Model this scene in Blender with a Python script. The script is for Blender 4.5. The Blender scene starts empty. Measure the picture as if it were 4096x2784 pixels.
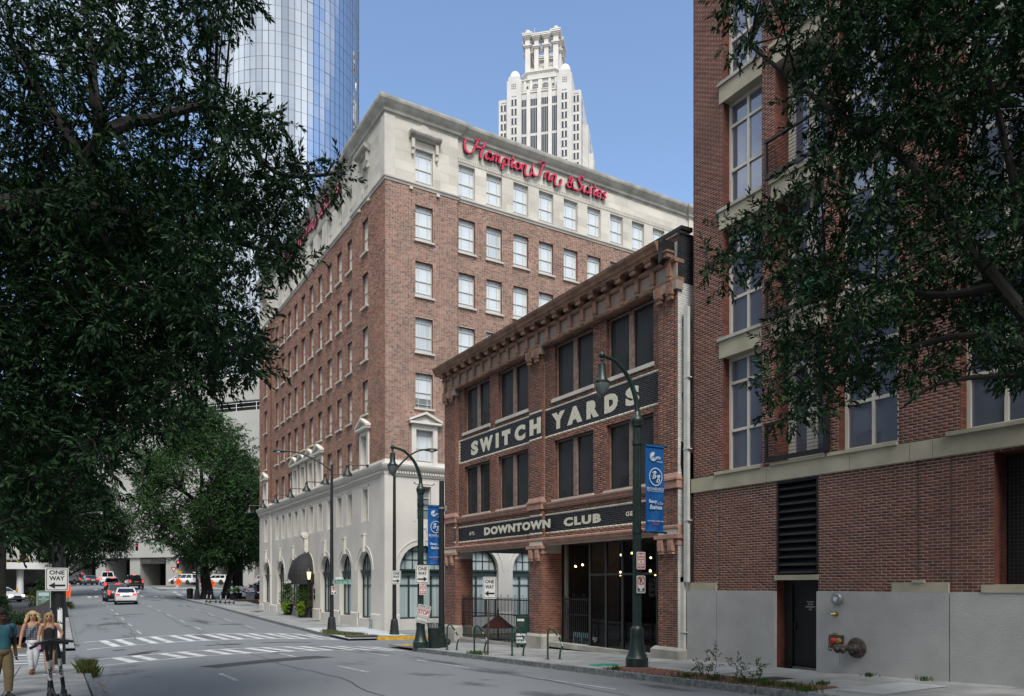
import bpy, math, random
import numpy as np
from mathutils import Vector, Matrix, Euler
random.seed(11)
rng = np.random.default_rng(11)
D2R = math.radians
sc = bpy.context.scene
COL = sc.collection

# ------------------------------------------------------------------ camera, sky, sun, exposure
cam_d = bpy.data.cameras.new('camera')
cam = bpy.data.objects.new('camera', cam_d)
COL.objects.link(cam)
cam.location = (0, 0, 0)
cam.rotation_euler = (D2R(90), 0, D2R(-31.25))
cam_d.sensor_width = 36
cam_d.lens = 26.253
cam_d.shift_y = 0.2319
cam_d.clip_end = 6000
cam_d.clip_start = 0.05
sc.camera = cam

SUN_EL, SUN_AZ = 52, 198          # azimuth clockwise from +Y
world = bpy.data.worlds.new('World')
sc.world = world
world.use_nodes = True
wn, wl = world.node_tree.nodes, world.node_tree.links
wn.clear()
w_out = wn.new('ShaderNodeOutputWorld')
w_bg = wn.new('ShaderNodeBackground')
w_sky = wn.new('ShaderNodeTexSky')
w_sky.sky_type = 'NISHITA'
w_sky.sun_disc = False
w_sky.sun_elevation = D2R(SUN_EL)
w_sky.sun_rotation = D2R(SUN_AZ)
w_sky.air_density = 1.0
w_sky.dust_density = 0.6
w_sky.ozone_density = 1.6
w_tc = wn.new('ShaderNodeTexCoord')
w_map = wn.new('ShaderNodeMapping')
w_map.inputs['Scale'].default_value = (1.0, 1.0, 1.7)
w_map.inputs['Location'].default_value = (3.1, 0.4, 0.0)
w_noise = wn.new('ShaderNodeTexNoise')
w_noise.inputs['Scale'].default_value = 1.9
w_noise.inputs['Detail'].default_value = 9
w_noise.inputs['Roughness'].default_value = 0.56
w_dot = wn.new('ShaderNodeVectorMath'); w_dot.operation = 'DOT_PRODUCT'
w_dot.inputs[1].default_value = (-0.87, -0.5, 0.0)     # the blue gap lies ahead to the right, cloud elsewhere
w_mul = wn.new('ShaderNodeMath'); w_mul.operation = 'MULTIPLY_ADD'
w_mul.inputs[1].default_value = 0.30
w_ramp = wn.new('ShaderNodeValToRGB')
w_ramp.color_ramp.elements[0].position = 0.38
w_ramp.color_ramp.elements[1].position = 0.54
w_mix = wn.new('ShaderNodeMix'); w_mix.data_type = 'RGBA'
w_n2 = wn.new('ShaderNodeTexNoise'); w_n2.inputs['Scale'].default_value = 2.6; w_n2.inputs['Detail'].default_value = 6
w_r2 = wn.new('ShaderNodeValToRGB')
w_r2.color_ramp.elements[0].position = 0.34; w_r2.color_ramp.elements[0].color = (2.6, 2.85, 3.2, 1)
w_r2.color_ramp.elements[1].position = 0.64; w_r2.color_ramp.elements[1].color = (6.4, 6.5, 6.6, 1)
wl.new(w_map.outputs['Vector'], w_n2.inputs['Vector']); wl.new(w_n2.outputs['Fac'], w_r2.inputs['Fac']); wl.new(w_r2.outputs['Color'], w_mix.inputs[7])
w_bg.inputs['Strength'].default_value = 0.13
wl.new(w_tc.outputs['Generated'], w_map.inputs['Vector'])
wl.new(w_map.outputs['Vector'], w_noise.inputs['Vector'])
wl.new(w_tc.outputs['Generated'], w_dot.inputs[0])
wl.new(w_dot.outputs['Value'], w_mul.inputs[0])
wl.new(w_noise.outputs['Fac'], w_mul.inputs[2])
wl.new(w_mul.outputs['Value'], w_ramp.inputs['Fac'])
wl.new(w_ramp.outputs['Color'], w_mix.inputs[0])
wl.new(w_sky.outputs['Color'], w_mix.inputs[6])
wl.new(w_mix.outputs[2], w_bg.inputs['Color'])
wl.new(w_bg.outputs['Background'], w_out.inputs['Surface'])

sun_d = bpy.data.lights.new('sun', 'SUN')
sun = bpy.data.objects.new('sun', sun_d)
COL.objects.link(sun)
sun_d.energy = 2.0
sun_d.angle = D2R(24)
sun_d.color = (1.0, 0.95, 0.88)
_az, _el = D2R(SUN_AZ), D2R(SUN_EL)
_sd = Vector((math.sin(_az) * math.cos(_el), math.cos(_az) * math.cos(_el), math.sin(_el)))
sun.rotation_euler = _sd.to_track_quat('Z', 'Y').to_euler()
sun.location = _sd * 200

vs = sc.view_settings
vs.view_transform = 'Standard'
vs.look = 'None'
vs.exposure = 0.92
vs.gamma = 1.0
vs.use_curve_mapping = False

# ------------------------------------------------------------------ helpers
def lerp_table(t, y):
    if y <= t[0][0]:
        return t[0][1]
    for (a, b), (c, d) in zip(t, t[1:]):
        if y <= c:
            return b + (d - b) * (y - a) / (c - a)
    return t[-1][1]

Z_GUTTER = [(-30, -1.0), (0, -1.87), (10, -2.18), (20, -2.43), (28, -2.62), (34, -2.72), (40, -2.66), (50, -2.45), (66, -2.08),
            (73.5, -1.88), (84, -1.75), (97, -1.5), (109, -1.1), (116, -.6), (130, -.2), (150, .2), (200, .6)]
Z_WALL = [(-30, -0.85), (0, -1.74), (11.7, -2.10), (16.3, -2.18), (32, -2.63), (36, -2.66), (40, -2.58), (71, -2.19), (80, -1.9),
          (97, -1.37), (109, -.97), (116, -.47), (130, -.1), (150, .3), (200, .7)]
KL, KR = 0.75, 11.95

def gz(X, Y):
    k = lerp_table(Z_GUTTER, Y)
    if X < KL:
        return k + .13
    if X <= KR:
        return k + .22 * (1 - ((X - 6.35) / 5.6) ** 2)
    t = min(1, (X - KR) / 4.0)
    return (k + .13) * (1 - t) + lerp_table(Z_WALL, Y) * t

def roadz(X, Y):
    k = lerp_table(Z_GUTTER, Y)
    if KL <= X <= KR:
        return k + .22 * (1 - ((X - 6.35) / 5.6) ** 2)
    if X > KR:
        t = min(1, (X - KR) / 4.0)
        return k * (1 - t) + (lerp_table(Z_WALL, Y) - .12) * t
    return k

class MB:
    """collects polygons, builds ONE mesh object"""
    def __init__(s):
        s.v, s.f, s.m = [], [], []
    def poly(s, pts, mi=0):
        n = len(s.v); s.v.extend(tuple(p) for p in pts); s.f.append(tuple(range(n, n + len(pts)))); s.m.append(mi)
    def box(s, x0, x1, y0, y1, z0, z1, mi=0):
        n = len(s.v)
        s.v += [(x0, y0, z0), (x1, y0, z0), (x1, y1, z0), (x0, y1, z0), (x0, y0, z1), (x1, y0, z1), (x1, y1, z1), (x0, y1, z1)]
        for q in ((0, 3, 2, 1), (4, 5, 6, 7), (0, 1, 5, 4), (1, 2, 6, 5), (2, 3, 7, 6), (3, 0, 4, 7)):
            s.f.append(tuple(n + i for i in q)); s.m.append(mi)
    def taper(s, x0, x1, y0, y1, z0, z1, dx, dy, mi=0):
        n = len(s.v)
        s.v += [(x0, y0, z0), (x1, y0, z0), (x1, y1, z0), (x0, y1, z0),
                (x0 + dx, y0 + dy, z1), (x1 - dx, y0 + dy, z1), (x1 - dx, y1 - dy, z1), (x0 + dx, y1 - dy, z1)]
        for q in ((0, 3, 2, 1), (4, 5, 6, 7), (0, 1, 5, 4), (1, 2, 6, 5), (2, 3, 7, 6), (3, 0, 4, 7)):
            s.f.append(tuple(n + i for i in q)); s.m.append(mi)
    def obox(s, c, sx, sy, sz, M, mi=0):
        n = len(s.v); c = Vector(c)
        for dz in (-.5, .5):
            for dx, dy in ((-.5, -.5), (.5, -.5), (.5, .5), (-.5, .5)):
                s.v.append(tuple(c + M @ Vector((dx * sx, dy * sy, dz * sz))))
        for q in ((0, 3, 2, 1), (4, 5, 6, 7), (0, 1, 5, 4), (1, 2, 6, 5), (2, 3, 7, 6), (3, 0, 4, 7)):
            s.f.append(tuple(n + i for i in q)); s.m.append(mi)
    def prism(s, pts, y0, y1, mi=0, cap=True):
        """pts = (x,z) outline, counter-clockwise seen from -y; extruded from y0 (front) to y1"""
        n, k = len(s.v), len(pts)
        s.v += [(x, y0, z) for x, z in pts] + [(x, y1, z) for x, z in pts]
        if cap:
            s.f.append(tuple(range(n, n + k))); s.m.append(mi)
            s.f.append(tuple(range(n + 2 * k - 1, n + k - 1, -1))); s.m.append(mi)
        for i in range(k):
            j = (i + 1) % k
            s.f.append((n + i, n + k + i, n + k + j, n + j)); s.m.append(mi)
    def plan(s, pts, z0, z1, mi=0):
        n, k = len(s.v), len(pts)
        s.v += [(x, y, z0) for x, y in pts] + [(x, y, z1) for x, y in pts]
        s.f.append(tuple(range(n + k - 1, n - 1, -1))); s.m.append(mi)
        s.f.append(tuple(range(n + k, n + 2 * k))); s.m.append(mi)
        for i in range(k):
            j = (i + 1) % k
            s.f.append((n + i, n + j, n + k + j, n + k + i)); s.m.append(mi)
    def tube(s, pts, r, n=8, mi=0, caps=True):
        pts = [Vector(p) for p in pts]
        rr = r if isinstance(r, (list, tuple)) else [r] * len(pts)
        up = Vector((0, 0, 1)); base = len(s.v); prev = None
        for i, p in enumerate(pts):
            t = (pts[min(i + 1, len(pts) - 1)] - pts[max(i - 1, 0)]).normalized()
            if prev is None:
                a = t.cross(up)
                if a.length < 1e-3: a = t.cross(Vector((1, 0, 0)))
                a.normalize()
            else:
                a = (prev - t * prev.dot(t)).normalized()
            prev = a; b = t.cross(a)
            for k in range(n):
                th = 2 * math.pi * k / n
                s.v.append(tuple(p + (a * math.cos(th) + b * math.sin(th)) * rr[i]))
        for i in range(len(pts) - 1):
            for k in range(n):
                j = (k + 1) % n
                s.f.append((base + i * n + k, base + i * n + j, base + (i + 1) * n + j, base + (i + 1) * n + k)); s.m.append(mi)
        if caps:
            s.f.append(tuple(range(base + n - 1, base - 1, -1))); s.m.append(mi)
            e = base + (len(pts) - 1) * n
            s.f.append(tuple(range(e, e + n))); s.m.append(mi)
    def lathe(s, prof, n=16, cx=0, cy=0, z0=0, mi=0, flute=0):
        base = len(s.v)
        for r, z in prof:
            for k in range(n):
                th = 2 * math.pi * k / n
                q = r * (1 - flute * (k % 2))
                s.v.append((cx + q * math.cos(th), cy + q * math.sin(th), z0 + z))
        for i in range(len(prof) - 1):
            for k in range(n):
                j = (k + 1) % n
                s.f.append((base + i * n + k, base + i * n + j, base + (i + 1) * n + j, base + (i + 1) * n + k)); s.m.append(mi)
        s.f.append(tuple(range(base + n - 1, base - 1, -1))); s.m.append(mi)
        e = base + (len(prof) - 1) * n
        s.f.append(tuple(range(e, e + n))); s.m.append(mi)
    def ball(s, c, r, nu=10, nv=6, mi=0):
        rx, ry, rz = r if isinstance(r, (list, tuple)) else (r, r, r)
        base = len(s.v)
        for i in range(1, nv):
            a = math.pi * i / nv
            for k in range(nu):
                th = 2 * math.pi * k / nu
                s.v.append((c[0] + rx * math.sin(a) * math.cos(th), c[1] + ry * math.sin(a) * math.sin(th), c[2] - rz * math.cos(a)))
        b0 = len(s.v); s.v += [(c[0], c[1], c[2] - rz), (c[0], c[1], c[2] + rz)]
        for i in range(nv - 2):
            for k in range(nu):
                j = (k + 1) % nu
                s.f.append((base + i * nu + k, base + i * nu + j, base + (i + 1) * nu + j, base + (i + 1) * nu + k)); s.m.append(mi)
        for k in range(nu):
            j = (k + 1) % nu
            s.f.append((b0, base + j, base + k)); s.m.append(mi)
            t = base + (nv - 2) * nu
            s.f.append((b0 + 1, t + k, t + j)); s.m.append(mi)
    def sweep(s, path, prof, mi=0, closed=False):
        """path: plan polyline (x,y); prof: (out,z); outward = right-hand side of the path direction"""
        k = len(path); base = len(s.v)
        for i in range(k):
            p = Vector(path[i])
            d0 = (Vector(path[i]) - Vector(path[i - 1])).normalized() if i > 0 else None
            d1 = (Vector(path[i + 1]) - Vector(path[i])).normalized() if i < k - 1 else None
            if d0 is None: d0 = d1
            if d1 is None: d1 = d0
            n0, n1 = Vector((d0.y, -d0.x)), Vector((d1.y, -d1.x))
            m = (n0 + n1); m = m / max(1e-6, m.dot(n0))
            for o, z in prof:
                s.v.append((p.x + m.x * o, p.y + m.y * o, z))
        q = len(prof)
        for i in range(k - 1):
            for j in range(q - 1):
                a = base + i * q + j
                s.f.append((a, a + q, a + q + 1, a + 1)); s.m.append(mi)
        s.f.append(tuple(base + j for j in range(q))); s.m.append(mi)
        s.f.append(tuple(base + (k - 1) * q + j for j in range(q - 1, -1, -1))); s.m.append(mi)
    def mesh(s, name, mats, smooth=False):
        me = bpy.data.meshes.new(name)
        me.from_pydata(s.v, [], s.f)
        for m in (mats if isinstance(mats, (list, tuple)) else [mats]):
            me.materials.append(m)
        if any(s.m):
            me.polygons.foreach_set('material_index', s.m)
        if smooth:
            me.polygons.foreach_set('use_smooth', [True] * len(s.f))
            me.set_sharp_from_angle(angle=D2R(38))
        me.update()
        return me

ZB = {}
def link(o, parent=None, loc=(0, 0, 0), rz=0):
    COL.objects.link(o)
    o.location = loc
    o.rotation_euler = (0, 0, rz)
    if parent is not None:
        o.parent = parent
    return o

def tag(o, label, cat, group=None):
    o['label'] = label; o['category'] = cat
    if group: o['group'] = group
    return o

def thing(name, label, cat, loc=(0, 0, 0), rz=0, group=None):
    o = bpy.data.objects.new(name, None)
    o.empty_display_size = .3
    link(o, None, loc, rz)
    return tag(o, label, cat, group)

def part(name, mb, mats, parent=None, loc=(0, 0, 0), rz=0, smooth=False, label=None, stuff=False):
    me = mb if isinstance(mb, bpy.types.Mesh) else mb.mesh(name, mats, smooth)
    o = bpy.data.objects.new(name, me)
    link(o, parent, loc, rz)
    if label: o['label'] = label
    if stuff: o['kind'] = 'stuff'
    return o

def struct(name, mb, mats, parent=None, smooth=False):
    o = part(name, mb, mats, parent, smooth=smooth)
    if parent is None: o['kind'] = 'structure'
    return o

def dup(root, loc, rz=None, label=None, group=None, scale=None):
    r = root.copy(); COL.objects.link(r)
    r.location = loc
    if rz is not None: r.rotation_euler = (0, 0, rz)
    if scale: r.scale = scale
    if label: r['label'] = label
    if group: r['group'] = group
    for ch in list(root.children):
        c = ch.copy(); COL.objects.link(c); c.parent = r
        for g in list(ch.children):
            d = g.copy(); COL.objects.link(d); d.parent = c
    return r

def np_mesh(name, v, f, mats, mi=None):
    """v (n,3), f (m,4 or 3) numpy"""
    me = bpy.data.meshes.new(name)
    k = f.shape[1]
    me.vertices.add(len(v)); me.vertices.foreach_set('co', v.astype(np.float32).ravel())
    me.loops.add(f.size); me.loops.foreach_set('vertex_index', f.astype(np.int32).ravel())
    me.polygons.add(len(f))
    me.polygons.foreach_set('loop_start', np.arange(0, f.size, k, dtype=np.int32))
    me.polygons.foreach_set('loop_total', np.full(len(f), k, dtype=np.int32))
    for m in (mats if isinstance(mats, (list, tuple)) else [mats]):
        me.materials.append(m)
    if mi is not None:
        me.polygons.foreach_set('material_index', np.asarray(mi, dtype=np.int32))
    me.update(calc_edges=True)
    return me

# ------------------------------------------------------------------ materials
def new_mat(name):
    m = bpy.data.materials.new(name); m.use_nodes = True
    nt = m.node_tree
    return m, nt, nt.nodes['Principled BSDF']

def pm(name, c, rough=.6, var=.12, scale=2.0, bump=0., bscale=30., metal=0., spec=.5, coat=0., emit=None, es=0., c2=None, detail=6, stretch=None):
    m, nt, b = new_mat(name)
    N, L = nt.nodes, nt.links
    b.inputs['Roughness'].default_value = rough
    b.inputs['Metallic'].default_value = metal
    b.inputs['Specular IOR Level'].default_value = spec
    b.inputs['Coat Weight'].default_value = coat
    tc = N.new('ShaderNodeTexCoord')
    src = tc.outputs['Object']
    if stretch:
        mp = N.new('ShaderNodeMapping'); mp.inputs['Scale'].default_value = stretch
        L.new(src, mp.inputs['Vector']); src = mp.outputs['Vector']
    if var > 0:
        nz = N.new('ShaderNodeTexNoise'); nz.inputs['Scale'].default_value = scale; nz.inputs['Detail'].default_value = detail
        rp = N.new('ShaderNodeValToRGB')
        lo = c2 if c2 else tuple(x * (1 - var * 1.6) for x in c)
        hi = c if c2 else tuple(min(1, x * (1 + var)) for x in c)
        rp.color_ramp.elements[0].position = .32; rp.color_ramp.elements[1].position = .68
        rp.color_ramp.elements[0].color = (*lo, 1); rp.color_ramp.elements[1].color = (*hi, 1)
        L.new(src, nz.inputs['Vector']); L.new(nz.outputs['Fac'], rp.inputs['Fac']); L.new(rp.outputs['Color'], b.inputs['Base Color'])
    else:
        b.inputs['Base Color'].default_value = (*c, 1)
    if bump > 0:
        n2 = N.new('ShaderNodeTexNoise'); n2.inputs['Scale'].default_value = bscale; n2.inputs['Detail'].default_value = 5
        bp = N.new('ShaderNodeBump'); bp.inputs['Strength'].default_value = bump; bp.inputs['Distance'].default_value = .02
        L.new(src, n2.inputs['Vector']); L.new(n2.outputs['Fac'], bp.inputs['Height']); L.new(bp.outputs['Normal'], b.inputs['Normal'])
    if emit:
        b.inputs['Emission Color'].default_value = (*emit, 1); b.inputs['Emission Strength'].default_value = es
    return m

def brick_mat(name, stops, rough=.85, dirt=.25):
    """colour of each brick from its island / object random number"""
    m, nt, b = new_mat(name)
    N, L = nt.nodes, nt.links
    geo = N.new('ShaderNodeNewGeometry'); oi = N.new('ShaderNodeObjectInfo')
    ad = N.new('ShaderNodeMath'); ad.operation = 'ADD'
    fr = N.new('ShaderNodeMath'); fr.operation = 'FRACT'
    L.new(geo.outputs['Random Per Island'], ad.inputs[0]); L.new(oi.outputs['Random'], ad.inputs[1]); L.new(ad.outputs[0], fr.inputs[0])
    rp = N.new('ShaderNodeValToRGB'); rp.color_ramp.interpolation = 'LINEAR'
    els = rp.color_ramp.elements
    for i, (p, c) in enumerate(stops):
        e = els[i] if i < 2 else els.new(p)
        e.position = p; e.color = (*c, 1)
    L.new(fr.outputs[0], rp.inputs['Fac'])
    tc = N.new('ShaderNodeTexCoord'); nz = N.new('ShaderNodeTexNoise'); nz.inputs['Scale'].default_value = .55; nz.inputs['Detail'].default_value = 8
    L.new(geo.outputs['Position'], nz.inputs['Vector'])
    mr = N.new('ShaderNodeMapRange'); mr.inputs[1].default_value = .3; mr.inputs[2].default_value = .7
    mr.inputs[3].default_value = 1 - dirt; mr.inputs[4].default_value = 1 + dirt * .5
    L.new(nz.outputs['Fac'], mr.inputs[0])
    mx = N.new('ShaderNodeVectorMath'); mx.operation = 'SCALE'
    L.new(rp.outputs['Color'], mx.inputs[0]); L.new(mr.outputs[0], mx.inputs['Scale'])
    L.new(mx.outputs['Vector'], b.inputs['Base Color'])
    b.inputs['Roughness'].default_value = rough
    n2 = N.new('ShaderNodeTexNoise'); n2.inputs['Scale'].default_value = 60
    L.new(geo.outputs['Position'], n2.inputs['Vector'])
    bp = N.new('ShaderNodeBump'); bp.inputs['Strength'].default_value = .25; bp.inputs['Distance'].default_value = .01
    L.new(n2.outputs['Fac'], bp.inputs['Height']); L.new(bp.outputs['Normal'], b.inputs['Normal'])
    return m

def glass_mat(name, c, rough=.04, spec=.8, metal=0.):
    m, nt, b = new_mat(name)
    b.inputs['Base Color'].default_value = (*c, 1); b.inputs['Roughness'].default_value = rough
    b.inputs['Specular IOR Level'].default_value = spec; b.inputs['Metallic'].default_value = metal
    N, L = nt.nodes, nt.links
    geo = N.new('ShaderNodeNewGeometry'); nz = N.new('ShaderNodeTexNoise'); nz.inputs['Scale'].default_value = .9; nz.inputs['Detail'].default_value = 2
    bp = N.new('ShaderNodeBump'); bp.inputs['Strength'].default_value = .09; bp.inputs['Distance'].default_value = .05
    L.new(geo.outputs['Position'], nz.inputs['Vector']); L.new(nz.outputs['Fac'], bp.inputs['Height']); L.new(bp.outputs['Normal'], b.inputs['Normal'])
    return m

def glow(name, c, s):
    m, nt, b = new_mat(name)
    b.inputs['Base Color'].default_value = (*c, 1)
    b.inputs['Emission Color'].default_value = (*c, 1); b.inputs['Emission Strength'].default_value = s
    return m

M = {}
def asphalt_mat():
    m, nt, b = new_mat('asphalt'); N, L = nt.nodes, nt.links
    geo = N.new('ShaderNodeNewGeometry')
    mp = N.new('ShaderNodeMapping'); mp.inputs['Scale'].default_value = (1.0, .12, 1)
    L.new(geo.outputs['Position'], mp.inputs['Vector'])
    a = N.new('ShaderNodeTexNoise'); a.inputs['Scale'].default_value = .62; a.inputs['Detail'].default_value = 7   # wheel tracks
    L.new(mp.outputs['Vector'], a.inputs['Vector'])
    c = N.new('ShaderNodeTexNoise'); c.inputs['Scale'].default_value = .35; c.inputs['Detail'].default_value = 9; c.inputs['Roughness'].default_value = .7
    L.new(geo.outputs['Position'], c.inputs['Vector'])
    g = N.new('ShaderNodeTexNoise'); g.inputs['Scale'].default_value = 45; g.inputs['Detail'].default_value = 3
    L.new(geo.outputs['Position'], g.inputs['Vector'])
    s1 = N.new('ShaderNodeMath'); s1.operation = 'ADD'; L.new(a.outputs['Fac'], s1.inputs[0]); L.new(c.outputs['Fac'], s1.inputs[1])
    s2 = N.new('ShaderNodeMath'); s2.operation = 'MULTIPLY_ADD'; s2.inputs[1].default_value = .25
    L.new(g.outputs['Fac'], s2.inputs[0]); L.new(s1.outputs[0], s2.inputs[2])
    rp = N.new('ShaderNodeValToRGB'); e = rp.color_ramp.elements
    e[0].position = .90; e[0].color = (.070, .078, .085, 1); e[1].position = 1.36; e[1].color = (.165, .180, .194, 1)
    L.new(s2.outputs[0], rp.inputs['Fac']); L.new(rp.outputs['Color'], b.inputs['Base Color'])
    b.inputs['Roughness'].default_value = .8; b.inputs['Specular IOR Level'].default_value = .35
    bp = N.new('ShaderNodeBump'); bp.inputs['Strength'].default_value = .35; bp.inputs['Distance'].default_value = .01
    L.new(g.outputs['Fac'], bp.inputs['Height']); L.new(bp.outputs['Normal'], b.inputs['Normal'])
    return m
M['asphalt'] = asphalt_mat()
M['patch'] = pm('dark_asphalt', (.045, .05, .055), .85, .2, 3, .3, 50)
M['tar'] = pm('tar', (.018, .02, .022), .6, 0)
M['paint'] = pm('road_paint', (.62, .64, .64), .7, .2, 1.6, c2=(.34, .36, .37))
M['paint_worn'] = pm('worn_road_paint', (.5, .52, .53), .75, .2, 5, c2=(.16, .17, .18))
M['yellow'] = pm('yellow_paint', (.55, .32, .03), .7, .2, 3)
M['walk'] = pm('sidewalk_concrete', (.30, .31, .31), .9, .2, 1.2, .25, 30, c2=(.17, .18, .18))
M['walk_new'] = pm('new_concrete', (.42, .45, .47), .85, .08, 1.5, .15, 30)
M['joint'] = pm('joint_dirt', (.06, .06, .055), .95, .1)
M['granite'] = pm('granite_kerb', (.16, .18, .19), .8, .3, 9, .5, 14)
M['dirt'] = pm('ground_dirt', (.12, .115, .10), .95, .2, .3)
M['mortar_light'] = pm('light_mortar', (.56, .53, .46), .95, .1, 2)
M['mortar_pale'] = pm('pale_mortar', (.70, .66, .60), .95, .1, 2)
M['mortar_tan'] = pm('tan_mortar', (.34, .30, .26), .95, .12, 2)
M['brick_hotel'] = brick_mat('hotel_brick', [(0, (.085, .05, .042)), (.2, (.21, .092, .062)), (.5, (.355, .165, .115)), (.75, (.42, .225, .16)), (.9, (.30, .21, .13)), (1, (.14, .09, .075))])
M['brick_club'] = brick_mat('club_brick', [(0, (.13, .052, .038)), (.5, (.235, .092, .058)), (.8, (.29, .12, .078)), (1, (.14, .055, .042))])
M['brick_dark'] = brick_mat('dark_header_brick', [(0, (.06, .045, .04)), (1, (.11, .08, .068))])
M['brick_black'] = brick_mat('black_painted_brick', [(0, (.010, .012, .016)), (1, (.016, .018, .024))], .6, .1)
M['brick_cream'] = brick_mat('cream_painted_brick', [(0, (.62, .60, .48)), (1, (.70, .68, .55))], .7, .08)
M['brick_apt'] = brick_mat('apartment_brick', [(0, (.095, .034, .027)), (.5, (.15, .050, .034)), (.8, (.18, .066, .044)), (1, (.105, .040, .033))])
M['brick_white'] = brick_mat('white_painted_brick', [(0, (.50, .52, .52)), (1, (.62, .63, .60))], .7, .3)
M['lime'] = pm('limestone', (.58, .55, .485), .85, .12, .8, .2, 20, c2=(.40, .39, .36))
M['lime_block'] = brick_mat('limestone_block', [(0, (.48, .455, .40)), (.5, (.56, .535, .47)), (1, (.62, .59, .52))], .85, .18)
M['lime_dark'] = pm('weathered_limestone', (.42, .41, .37), .9, .2, 1.5, .3, 20, c2=(.25, .245, .22))
M['stucco'] = pm('painted_stone', (.60, .575, .53), .75, .06, .5, .08, 8)
M['stucco_trim'] = pm('painted_stone_trim', (.63, .605, .555), .7, .05, .6)
M['terra'] = pm('terracotta', (.29, .165, .11), .8, .3, 3, .3, 18, c2=(.13, .075, .055))
M['terra_pink'] = pm('pink_terracotta', (.42, .255, .20), .8, .2, 5, .3, 20, c2=(.30, .17, .13))
M['patina'] = pm('grey_green_panel', (.22, .25, .25), .75, .3, 4, .2, 15, c2=(.30, .17, .11))
M['black_metal'] = pm('black_metal', (.012, .013, .015), .45, 0)
M['green_black'] = pm('dark_green_metal', (.012, .028, .026), .4, .2, 3)
M['green_paint'] = pm('green_paint', (.012, .05, .032), .4, .15, 3)
M['win_green'] = pm('window_green', (.022, .042, .038), .5, .1)
M['black'] = pm('soot_black', (.006, .006, .007), .8, 0)
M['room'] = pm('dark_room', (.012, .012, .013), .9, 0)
M['white_frame'] = pm('cream_frame', (.55, .53, .47), .5, .05)
M['pane_blind'] = pm('pane_over_blind', (.60, .66, .70), .12, .06, 1.0, spec=.6)
M['pane_curtain'] = pm('pane_over_curtain', (.50, .57, .58), .18, .25, 9, spec=.25, c2=(.32, .39, .40), stretch=(1, 1, .02))
M['glass_dark'] = glass_mat('dark_glass', (.05, .055, .06), .04, .8, .25)
M['glass_apt'] = glass_mat('apartment_glass', (.17, .20, .27), .03, 1.0, .5)
def store_glass():
    m, nt, b = new_mat('store_glass'); N, L = nt.nodes, nt.links
    t = N.new('ShaderNodeBsdfTransparent'); t.inputs['Color'].default_value = (.55, .56, .58, 1)
    g = N.new('ShaderNodeBsdfGlossy'); g.inputs['Roughness'].default_value = .02; g.inputs['Color'].default_value = (.5, .52, .55, 1)
    f = N.new('ShaderNodeFresnel'); f.inputs['IOR'].default_value = 1.4
    mx = N.new('ShaderNodeMixShader'); L.new(f.outputs[0], mx.inputs[0]); L.new(t.outputs[0], mx.inputs[1]); L.new(g.outputs[0], mx.inputs[2])
    out = [n for n in N if n.type == 'OUTPUT_MATERIAL'][0]; L.new(mx.outputs[0], out.inputs['Surface'])
    return m
M['glass_store'] = store_glass()
M['white_paint'] = pm('white_paint', (.75, .76, .76), .5, 0)
M['sign_white'] = pm('sign_sheeting', (.62, .63, .62), .45, .04, 8)
M['sign_black'] = pm('sign_ink', (.012, .012, .013), .5, 0)
M['sign_red'] = pm('sign_red', (.45, .03, .035), .5, 0)
M['sign_green'] = pm('sign_green', (.0, .19, .13), .45, 0)
M['sign_orange'] = pm('sign_orange', (.85, .13, .02), .5, 0)
M['cream_letter'] = pm('cream_letter_paint', (.66, .64, .52), .75, .08, 12, .5, 16)
M['red_letter'] = pm('red_letter', (.58, .02, .07), .4, 0)
M['letter_side'] = pm('letter_return', (.10, .03, .035), .5, 0)
M['banner_blue'] = pm('banner_blue', (.0, .085, .30), .6, .12, 3)
M['banner_ink'] = pm('banner_print', (.55, .62, .68), .6, 0)
M['conc_apt'] = pm('smooth_concrete', (.40, .405, .40), .85, .1, 1.3, .35, 45, c2=(.33, .335, .335), detail=10)
M['stone_apt'] = pm('cast_stone', (.42, .39, .30), .85, .15, 1.2, .15, 25, c2=(.28, .265, .20))
M['galv'] = pm('galvanised', (.36, .38, .38), .4, .15, 6, metal=.6)
M['pale_pipe'] = pm('pale_downspout', (.52, .53, .50), .5, .1)
M['rust'] = pm('old_iron', (.07, .055, .045), .7, .4, 12, .4, 30)
M['brass'] = pm('brass', (.42, .30, .09), .4, .1, metal=.8)
M['tyre'] = pm('tyre', (.012, .012, .012), .8, 0)
M['chrome'] = pm('chrome', (.5, .5, .5), .2, 0, metal=1)
M['skin'] = pm('light_skin', (.50, .27, .19), .5, .06, 6)
M['skin_dark'] = pm('dark_skin', (.055, .028, .018), .45, .1, 6)
M['bulb'] = glow('warm_bulb', (1, .62, .25), 4.5)
M['red_light'] = glow('red_lamp', (1, .03, .025), 1.6)
M['red_signal'] = glow('red_signal', (1, .03, .05), 4)
M['head_light'] = glow('headlamp', (1, .85, .65), 5)
M['amber'] = glow('amber_lamp', (1, .25, .03), 4)

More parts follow.
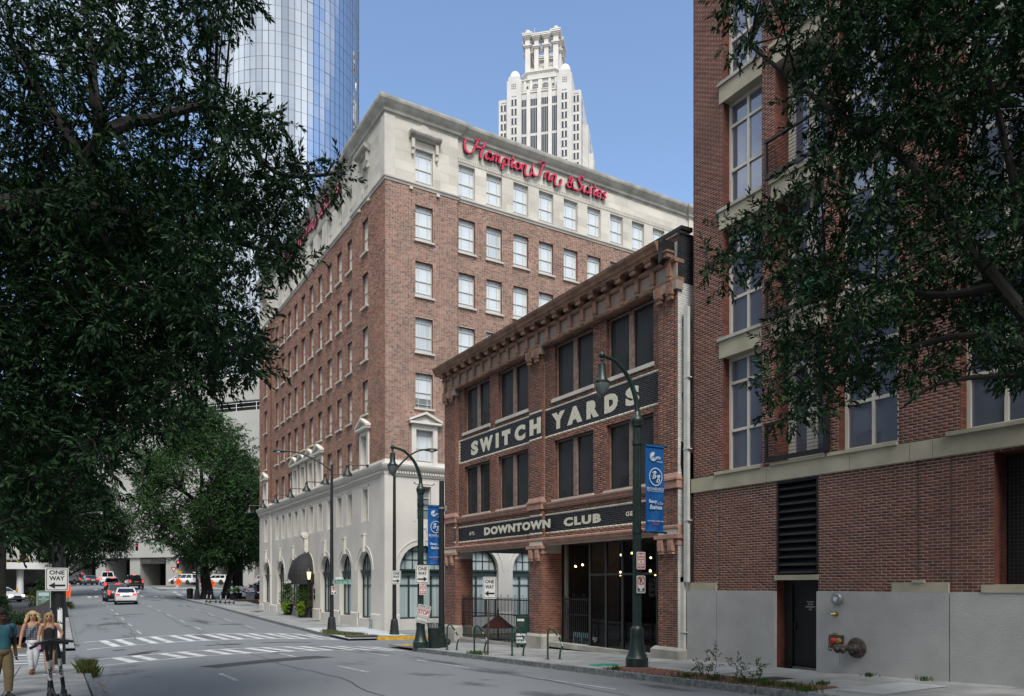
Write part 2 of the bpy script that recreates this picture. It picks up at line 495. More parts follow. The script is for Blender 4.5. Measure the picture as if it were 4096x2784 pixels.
# ------------------------------------------------------------------ lettering
def text_mesh(s, size, depth=.0, bold=0., shear=0., space=1.0, align='CENTER', mats=None, xs=1.0):
    cu = bpy.data.curves.new('t', 'FONT')
    cu.body = s; cu.size = size; cu.extrude = depth; cu.offset = bold; cu.shear = shear
    cu.space_character = space; cu.align_x = align; cu.align_y = 'CENTER'; cu.resolution_u = 3
    o = bpy.data.objects.new('t', cu); COL.objects.link(o)
    dg = bpy.context.evaluated_depsgraph_get()
    me = bpy.data.meshes.new_from_object(o.evaluated_get(dg))
    bpy.data.objects.remove(o); bpy.data.curves.remove(cu)
    n = len(me.vertices); v = np.empty(n * 3, np.float32); me.vertices.foreach_get('co', v); v = v.reshape(-1, 3)
    w = np.stack([v[:, 0] * xs, -v[:, 2], v[:, 1]], 1)      # upright: x right, -y towards the reader, z up
    me.vertices.foreach_set('co', w.ravel()); me.materials.clear()
    for m in (mats if isinstance(mats, (list, tuple)) else [mats]): me.materials.append(m)
    me.update()
    return me

def letters(name, s, size, mat, parent, loc, rz=0, depth=.004, fit=None, **kw):
    me = text_mesh(s, size, depth, mats=mat, **kw)
    n = len(me.vertices); v = np.empty(n * 3, np.float32); me.vertices.foreach_get('co', v); v = v.reshape(-1, 3)
    lo, hi = v.min(0), v.max(0)
    if fit:                                                   # (width, height) of the ink
        v[:, 0] = (v[:, 0] - (lo[0] + hi[0]) / 2) * fit[0] / (hi[0] - lo[0])
        v[:, 2] = (v[:, 2] - (lo[2] + hi[2]) / 2) * fit[1] / (hi[2] - lo[2])
        me.vertices.foreach_set('co', v.ravel()); me.update()
    o = bpy.data.objects.new(name, me); link(o, parent, loc, rz)
    return o

def catmull(pts, n=5):
    P = [Vector((*p, 0)) if len(p) == 2 else Vector(p) for p in pts]
    out = []
    for i in range(len(P) - 1):
        a, b, c, d = P[max(i - 1, 0)], P[i], P[i + 1], P[min(i + 2, len(P) - 1)]
        for k in range(n):
            t = k / n
            out.append(.5 * ((2 * b) + (c - a) * t + (2 * a - 5 * b + 4 * c - d) * t * t + (3 * b - a - 3 * c + d) * t ** 3))
    out.append(P[-1])
    return out

# pen strokes of the script face, in units of x-height; each letter: (advance, [strokes])
SCRIPT = {
 'H': (2.1, [[(-.95, 1.75), (-1.15, 1.1), (-.85, .3), (-.3, 0), (.2, .3), (.5, 1.2), (.7, 2.1)], [(.25, 1.95), (.7, 2.12), (1.05, 2.12)], [(1.85, 2.2), (1.62, 1.3), (1.45, .5), (1.5, 0), (1.72, -.2)], [(.42, 1.02), (1.0, 1.12), (1.68, 1.18)]]),
 'a': (1.12, [[(.85, .85), (.5, 1.02), (.14, .72), (.1, .25), (.4, .0), (.75, .3), (.88, .95)], [(.88, .95), (.8, .3), (.92, .02), (1.15, .15)]]),
 'm': (1.62, [[(.12, .95), (.1, .0)], [(.12, .6), (.4, 1.0), (.6, .85), (.58, .0)], [(.6, .6), (.9, 1.0), (1.12, .85), (1.1, .2), (1.25, .02), (1.6, .2)]]),
 'p': (1.12, [[(.2, .98), (.16, .2), (.1, -.75)], [(.18, .65), (.5, 1.02), (.88, .8), (.85, .25), (.5, 0), (.2, .15)]]),
 't': (.78, [[(.4, 1.6), (.32, .5), (.4, .05), (.75, .15)], [(.05, 1.0), (.72, 1.06)]]),
 'o': (1.08, [[(.55, 1.0), (.15, .75), (.12, .25), (.5, 0), (.88, .3), (.88, .75), (.55, 1.0)]]),
 'n': (1.15, [[(.12, .98), (.1, .0)], [(.12, .6), (.45, 1.02), (.75, .85), (.72, .2), (.85, .02), (1.12, .18)]]),
 'N': (1.95, [[(.12, .98), (.1, .0)], [(.12, .6), (.45, 1.02), (.75, .85), (.7, .1), (.85, -.32), (1.25, -.42), (1.65, -.1), (1.75, .45), (1.6, .75)]]),
 'I': (1.2, [[(-.8, 1.5), (-.95, .8), (-.6, .1), (-.1, -.05), (.4, .4), (.62, 1.4), (.85, 2.05), (.55, 2.1), (.1, 1.95), (-.05, 1.75)], [(.5, 2.08), (1.15, 2.1)]]),
 '&': (1.45, [[(1.15, .0), (.6, .75), (.38, 1.2), (.6, 1.5), (.85, 1.25), (.5, .82), (.12, .45), (.3, .02), (.75, .05), (1.1, .7)]]),
 'S': (1.42, [[(1.35, 1.75), (1.05, 2.1), (.6, 1.95), (.5, 1.5), (.85, 1.1), (1.15, .65), (.95, .1), (.35, -.05), (-.25, .1), (-.5, .6), (-.4, 1.05)]]),
 'u': (1.15, [[(.12, .98), (.12, .25), (.4, .0), (.75, .35), (.82, .98)], [(.82, .98), (.78, .25), (.9, .02), (1.12, .18)]]),
 'i': (.55, [[(.15, .98), (.12, .25), (.25, .02), (.52, .18)], [(.17, 1.35), (.2, 1.5)]]),
 'e': (1.0, [[(.15, .5), (.8, .62), (.75, .95), (.45, 1.02), (.15, .7), (.15, .25), (.45, 0), (.95, .22)]]),
 's': (.95, [[(.75, .85), (.5, 1.02), (.25, .8), (.55, .5), (.78, .22), (.5, 0), (.15, .1)]]),
 'B': (1.5, [[(.35, 0), (.55, .9), (.7, 1.9)], [(.0, 1.55), (.5, 2.0), (1.1, 1.95), (1.15, 1.45), (.65, 1.05), (1.2, .8), (1.15, .2), (.6, -.02), (.2, .1)]]),
 ' ': (.75, []),
}
def script_mb(s, h, pen=.2, y0=-.12, y1=0., slant=.18, side=1):
    """brush-lettered word as solid strokes: x right from 0, baseline z=0, x-height h"""
    mb = MB(); x = 0
    pa = D2R(28); pv = Vector((math.cos(pa), math.sin(pa)))
    for ch in s:
        adv, strokes = SCRIPT[ch]
        for st in strokes:
            c = catmull(st, 5)
            pts = [Vector((x + p.x + p.y * slant, p.y)) for p in c]
            L_, R_ = [], []
            for i, p in enumerate(pts):
                t = (pts[min(i + 1, len(pts) - 1)] - pts[max(i - 1, 0)]).normalized()
                n = Vector((-t.y, t.x))
                w = pen * (.45 + .75 * abs(n.dot(pv))) * .62
                e = min(i, len(pts) - 1 - i)
                if e == 0: w *= .55
                L_.append((p + n * w) * h); R_.append((p - n * w) * h)
            for i in range(len(pts) - 1):
                a, b, cc, d = L_[i], R_[i], R_[i + 1], L_[i + 1]
                for (y, rev, mi) in ((y0, False, 0), (y1, True, 1)):
                    q = [(k.x, y, k.y) for k in (a, b, cc, d)]
                    mb.poly(q if not rev else q[::-1], mi)
                mb.poly([(a.x, y0, a.y), (d.x, y0, d.y), (d.x, y1, d.y), (a.x, y1, a.y)], 1)
                mb.poly([(b.x, y0, b.y), (b.x, y1, b.y), (cc.x, y1, cc.y), (cc.x, y0, cc.y)], 1)
        x += adv
    return mb, x * h

# ------------------------------------------------------------------ ground, roads, pavements
def grid_sheet(name, xs, ys, zf, mat, kind=True, parent=None):
    mb = MB(); nx = len(xs)
    mb.v = [(x, y, zf(x, y)) for y in ys for x in xs]
    for j in range(len(ys) - 1):
        for i in range(nx - 1):
            a = j * nx + i
            mb.f.append((a, a + 1, a + nx + 1, a + nx)); mb.m.append(0)
    o = part(name, mb, mat, parent, smooth=False)
    if kind: o['kind'] = 'structure'
    return o
def frange(a, b, n): return [a + (b - a) * i / n for i in range(n + 1)]

ysg = [-600, -30, 0, 10, 20, 28, 34, 40, 50, 66, 73.5, 84, 97, 109, 116, 130, 150, 200, 600, 3000]
grid_sheet('ground', [-1800, -60, 0, 60, 1800], ysg, lambda x, y: lerp_table(Z_GUTTER, y) - .32, M['dirt'])
road_ys = frange(-30, 30, 30) + frange(32, 120, 44) + frange(124, 200, 19)
grid_sheet('road', [KL - .15, KL] + frange(KL + .7, KR - .7, 14) + [KR, KR + .15], road_ys, lambda x, y: roadz(min(max(x, KL), KR), y), M['asphalt'])
# the one-way cross street, both arms, and the far street
grid_sheet('cross_street', [KR + .15, 13, 14, 15, 16, 24, 60, 120], frange(30.2, 35.4, 4), lambda x, y: roadz(x, y) + .002, M['asphalt'])
grid_sheet('cross_street', [-60, -20, -8, -3, KL - .15], frange(27.8, 35.8, 4), lambda x, y: lerp_table(Z_GUTTER, y) + .002, M['asphalt'])
grid_sheet('far_street', [-60, -20, -6, KL - .15], frange(99, 200, 24), lambda x, y: lerp_table(Z_GUTTER, y) + .002, M['asphalt'])
grid_sheet('far_street', [KR + .15, 13, 14, 16, 30, 60, 120], frange(99, 126, 9), lambda x, y: roadz(x, y) + .002, M['asphalt'])
grid_sheet('hotel_driveway', [KR + .15, 14, 16, 18, 24, 40], frange(71.6, 78, 4), lambda x, y: gz(x, y) - .05 + .002, M['walk'])
grid_sheet('forecourt', [-40, -12, -6, -.7], frange(50.5, 99, 20), lambda x, y: lerp_table(Z_GUTTER, y) + .07, M['patch'])

def slab_walk(name, xs, ys, mat, zf=gz, gap=.012, seed=1):
    """pavement: dark bed as structure, every slab a part of its own"""
    r = random.Random(seed)
    bed = grid_sheet(name, [xs[0], (xs[0] + xs[-1]) / 2, xs[-1]], ys, lambda x, y: zf(x, y) - .03, M['joint'])
    for j in range(len(ys) - 1):
        for i in range(len(xs) - 1):
            x0, x1, y0, y1 = xs[i] + gap, xs[i + 1] - gap, ys[j] + gap, ys[j + 1] - gap
            dz = [r.uniform(-.004, .004) for _ in range(4)]
            c = [(x0, y0), (x1, y0), (x1, y1), (x0, y1)]
            mb = MB()
            top = [(x, y, zf(x, y) + d) for (x, y), d in zip(c, dz)]
            bot = [(x, y, z - .05) for x, y, z in top]
            mb.poly(top)
            for k in range(4):
                q = (k + 1) % 4
                mb.poly([bot[k], bot[q], top[q], top[k]])
            part('slab', mb, mat, bed)
    return bed

slab_walk('sidewalk', [12.13, 14.0, 15.95], frange(-6, 30.2, 22), M['walk'], seed=3)
slab_walk('sidewalk', [12.13, 14.0, 16.0], frange(35.5, 43.5, 5), M['walk_new'], seed=4)
slab_walk('sidewalk', [12.13, 14.0, 16.0], frange(43.5, 71.6, 16), M['walk'], seed=5)
slab_walk('sidewalk', [12.13, 14.5, 17.5], frange(78, 99, 12), M['walk'], seed=6)
slab_walk('sidewalk', [16.0, 20, 24, 28, 34, 42], [35.5, 37.8, 40.2], M['walk'], zf=lambda x, y: gz(16, y), seed=7)
slab_walk('sidewalk', [-6.2, -4.4, -2.7, -1.0, .57], frange(-6, 27.6, 20), M['walk'], seed=8)
slab_walk('sidewalk', [-1.2, .57], frange(36, 50, 8), M['walk'], seed=9)
slab_walk('sidewalk', [-.75, .57], frange(50, 99, 26), M['walk'], seed=12)
slab_walk('sidewalk', [12.13, 15, 18, 21], frange(115, 124, 4), M['walk'], seed=10)

def kerb(name, path, mat, w=.17, h=.01, seg=1.8):
    """kerb stones along a plan path; each stone its own part"""
    root = None; r = random.Random(len(path) * 7)
    pts = []
    for a, b in zip(path, path[1:]):
        n = max(1, int(math.dist(a, b) / seg))
        for i in range(n): pts.append((a[0] + (b[0] - a[0]) * i / n, a[1] + (b[1] - a[1]) * i / n))
    pts.append(path[-1])
    for a, b in zip(pts, pts[1:]):
        d = Vector((b[0] - a[0], b[1] - a[1])); L = d.length; d.normalize(); n = Vector((-d.y, d.x))
        mb = MB()
        j = r.uniform(-.012, .012)
        def c(s, t, up): 
            p = Vector(a) + d * s + n * (t + j)
            k = lerp_table(Z_GUTTER, p.y)
            return (p.x, p.y, k + (.13 + h if up else -.25))
        q = [c(.006, -w / 2, 0), c(L - .006, -w / 2, 0), c(L - .006, w / 2, 0), c(.006, w / 2, 0)]
        t = [c(.02, -w / 2 + .015, 1), c(L - .02, -w / 2 + .015, 1), c(L - .02, w / 2 - .015, 1), c(.02, w / 2 - .015, 1)]
        mb.poly(t)
        for k in range(4):
            m = (k + 1) % 4
            mb.poly([q[k], q[m], t[m], t[k]])
        if root is None:
            root = struct(name, mb, mat)
        else:
            part('kerb_stone', mb, mat, root)
    return root
def arc(cx, cy, r, a0, a1, n=6): return [(cx + r * math.cos(D2R(a0 + (a1 - a0) * i / n)), cy + r * math.sin(D2R(a0 + (a1 - a0) * i / n))) for i in range(n + 1)]
kerb('kerb', [(12.04, -6), (12.04, 26.6)] + arc(15.6, 26.6, 3.56, 180, 95, 6), M['granite'])
kerb('kerb', arc(16.2, 39.6, 4.16, 262, 182, 6) + [(12.04, 40), (12.04, 71.5)], M['granite'])
kerb('kerb', [(12.04, 78), (12.04, 97)], M['granite'])
kerb('kerb', [(.66, -6), (.66, 26.2)], M['granite'])
kerb('kerb', [(.66, 37.6), (.66, 96)], M['granite'])
kerb('kerb', [(12.04, 123), (12.04, 116), (13, 115), (21, 115)], M['granite'])
yk = MB()
for i in range(9):                                               # yellow kerb on the hotel side of the cross street
    x = 13.6 + i * 1.5
    yk.box(x, x + 1.48, 35.32, 35.5, lerp_table(Z_GUTTER, 35.4) - .2, gz(x, 35.4) + .04)
part('yellow_kerb', yk, M['yellow'])['kind'] = 'structure'

def strip(mb, x0, y0, x1, y1, w, lift=.006, n=None, zf=roadz):
    """painted strip following the road surface"""
    d = Vector((x1 - x0, y1 - y0)); L = d.length; d.normalize(); nrm = Vector((-d.y, d.x)) * w / 2
    n = n or max(1, int(L / .6))
    prev = None
    for i in range(n + 1):
        p = Vector((x0, y0)) + d * L * i / n
        a, b = p + nrm, p - nrm
        cur = ((a.x, a.y, zf(a.x, a.y) + lift), (b.x, b.y, zf(b.x, b.y) + lift))
        if prev: mb.poly([prev[0], prev[1], cur[1], cur[0]])
        prev = cur
def marking(name, mb, mat): 
    o = part(name, mb, mat); o['kind'] = 'structure'; return o
# lane dashes
for x, ys in ((3.55, [(18.2, 20.4), (42, 44.4), (47.5, 50), (53.5, 56), (59, 61.5), (65, 67.2), (71, 73), (78, 80), (86, 88)]),
              (6.55, [(17.6, 20), (24.2, 26.4), (43, 45.4), (49, 51.4), (55.5, 58), (62, 64.5), (68.5, 71), (75, 77.5), (82, 84.5), (90, 92)]),
              (9.45, [(11.6, 14.4), (17.8, 21.2), (23.5, 25.8), (43.5, 46), (50, 52.4), (56.5, 59), (63, 65.4), (69.6, 72), (76.4, 78.6), (83, 85.5), (90, 92)])):
    mb = MB()
    for a, b in ys: strip(mb, x, a, x, b, .115)
    marking('lane_marking', mb, M['paint_worn'])
# two zebra crossings with paired bars
for y0, y1, xl in ((35.9, 39.9, 1.0), (27.2, 30.2, 1.0)):
    mb = MB()
    strip(mb, xl, y0, 11.7, y0 + .1, .2); strip(mb, xl, y1, 11.7, y1, .2)
    x = xl + .9
    while x < 11.0:
        for k in (0, .62):
            strip(mb, x + k + .22, y0 + .08, x + k - .16, y1 - .08, .30)
        x += 1.5
    marking('crosswalk_marking', mb, M['paint'])
mb = MB()
for y in (28.9, 30.3, 31.7, 33.2, 34.6):
    strip(mb, -9, y, -.35, y, .42, zf=lambda x, y: lerp_table(Z_GUTTER, y), lift=.008)
strip(mb, -.05, 28.3, -.05, 35.4, .5, zf=lambda x, y: lerp_table(Z_GUTTER, y), lift=.009)
marking('crosswalk_marking', mb, M['paint'])
mb = MB()
strip(mb, 2.0, 96.6, 11.6, 96.6, .16); strip(mb, 2.0, 99.6, 11.6, 99.6, .16)
for x in (3.0, 5.3, 7.7, 9.9): strip(mb, x, 96.8, x, 99.4, .4); strip(mb, x + .7, 96.8, x + .7, 99.4, .4)
strip(mb, 2.4, 112.5, 11.6, 112.5, .14); strip(mb, 2.4, 115, 11.6, 115, .14)
for x in (4.2, 5.0, 6.7, 7.5, 9.4): strip(mb, x, 112.6, x, 114.9, .4)
for y in (101.5, 104, 106.5, 109, 111.5): strip(mb, 14.5, y, 18.4, y, .5)
strip(mb, 13.2, 100.5, 13.6, 112, .5)
marking('crosswalk_marking', mb, M['paint'])
# repairs, seams, covers
mb = MB()
strip(mb, 3.6, 22.6, 7.4, 23.9, 1.1, lift=.004)
marking('asphalt_patch', mb, M['patch'])
mb = MB()
for (a, b, c, d, w) in ((7.6, 33.6, 9.8, 33.8, .5), (2.6, 31.5, 3.3, 31.9, .55), (5.2, 33.0, 6.2, 33.3, .4), (1.9, 34.1, 2.3, 34.2, .5), (10.2, 37.6, 11.6, 37.4, .45), (8.2, 47, 9.6, 47.4, .5), (3.2, 58.5, 5.2, 59.2, .5)):
    strip(mb, a, b, c, d, w, lift=.004)
marking('asphalt_patch', mb, M['patch'])
r_ = random.Random(5)
mb = MB()
for (x, y, dx, dy, n) in ((3.05, 38.5, .0, .9, 26), (5.0, 12, .06, 1.0, 22), (9.0, 42, .02, 1.0, 30), (6.5, 40, -.02, 1.0, 34), (8.8, 9, .05, .8, 20), (10.6, 30.5, -.6, .02, 12)):
    for i in range(n):
        nx, ny = x + dx + r_.uniform(-.13, .13), y + dy + r_.uniform(-.15, .15)
        strip(mb, x, y, nx, ny, .03, lift=.004, n=1); x, y = nx, ny
marking('tar_seam', mb, M['tar'])
def disc(name, x, y, r, mat, zf, rim=True, lift=.006):
    mb = MB()
    mb.poly([(x + r * math.cos(t), y + r * math.sin(t), zf(x + r * math.cos(t), y + r * math.sin(t)) + lift) for t in [i * math.pi / 12 for i in range(24)]])
    if rim:
        rr = r * .8
        mb.poly([(x + rr * math.cos(t), y + rr * math.sin(t), zf(x + rr * math.cos(t), y + rr * math.sin(t)) + lift + .004) for t in [i * math.pi / 12 for i in range(24)]], 1)
    return part(name, mb, [mat, M['patch']])
tag(disc('manhole_cover', 2.55, 31.0, .42, M['rust'], roadz), 'dark round manhole cover between the two crosswalks at left', 'manhole cover')
tag(disc('manhole_cover', 6.3, 33.1, .38, M['rust'], roadz), 'dark round manhole cover between the crosswalks, mid-road', 'manhole cover')
M['teal'] = pm('teal_decal', (.03, .25, .20), .7, .35, 6)
tag(disc('pavement_decal', 12.9, 16.35, .42, M['teal'], gz, False, .008), 'round teal decal stuck on the sidewalk before the black storefront', 'decal')
for x, y, w, d, lab in ((14.55, 58.3, .9, .55, 'dark iron grate in the sidewalk near the planters'), (13.4, 62.5, 1.0, .6, 'dark iron grate by the kerb up the hotel sidewalk'),
                        (14.2, 64.6, .9, .6, 'dark iron grate farthest up the hotel sidewalk'), (14.6, 50.4, 1.1, .6, 'dark iron grate in the sidewalk below the awning side')):
    mb = MB(); z = gz(x, y) + .004
    mb.box(x - w / 2, x + w / 2, y - d / 2, y + d / 2, z - .02, z + .004)
    for k in range(7):
        xx = x - w / 2 + .06 + k * (w - .12) / 6
        mb.box(xx - .02, xx + .02, y - d / 2 + .04, y + d / 2 - .04, z + .004, z + .014)
    tag(part('pavement_grate', mb, M['rust']), lab, 'grate', 'iron grates in the hotel sidewalk')
for x, y, w, d, mat, lab in ((14.15, 13.2, 1.9, 1.1, 'galv', 'large diamond-plate steel hatch in the sidewalk beside the black door'), (13.35, 11.2, 1.3, .55, 'rust', 'dark rusty access cover in the sidewalk behind kerb weeds'), (13.9, 8.6, 2.2, 1.0, 'galv', 'pale steel hatch in the sidewalk at the right edge')):
    mb = MB(); 
    mb.poly([(xx, yy, gz(xx, yy) + .010) for xx, yy in ((x - w / 2, y - d / 2), (x + w / 2, y - d / 2), (x + w / 2, y + d / 2), (x - w / 2, y + d / 2))])
    for k in range(9):
        yy = y - d / 2 + .06 + k * (d - .12) / 8
        mb.poly([(xx, y2, gz(xx, y2) + .016) for xx, y2 in ((x - w / 2 + .05, yy - .015), (x + w / 2 - .05, yy - .015), (x + w / 2 - .05, yy + .015), (x - w / 2 + .05, yy + .015))])
    tag(part('steel_hatch', mb, M['walk_new'] if mat == 'galv' else M['rust']), lab, 'hatch')
# tactile ramps
for k, (x0, x1, y0, y1) in enumerate(((-.9, .2, 36.6, 37.6), (-3.2, -1.3, 36.6, 37.4), (12.3, 13.1, 28.4, 29.4))):
    mb = MB()
    n = 10
    for i in range(n):
        for j in range(6):
            cx, cy = x0 + (i + .5) * (x1 - x0) / n, y0 + (j + .5) * (y1 - y0) / 6
            z = gz(cx, cy) + .012
            mb.taper(cx - .04, cx + .04, cy - .04, cy + .04, z - .01, z + .012, .015, .015)
    mb.poly([(x, y, gz(x, y) + .012) for x, y in ((x0, y0), (x1, y0), (x1, y1), (x0, y1))])
    part('tactile_paving', mb, M['yellow'])['kind'] = 'structure'
# brick strip behind the near kerb
pb = MB()
for i in range(int(6.4 / .105)):
    for j in range(5):
        y = 9.3 + i * .105; x = 12.16 + j * .21 + (i % 2) * .1
        z = gz(x, y) + .012
        pb.box(x, x + .2, y, y + .098, z - .03, z)
part('brick_paving', pb, brick_mat('paver', [(0, (.11, .05, .038)), (1, (.17, .075, .055))]))['kind'] = 'structure'

# ------------------------------------------------------------------ brickwork generator
def brick_layout(x0, x1, z0, z1, openings, bl, bh, mj, bond):
    out = []; p = bh + mj; i = 0; z = z0
    while z < z1 - .02:
        za, zb = z, min(z + bh, z1)
        cuts = sorted((a, b) for a, b, c, d in openings if c < zb - .01 and d > za + .01)
        spans = []; c = x0
        for a, b in cuts:
            if a > c: spans.append((c, min(a, x1)))
            c = max(c, b)
        if c < x1: spans.append((c, x1))
        hd = (bl - mj) / 2
        if bond == 'running':
            seq = [(bl, 0)]; off = (i % 2) * .5 * (bl + mj)
        elif bond == 'flemish':
            seq = [(bl, 0), (hd, 1)]; off = (i % 2) * (.5 * bl + .5 * hd + mj)
        else:
            seq = [(bl, 0)] if i % 6 else [(hd, 1)]; off = (i % 2) * .5 * (bl + mj) if i % 6 else 0
        x = x0 - off; k = 0
        while x < x1:
            w, t = seq[k % len(seq)]
            a, b = x, x + w
            for s0, s1 in spans:
                if b <= s0 + .01 or a >= s1 - .01: continue
                aa, bb = max(a, s0), min(b, s1)
                if bb - aa > .025: out.append((aa, bb, za, zb, t))
            x += w + mj; k += 1
        z += p; i += 1
    return out

class Face:
    """facade frame: x to the right seen from outside, y inwards, z absolute height"""
    def __init__(s, root, rz=0.0):
        s.root, s.rz, s.zb = root, rz, root.location.z
        s.c, s.s = math.cos(rz), math.sin(rz)
    def loc(s, x, y, z): return (x * s.c - y * s.s, x * s.s + y * s.c, z - s.zb)
    def world(s, x, y, z):
        a, b, _ = s.loc(x, y, z); r = s.root.rotation_euler.z
        return (s.root.location.x + a * math.cos(r) - b * math.sin(r), s.root.location.y + a * math.sin(r) + b * math.cos(r), z)
    def part(s, name, mb, mats, x=0, y=0, z=0, smooth=False, label=None, stuff=False):
        return part(name, mb, mats, s.root, s.loc(x, y, z), s.rz, smooth, label, stuff)

class Bricks:
    def __init__(s, face, name, mats, depth=.012):
        s.face, s.name, s.mats, s.depth = face, name, mats, depth
        s.rows = []
    def add(s, x0, x1, z0, z1, openings=(), y=0., bl=.2, bh=.058, mj=.0105, bond='running', fn=None):
        for a, b, c, d, t in brick_layout(x0, x1, z0, z1, openings, bl, bh, mj, bond):
            mi = fn((a + b) / 2, (c + d) / 2, t) if fn else (1 if t and len(s.mats) > 1 else 0)
            s.rows.append((a, b, c, d, y, mi))
    def flush(s, n_ind=300, ok=None):
        R_ = np.array(s.rows); f = s.face
        cx, cz = (R_[:, 0] + R_[:, 1]) / 2, (R_[:, 2] + R_[:, 3]) / 2
        W = np.array([f.world(x, y, z) for x, y, z in zip(cx, R_[:, 4], cz)])
        dist = np.linalg.norm(W, axis=1)
        if ok is not None:
            dist = np.where(np.array([ok(x, z) for x, z in zip(cx, cz)]), dist, 1e9)
        order = np.argsort(dist); ind = order[:n_ind]; rest = np.sort(order[n_ind:])
        cache = {}
        r = random.Random(3)
        for k in ind:
            a, b, c, d, y, mi = R_[k]
            key = (round(b - a, 2), round(d - c, 3), int(mi))
            if key not in cache:
                mb = MB(); w, h = (b - a) / 2, (d - c) / 2
                mb.box(-w, w, -s.depth, .02, -h, h)
                cache[key] = mb.mesh(s.name, s.mats[int(mi)])
            f.part(s.name, cache[key], None, (a + b) / 2, y + r.uniform(-.0015, .0015), (c + d) / 2)
        q = R_[rest]; n = len(q)
        if n:
            jit = np.random.default_rng(2).uniform(-.0015, .0015, n)
            yf, yb = q[:, 4] - s.depth + jit, q[:, 4] + .02
            X0, X1, Z0, Z1 = q[:, 0], q[:, 1], q[:, 2], q[:, 3]
            V = np.stack([np.stack([X0, yf, Z0], 1), np.stack([X1, yf, Z0], 1), np.stack([X1, yf, Z1], 1), np.stack([X0, yf, Z1], 1),
                          np.stack([X0, yb, Z0], 1), np.stack([X1, yb, Z0], 1), np.stack([X1, yb, Z1], 1), np.stack([X0, yb, Z1], 1)], 1).reshape(-1, 3)
            base = (np.arange(n) * 8)[:, None, None]
            Q = np.array([[0, 1, 2, 3], [1, 5, 6, 2], [4, 0, 3, 7], [3, 2, 6, 7], [4, 5, 1, 0]])[None] + base
            me = np_mesh(s.name, V, Q.reshape(-1, 4), s.mats, np.repeat(q[:, 5].astype(int), 5))
            f.part(s.name, me, None, stuff=True)

def wall_grid(mb, x0, x1, z0, z1, openings, y=0., depth=.3, mi=0, reveal=True, rmi=None):
    """flat wall with rectangular holes and their reveals"""
    rmi = mi if rmi is None else rmi
    xs = sorted({x0, x1, *[min(max(o[i], x0), x1) for o in openings for i in (0, 1)]})
    zs = sorted({z0, z1, *[min(max(o[i], z0), z1) for o in openings for i in (2, 3)]})
    for j in range(len(zs) - 1):
        run = None
        for i in range(len(xs) - 1):
            cx, cz = (xs[i] + xs[i + 1]) / 2, (zs[j] + zs[j + 1]) / 2
            solid = not any(a < cx < b and c < cz < d for a, b, c, d in openings)
            if solid: run = run if run is not None else xs[i]
            if (not solid or i == len(xs) - 2) and run is not None:
                e = xs[i + 1] if solid else xs[i]
                mb.poly([(run, y, zs[j]), (e, y, zs[j]), (e, y, zs[j + 1]), (run, y, zs[j + 1])], mi)
                run = None
    if reveal:
        for a, b, c, d in openings:
            k = y + depth
            mb.poly([(a, y, c), (a, y, d), (a, k, d), (a, k, c)], rmi); mb.poly([(b, y, d), (b, y, c), (b, k, c), (b, k, d)], rmi)
            mb.poly([(a, y, d), (b, y, d), (b, k, d), (a, k, d)], rmi); mb.poly([(b, y, c), (a, y, c), (a, k, c), (b, k, c)], rmi)

def grid_frame(w, h, vs_, hs_, bar=.04, outer=.06, d=.06):
    """window frame, lower left at 0,0; vs_/hs_ = bar positions"""
    mb = MB()
    mb.box(0, outer, -d / 2, d / 2, 0, h); mb.box(w - outer, w, -d / 2, d / 2, 0, h)
    mb.box(outer, w - outer, -d / 2, d / 2, 0, outer); mb.box(outer, w - outer, -d / 2, d / 2, h - outer, h)
    for v in vs_: mb.box(v - bar / 2, v + bar / 2, -d / 2 + .006, d / 2 - .006, outer, h - outer)
    for q in hs_: mb.box(outer, w - outer, -d / 2 + .002, d / 2 - .002, q - bar / 2, q + bar / 2)
    return mb

# ------------------------------------------------------------------ brick apartment building, right
apt = thing('apartment_building', 'tall dark red brick apartment building with cream spandrels and concrete base at right', 'building', (15.95, 16.0, -2.3), D2R(-90))
FA = Face(apt)
A_TOP = 18.6
bays = [(1.15, 2.5), (4.78, 6.25), (7.6, 9.9)]
niche = (2.93, 4.38)
up_open = [(a, b, 3.17, A_TOP - 1.2) for a, b in bays] + [(niche[0], niche[1], 3.17, A_TOP - 1.2)]
low_open = [(2.98, 4.22, -2.6, 2.70), (8.25, 10.4, 0.02, 2.66)]
w = MB()
wall_grid(w, 0, 24, 3.15, A_TOP, up_open, 0, .62, 0, True, 1)
wall_grid(w, 0, 24, -2.6, 2.72, low_open, 0, .5, 0, True, 1)
w.poly([(0, 0, -2.6), (0, 0, A_TOP), (0, 14, A_TOP), (0, 14, -2.6)], 1)
w.poly([(0, 0, A_TOP), (24, 0, A_TOP), (24, 14, A_TOP), (0, 14, A_TOP)], 1)
w.poly([(24, 0, -2.6), (24, 14, -2.6), (24, 14, A_TOP), (24, 0, A_TOP)], 1)
w.poly([(0, 14, -2.6), (0, 14, A_TOP), (24, 14, A_TOP), (24, 14, -2.6)], 1)
FA.part('wall', w, [M['mortar_light'], pm('brick_return', (.13, .04, .03), .9, .2, 6)])
bk = Bricks(FA, 'brick', [M['brick_apt']], .005)
up_br = [(a, b, 3.1, A_TOP - 1.2) for a, b in bays] + [(*niche, 3.1, A_TOP - 1.2)]
for a, b in ((0, .97), (.99, 6.70), (6.72, 7.41), (7.43, 13)):
    bk.add(a, b, -.135, 2.70, low_open, bond='running', bh=.0552, mj=.0128)
bk.add(0, 13, 3.16, A_TOP, up_br, bh=.0552, mj=.0128)
for x in (.98, 6.71, 7.42):
    mb = MB(); mb.box(x - .012, x + .012, -.006, .01, -.14, 2.71); FA.part('movement_joint', mb, M['joint'])
bk.flush(300, lambda x, z: z < 2.7 and x < 8.3)
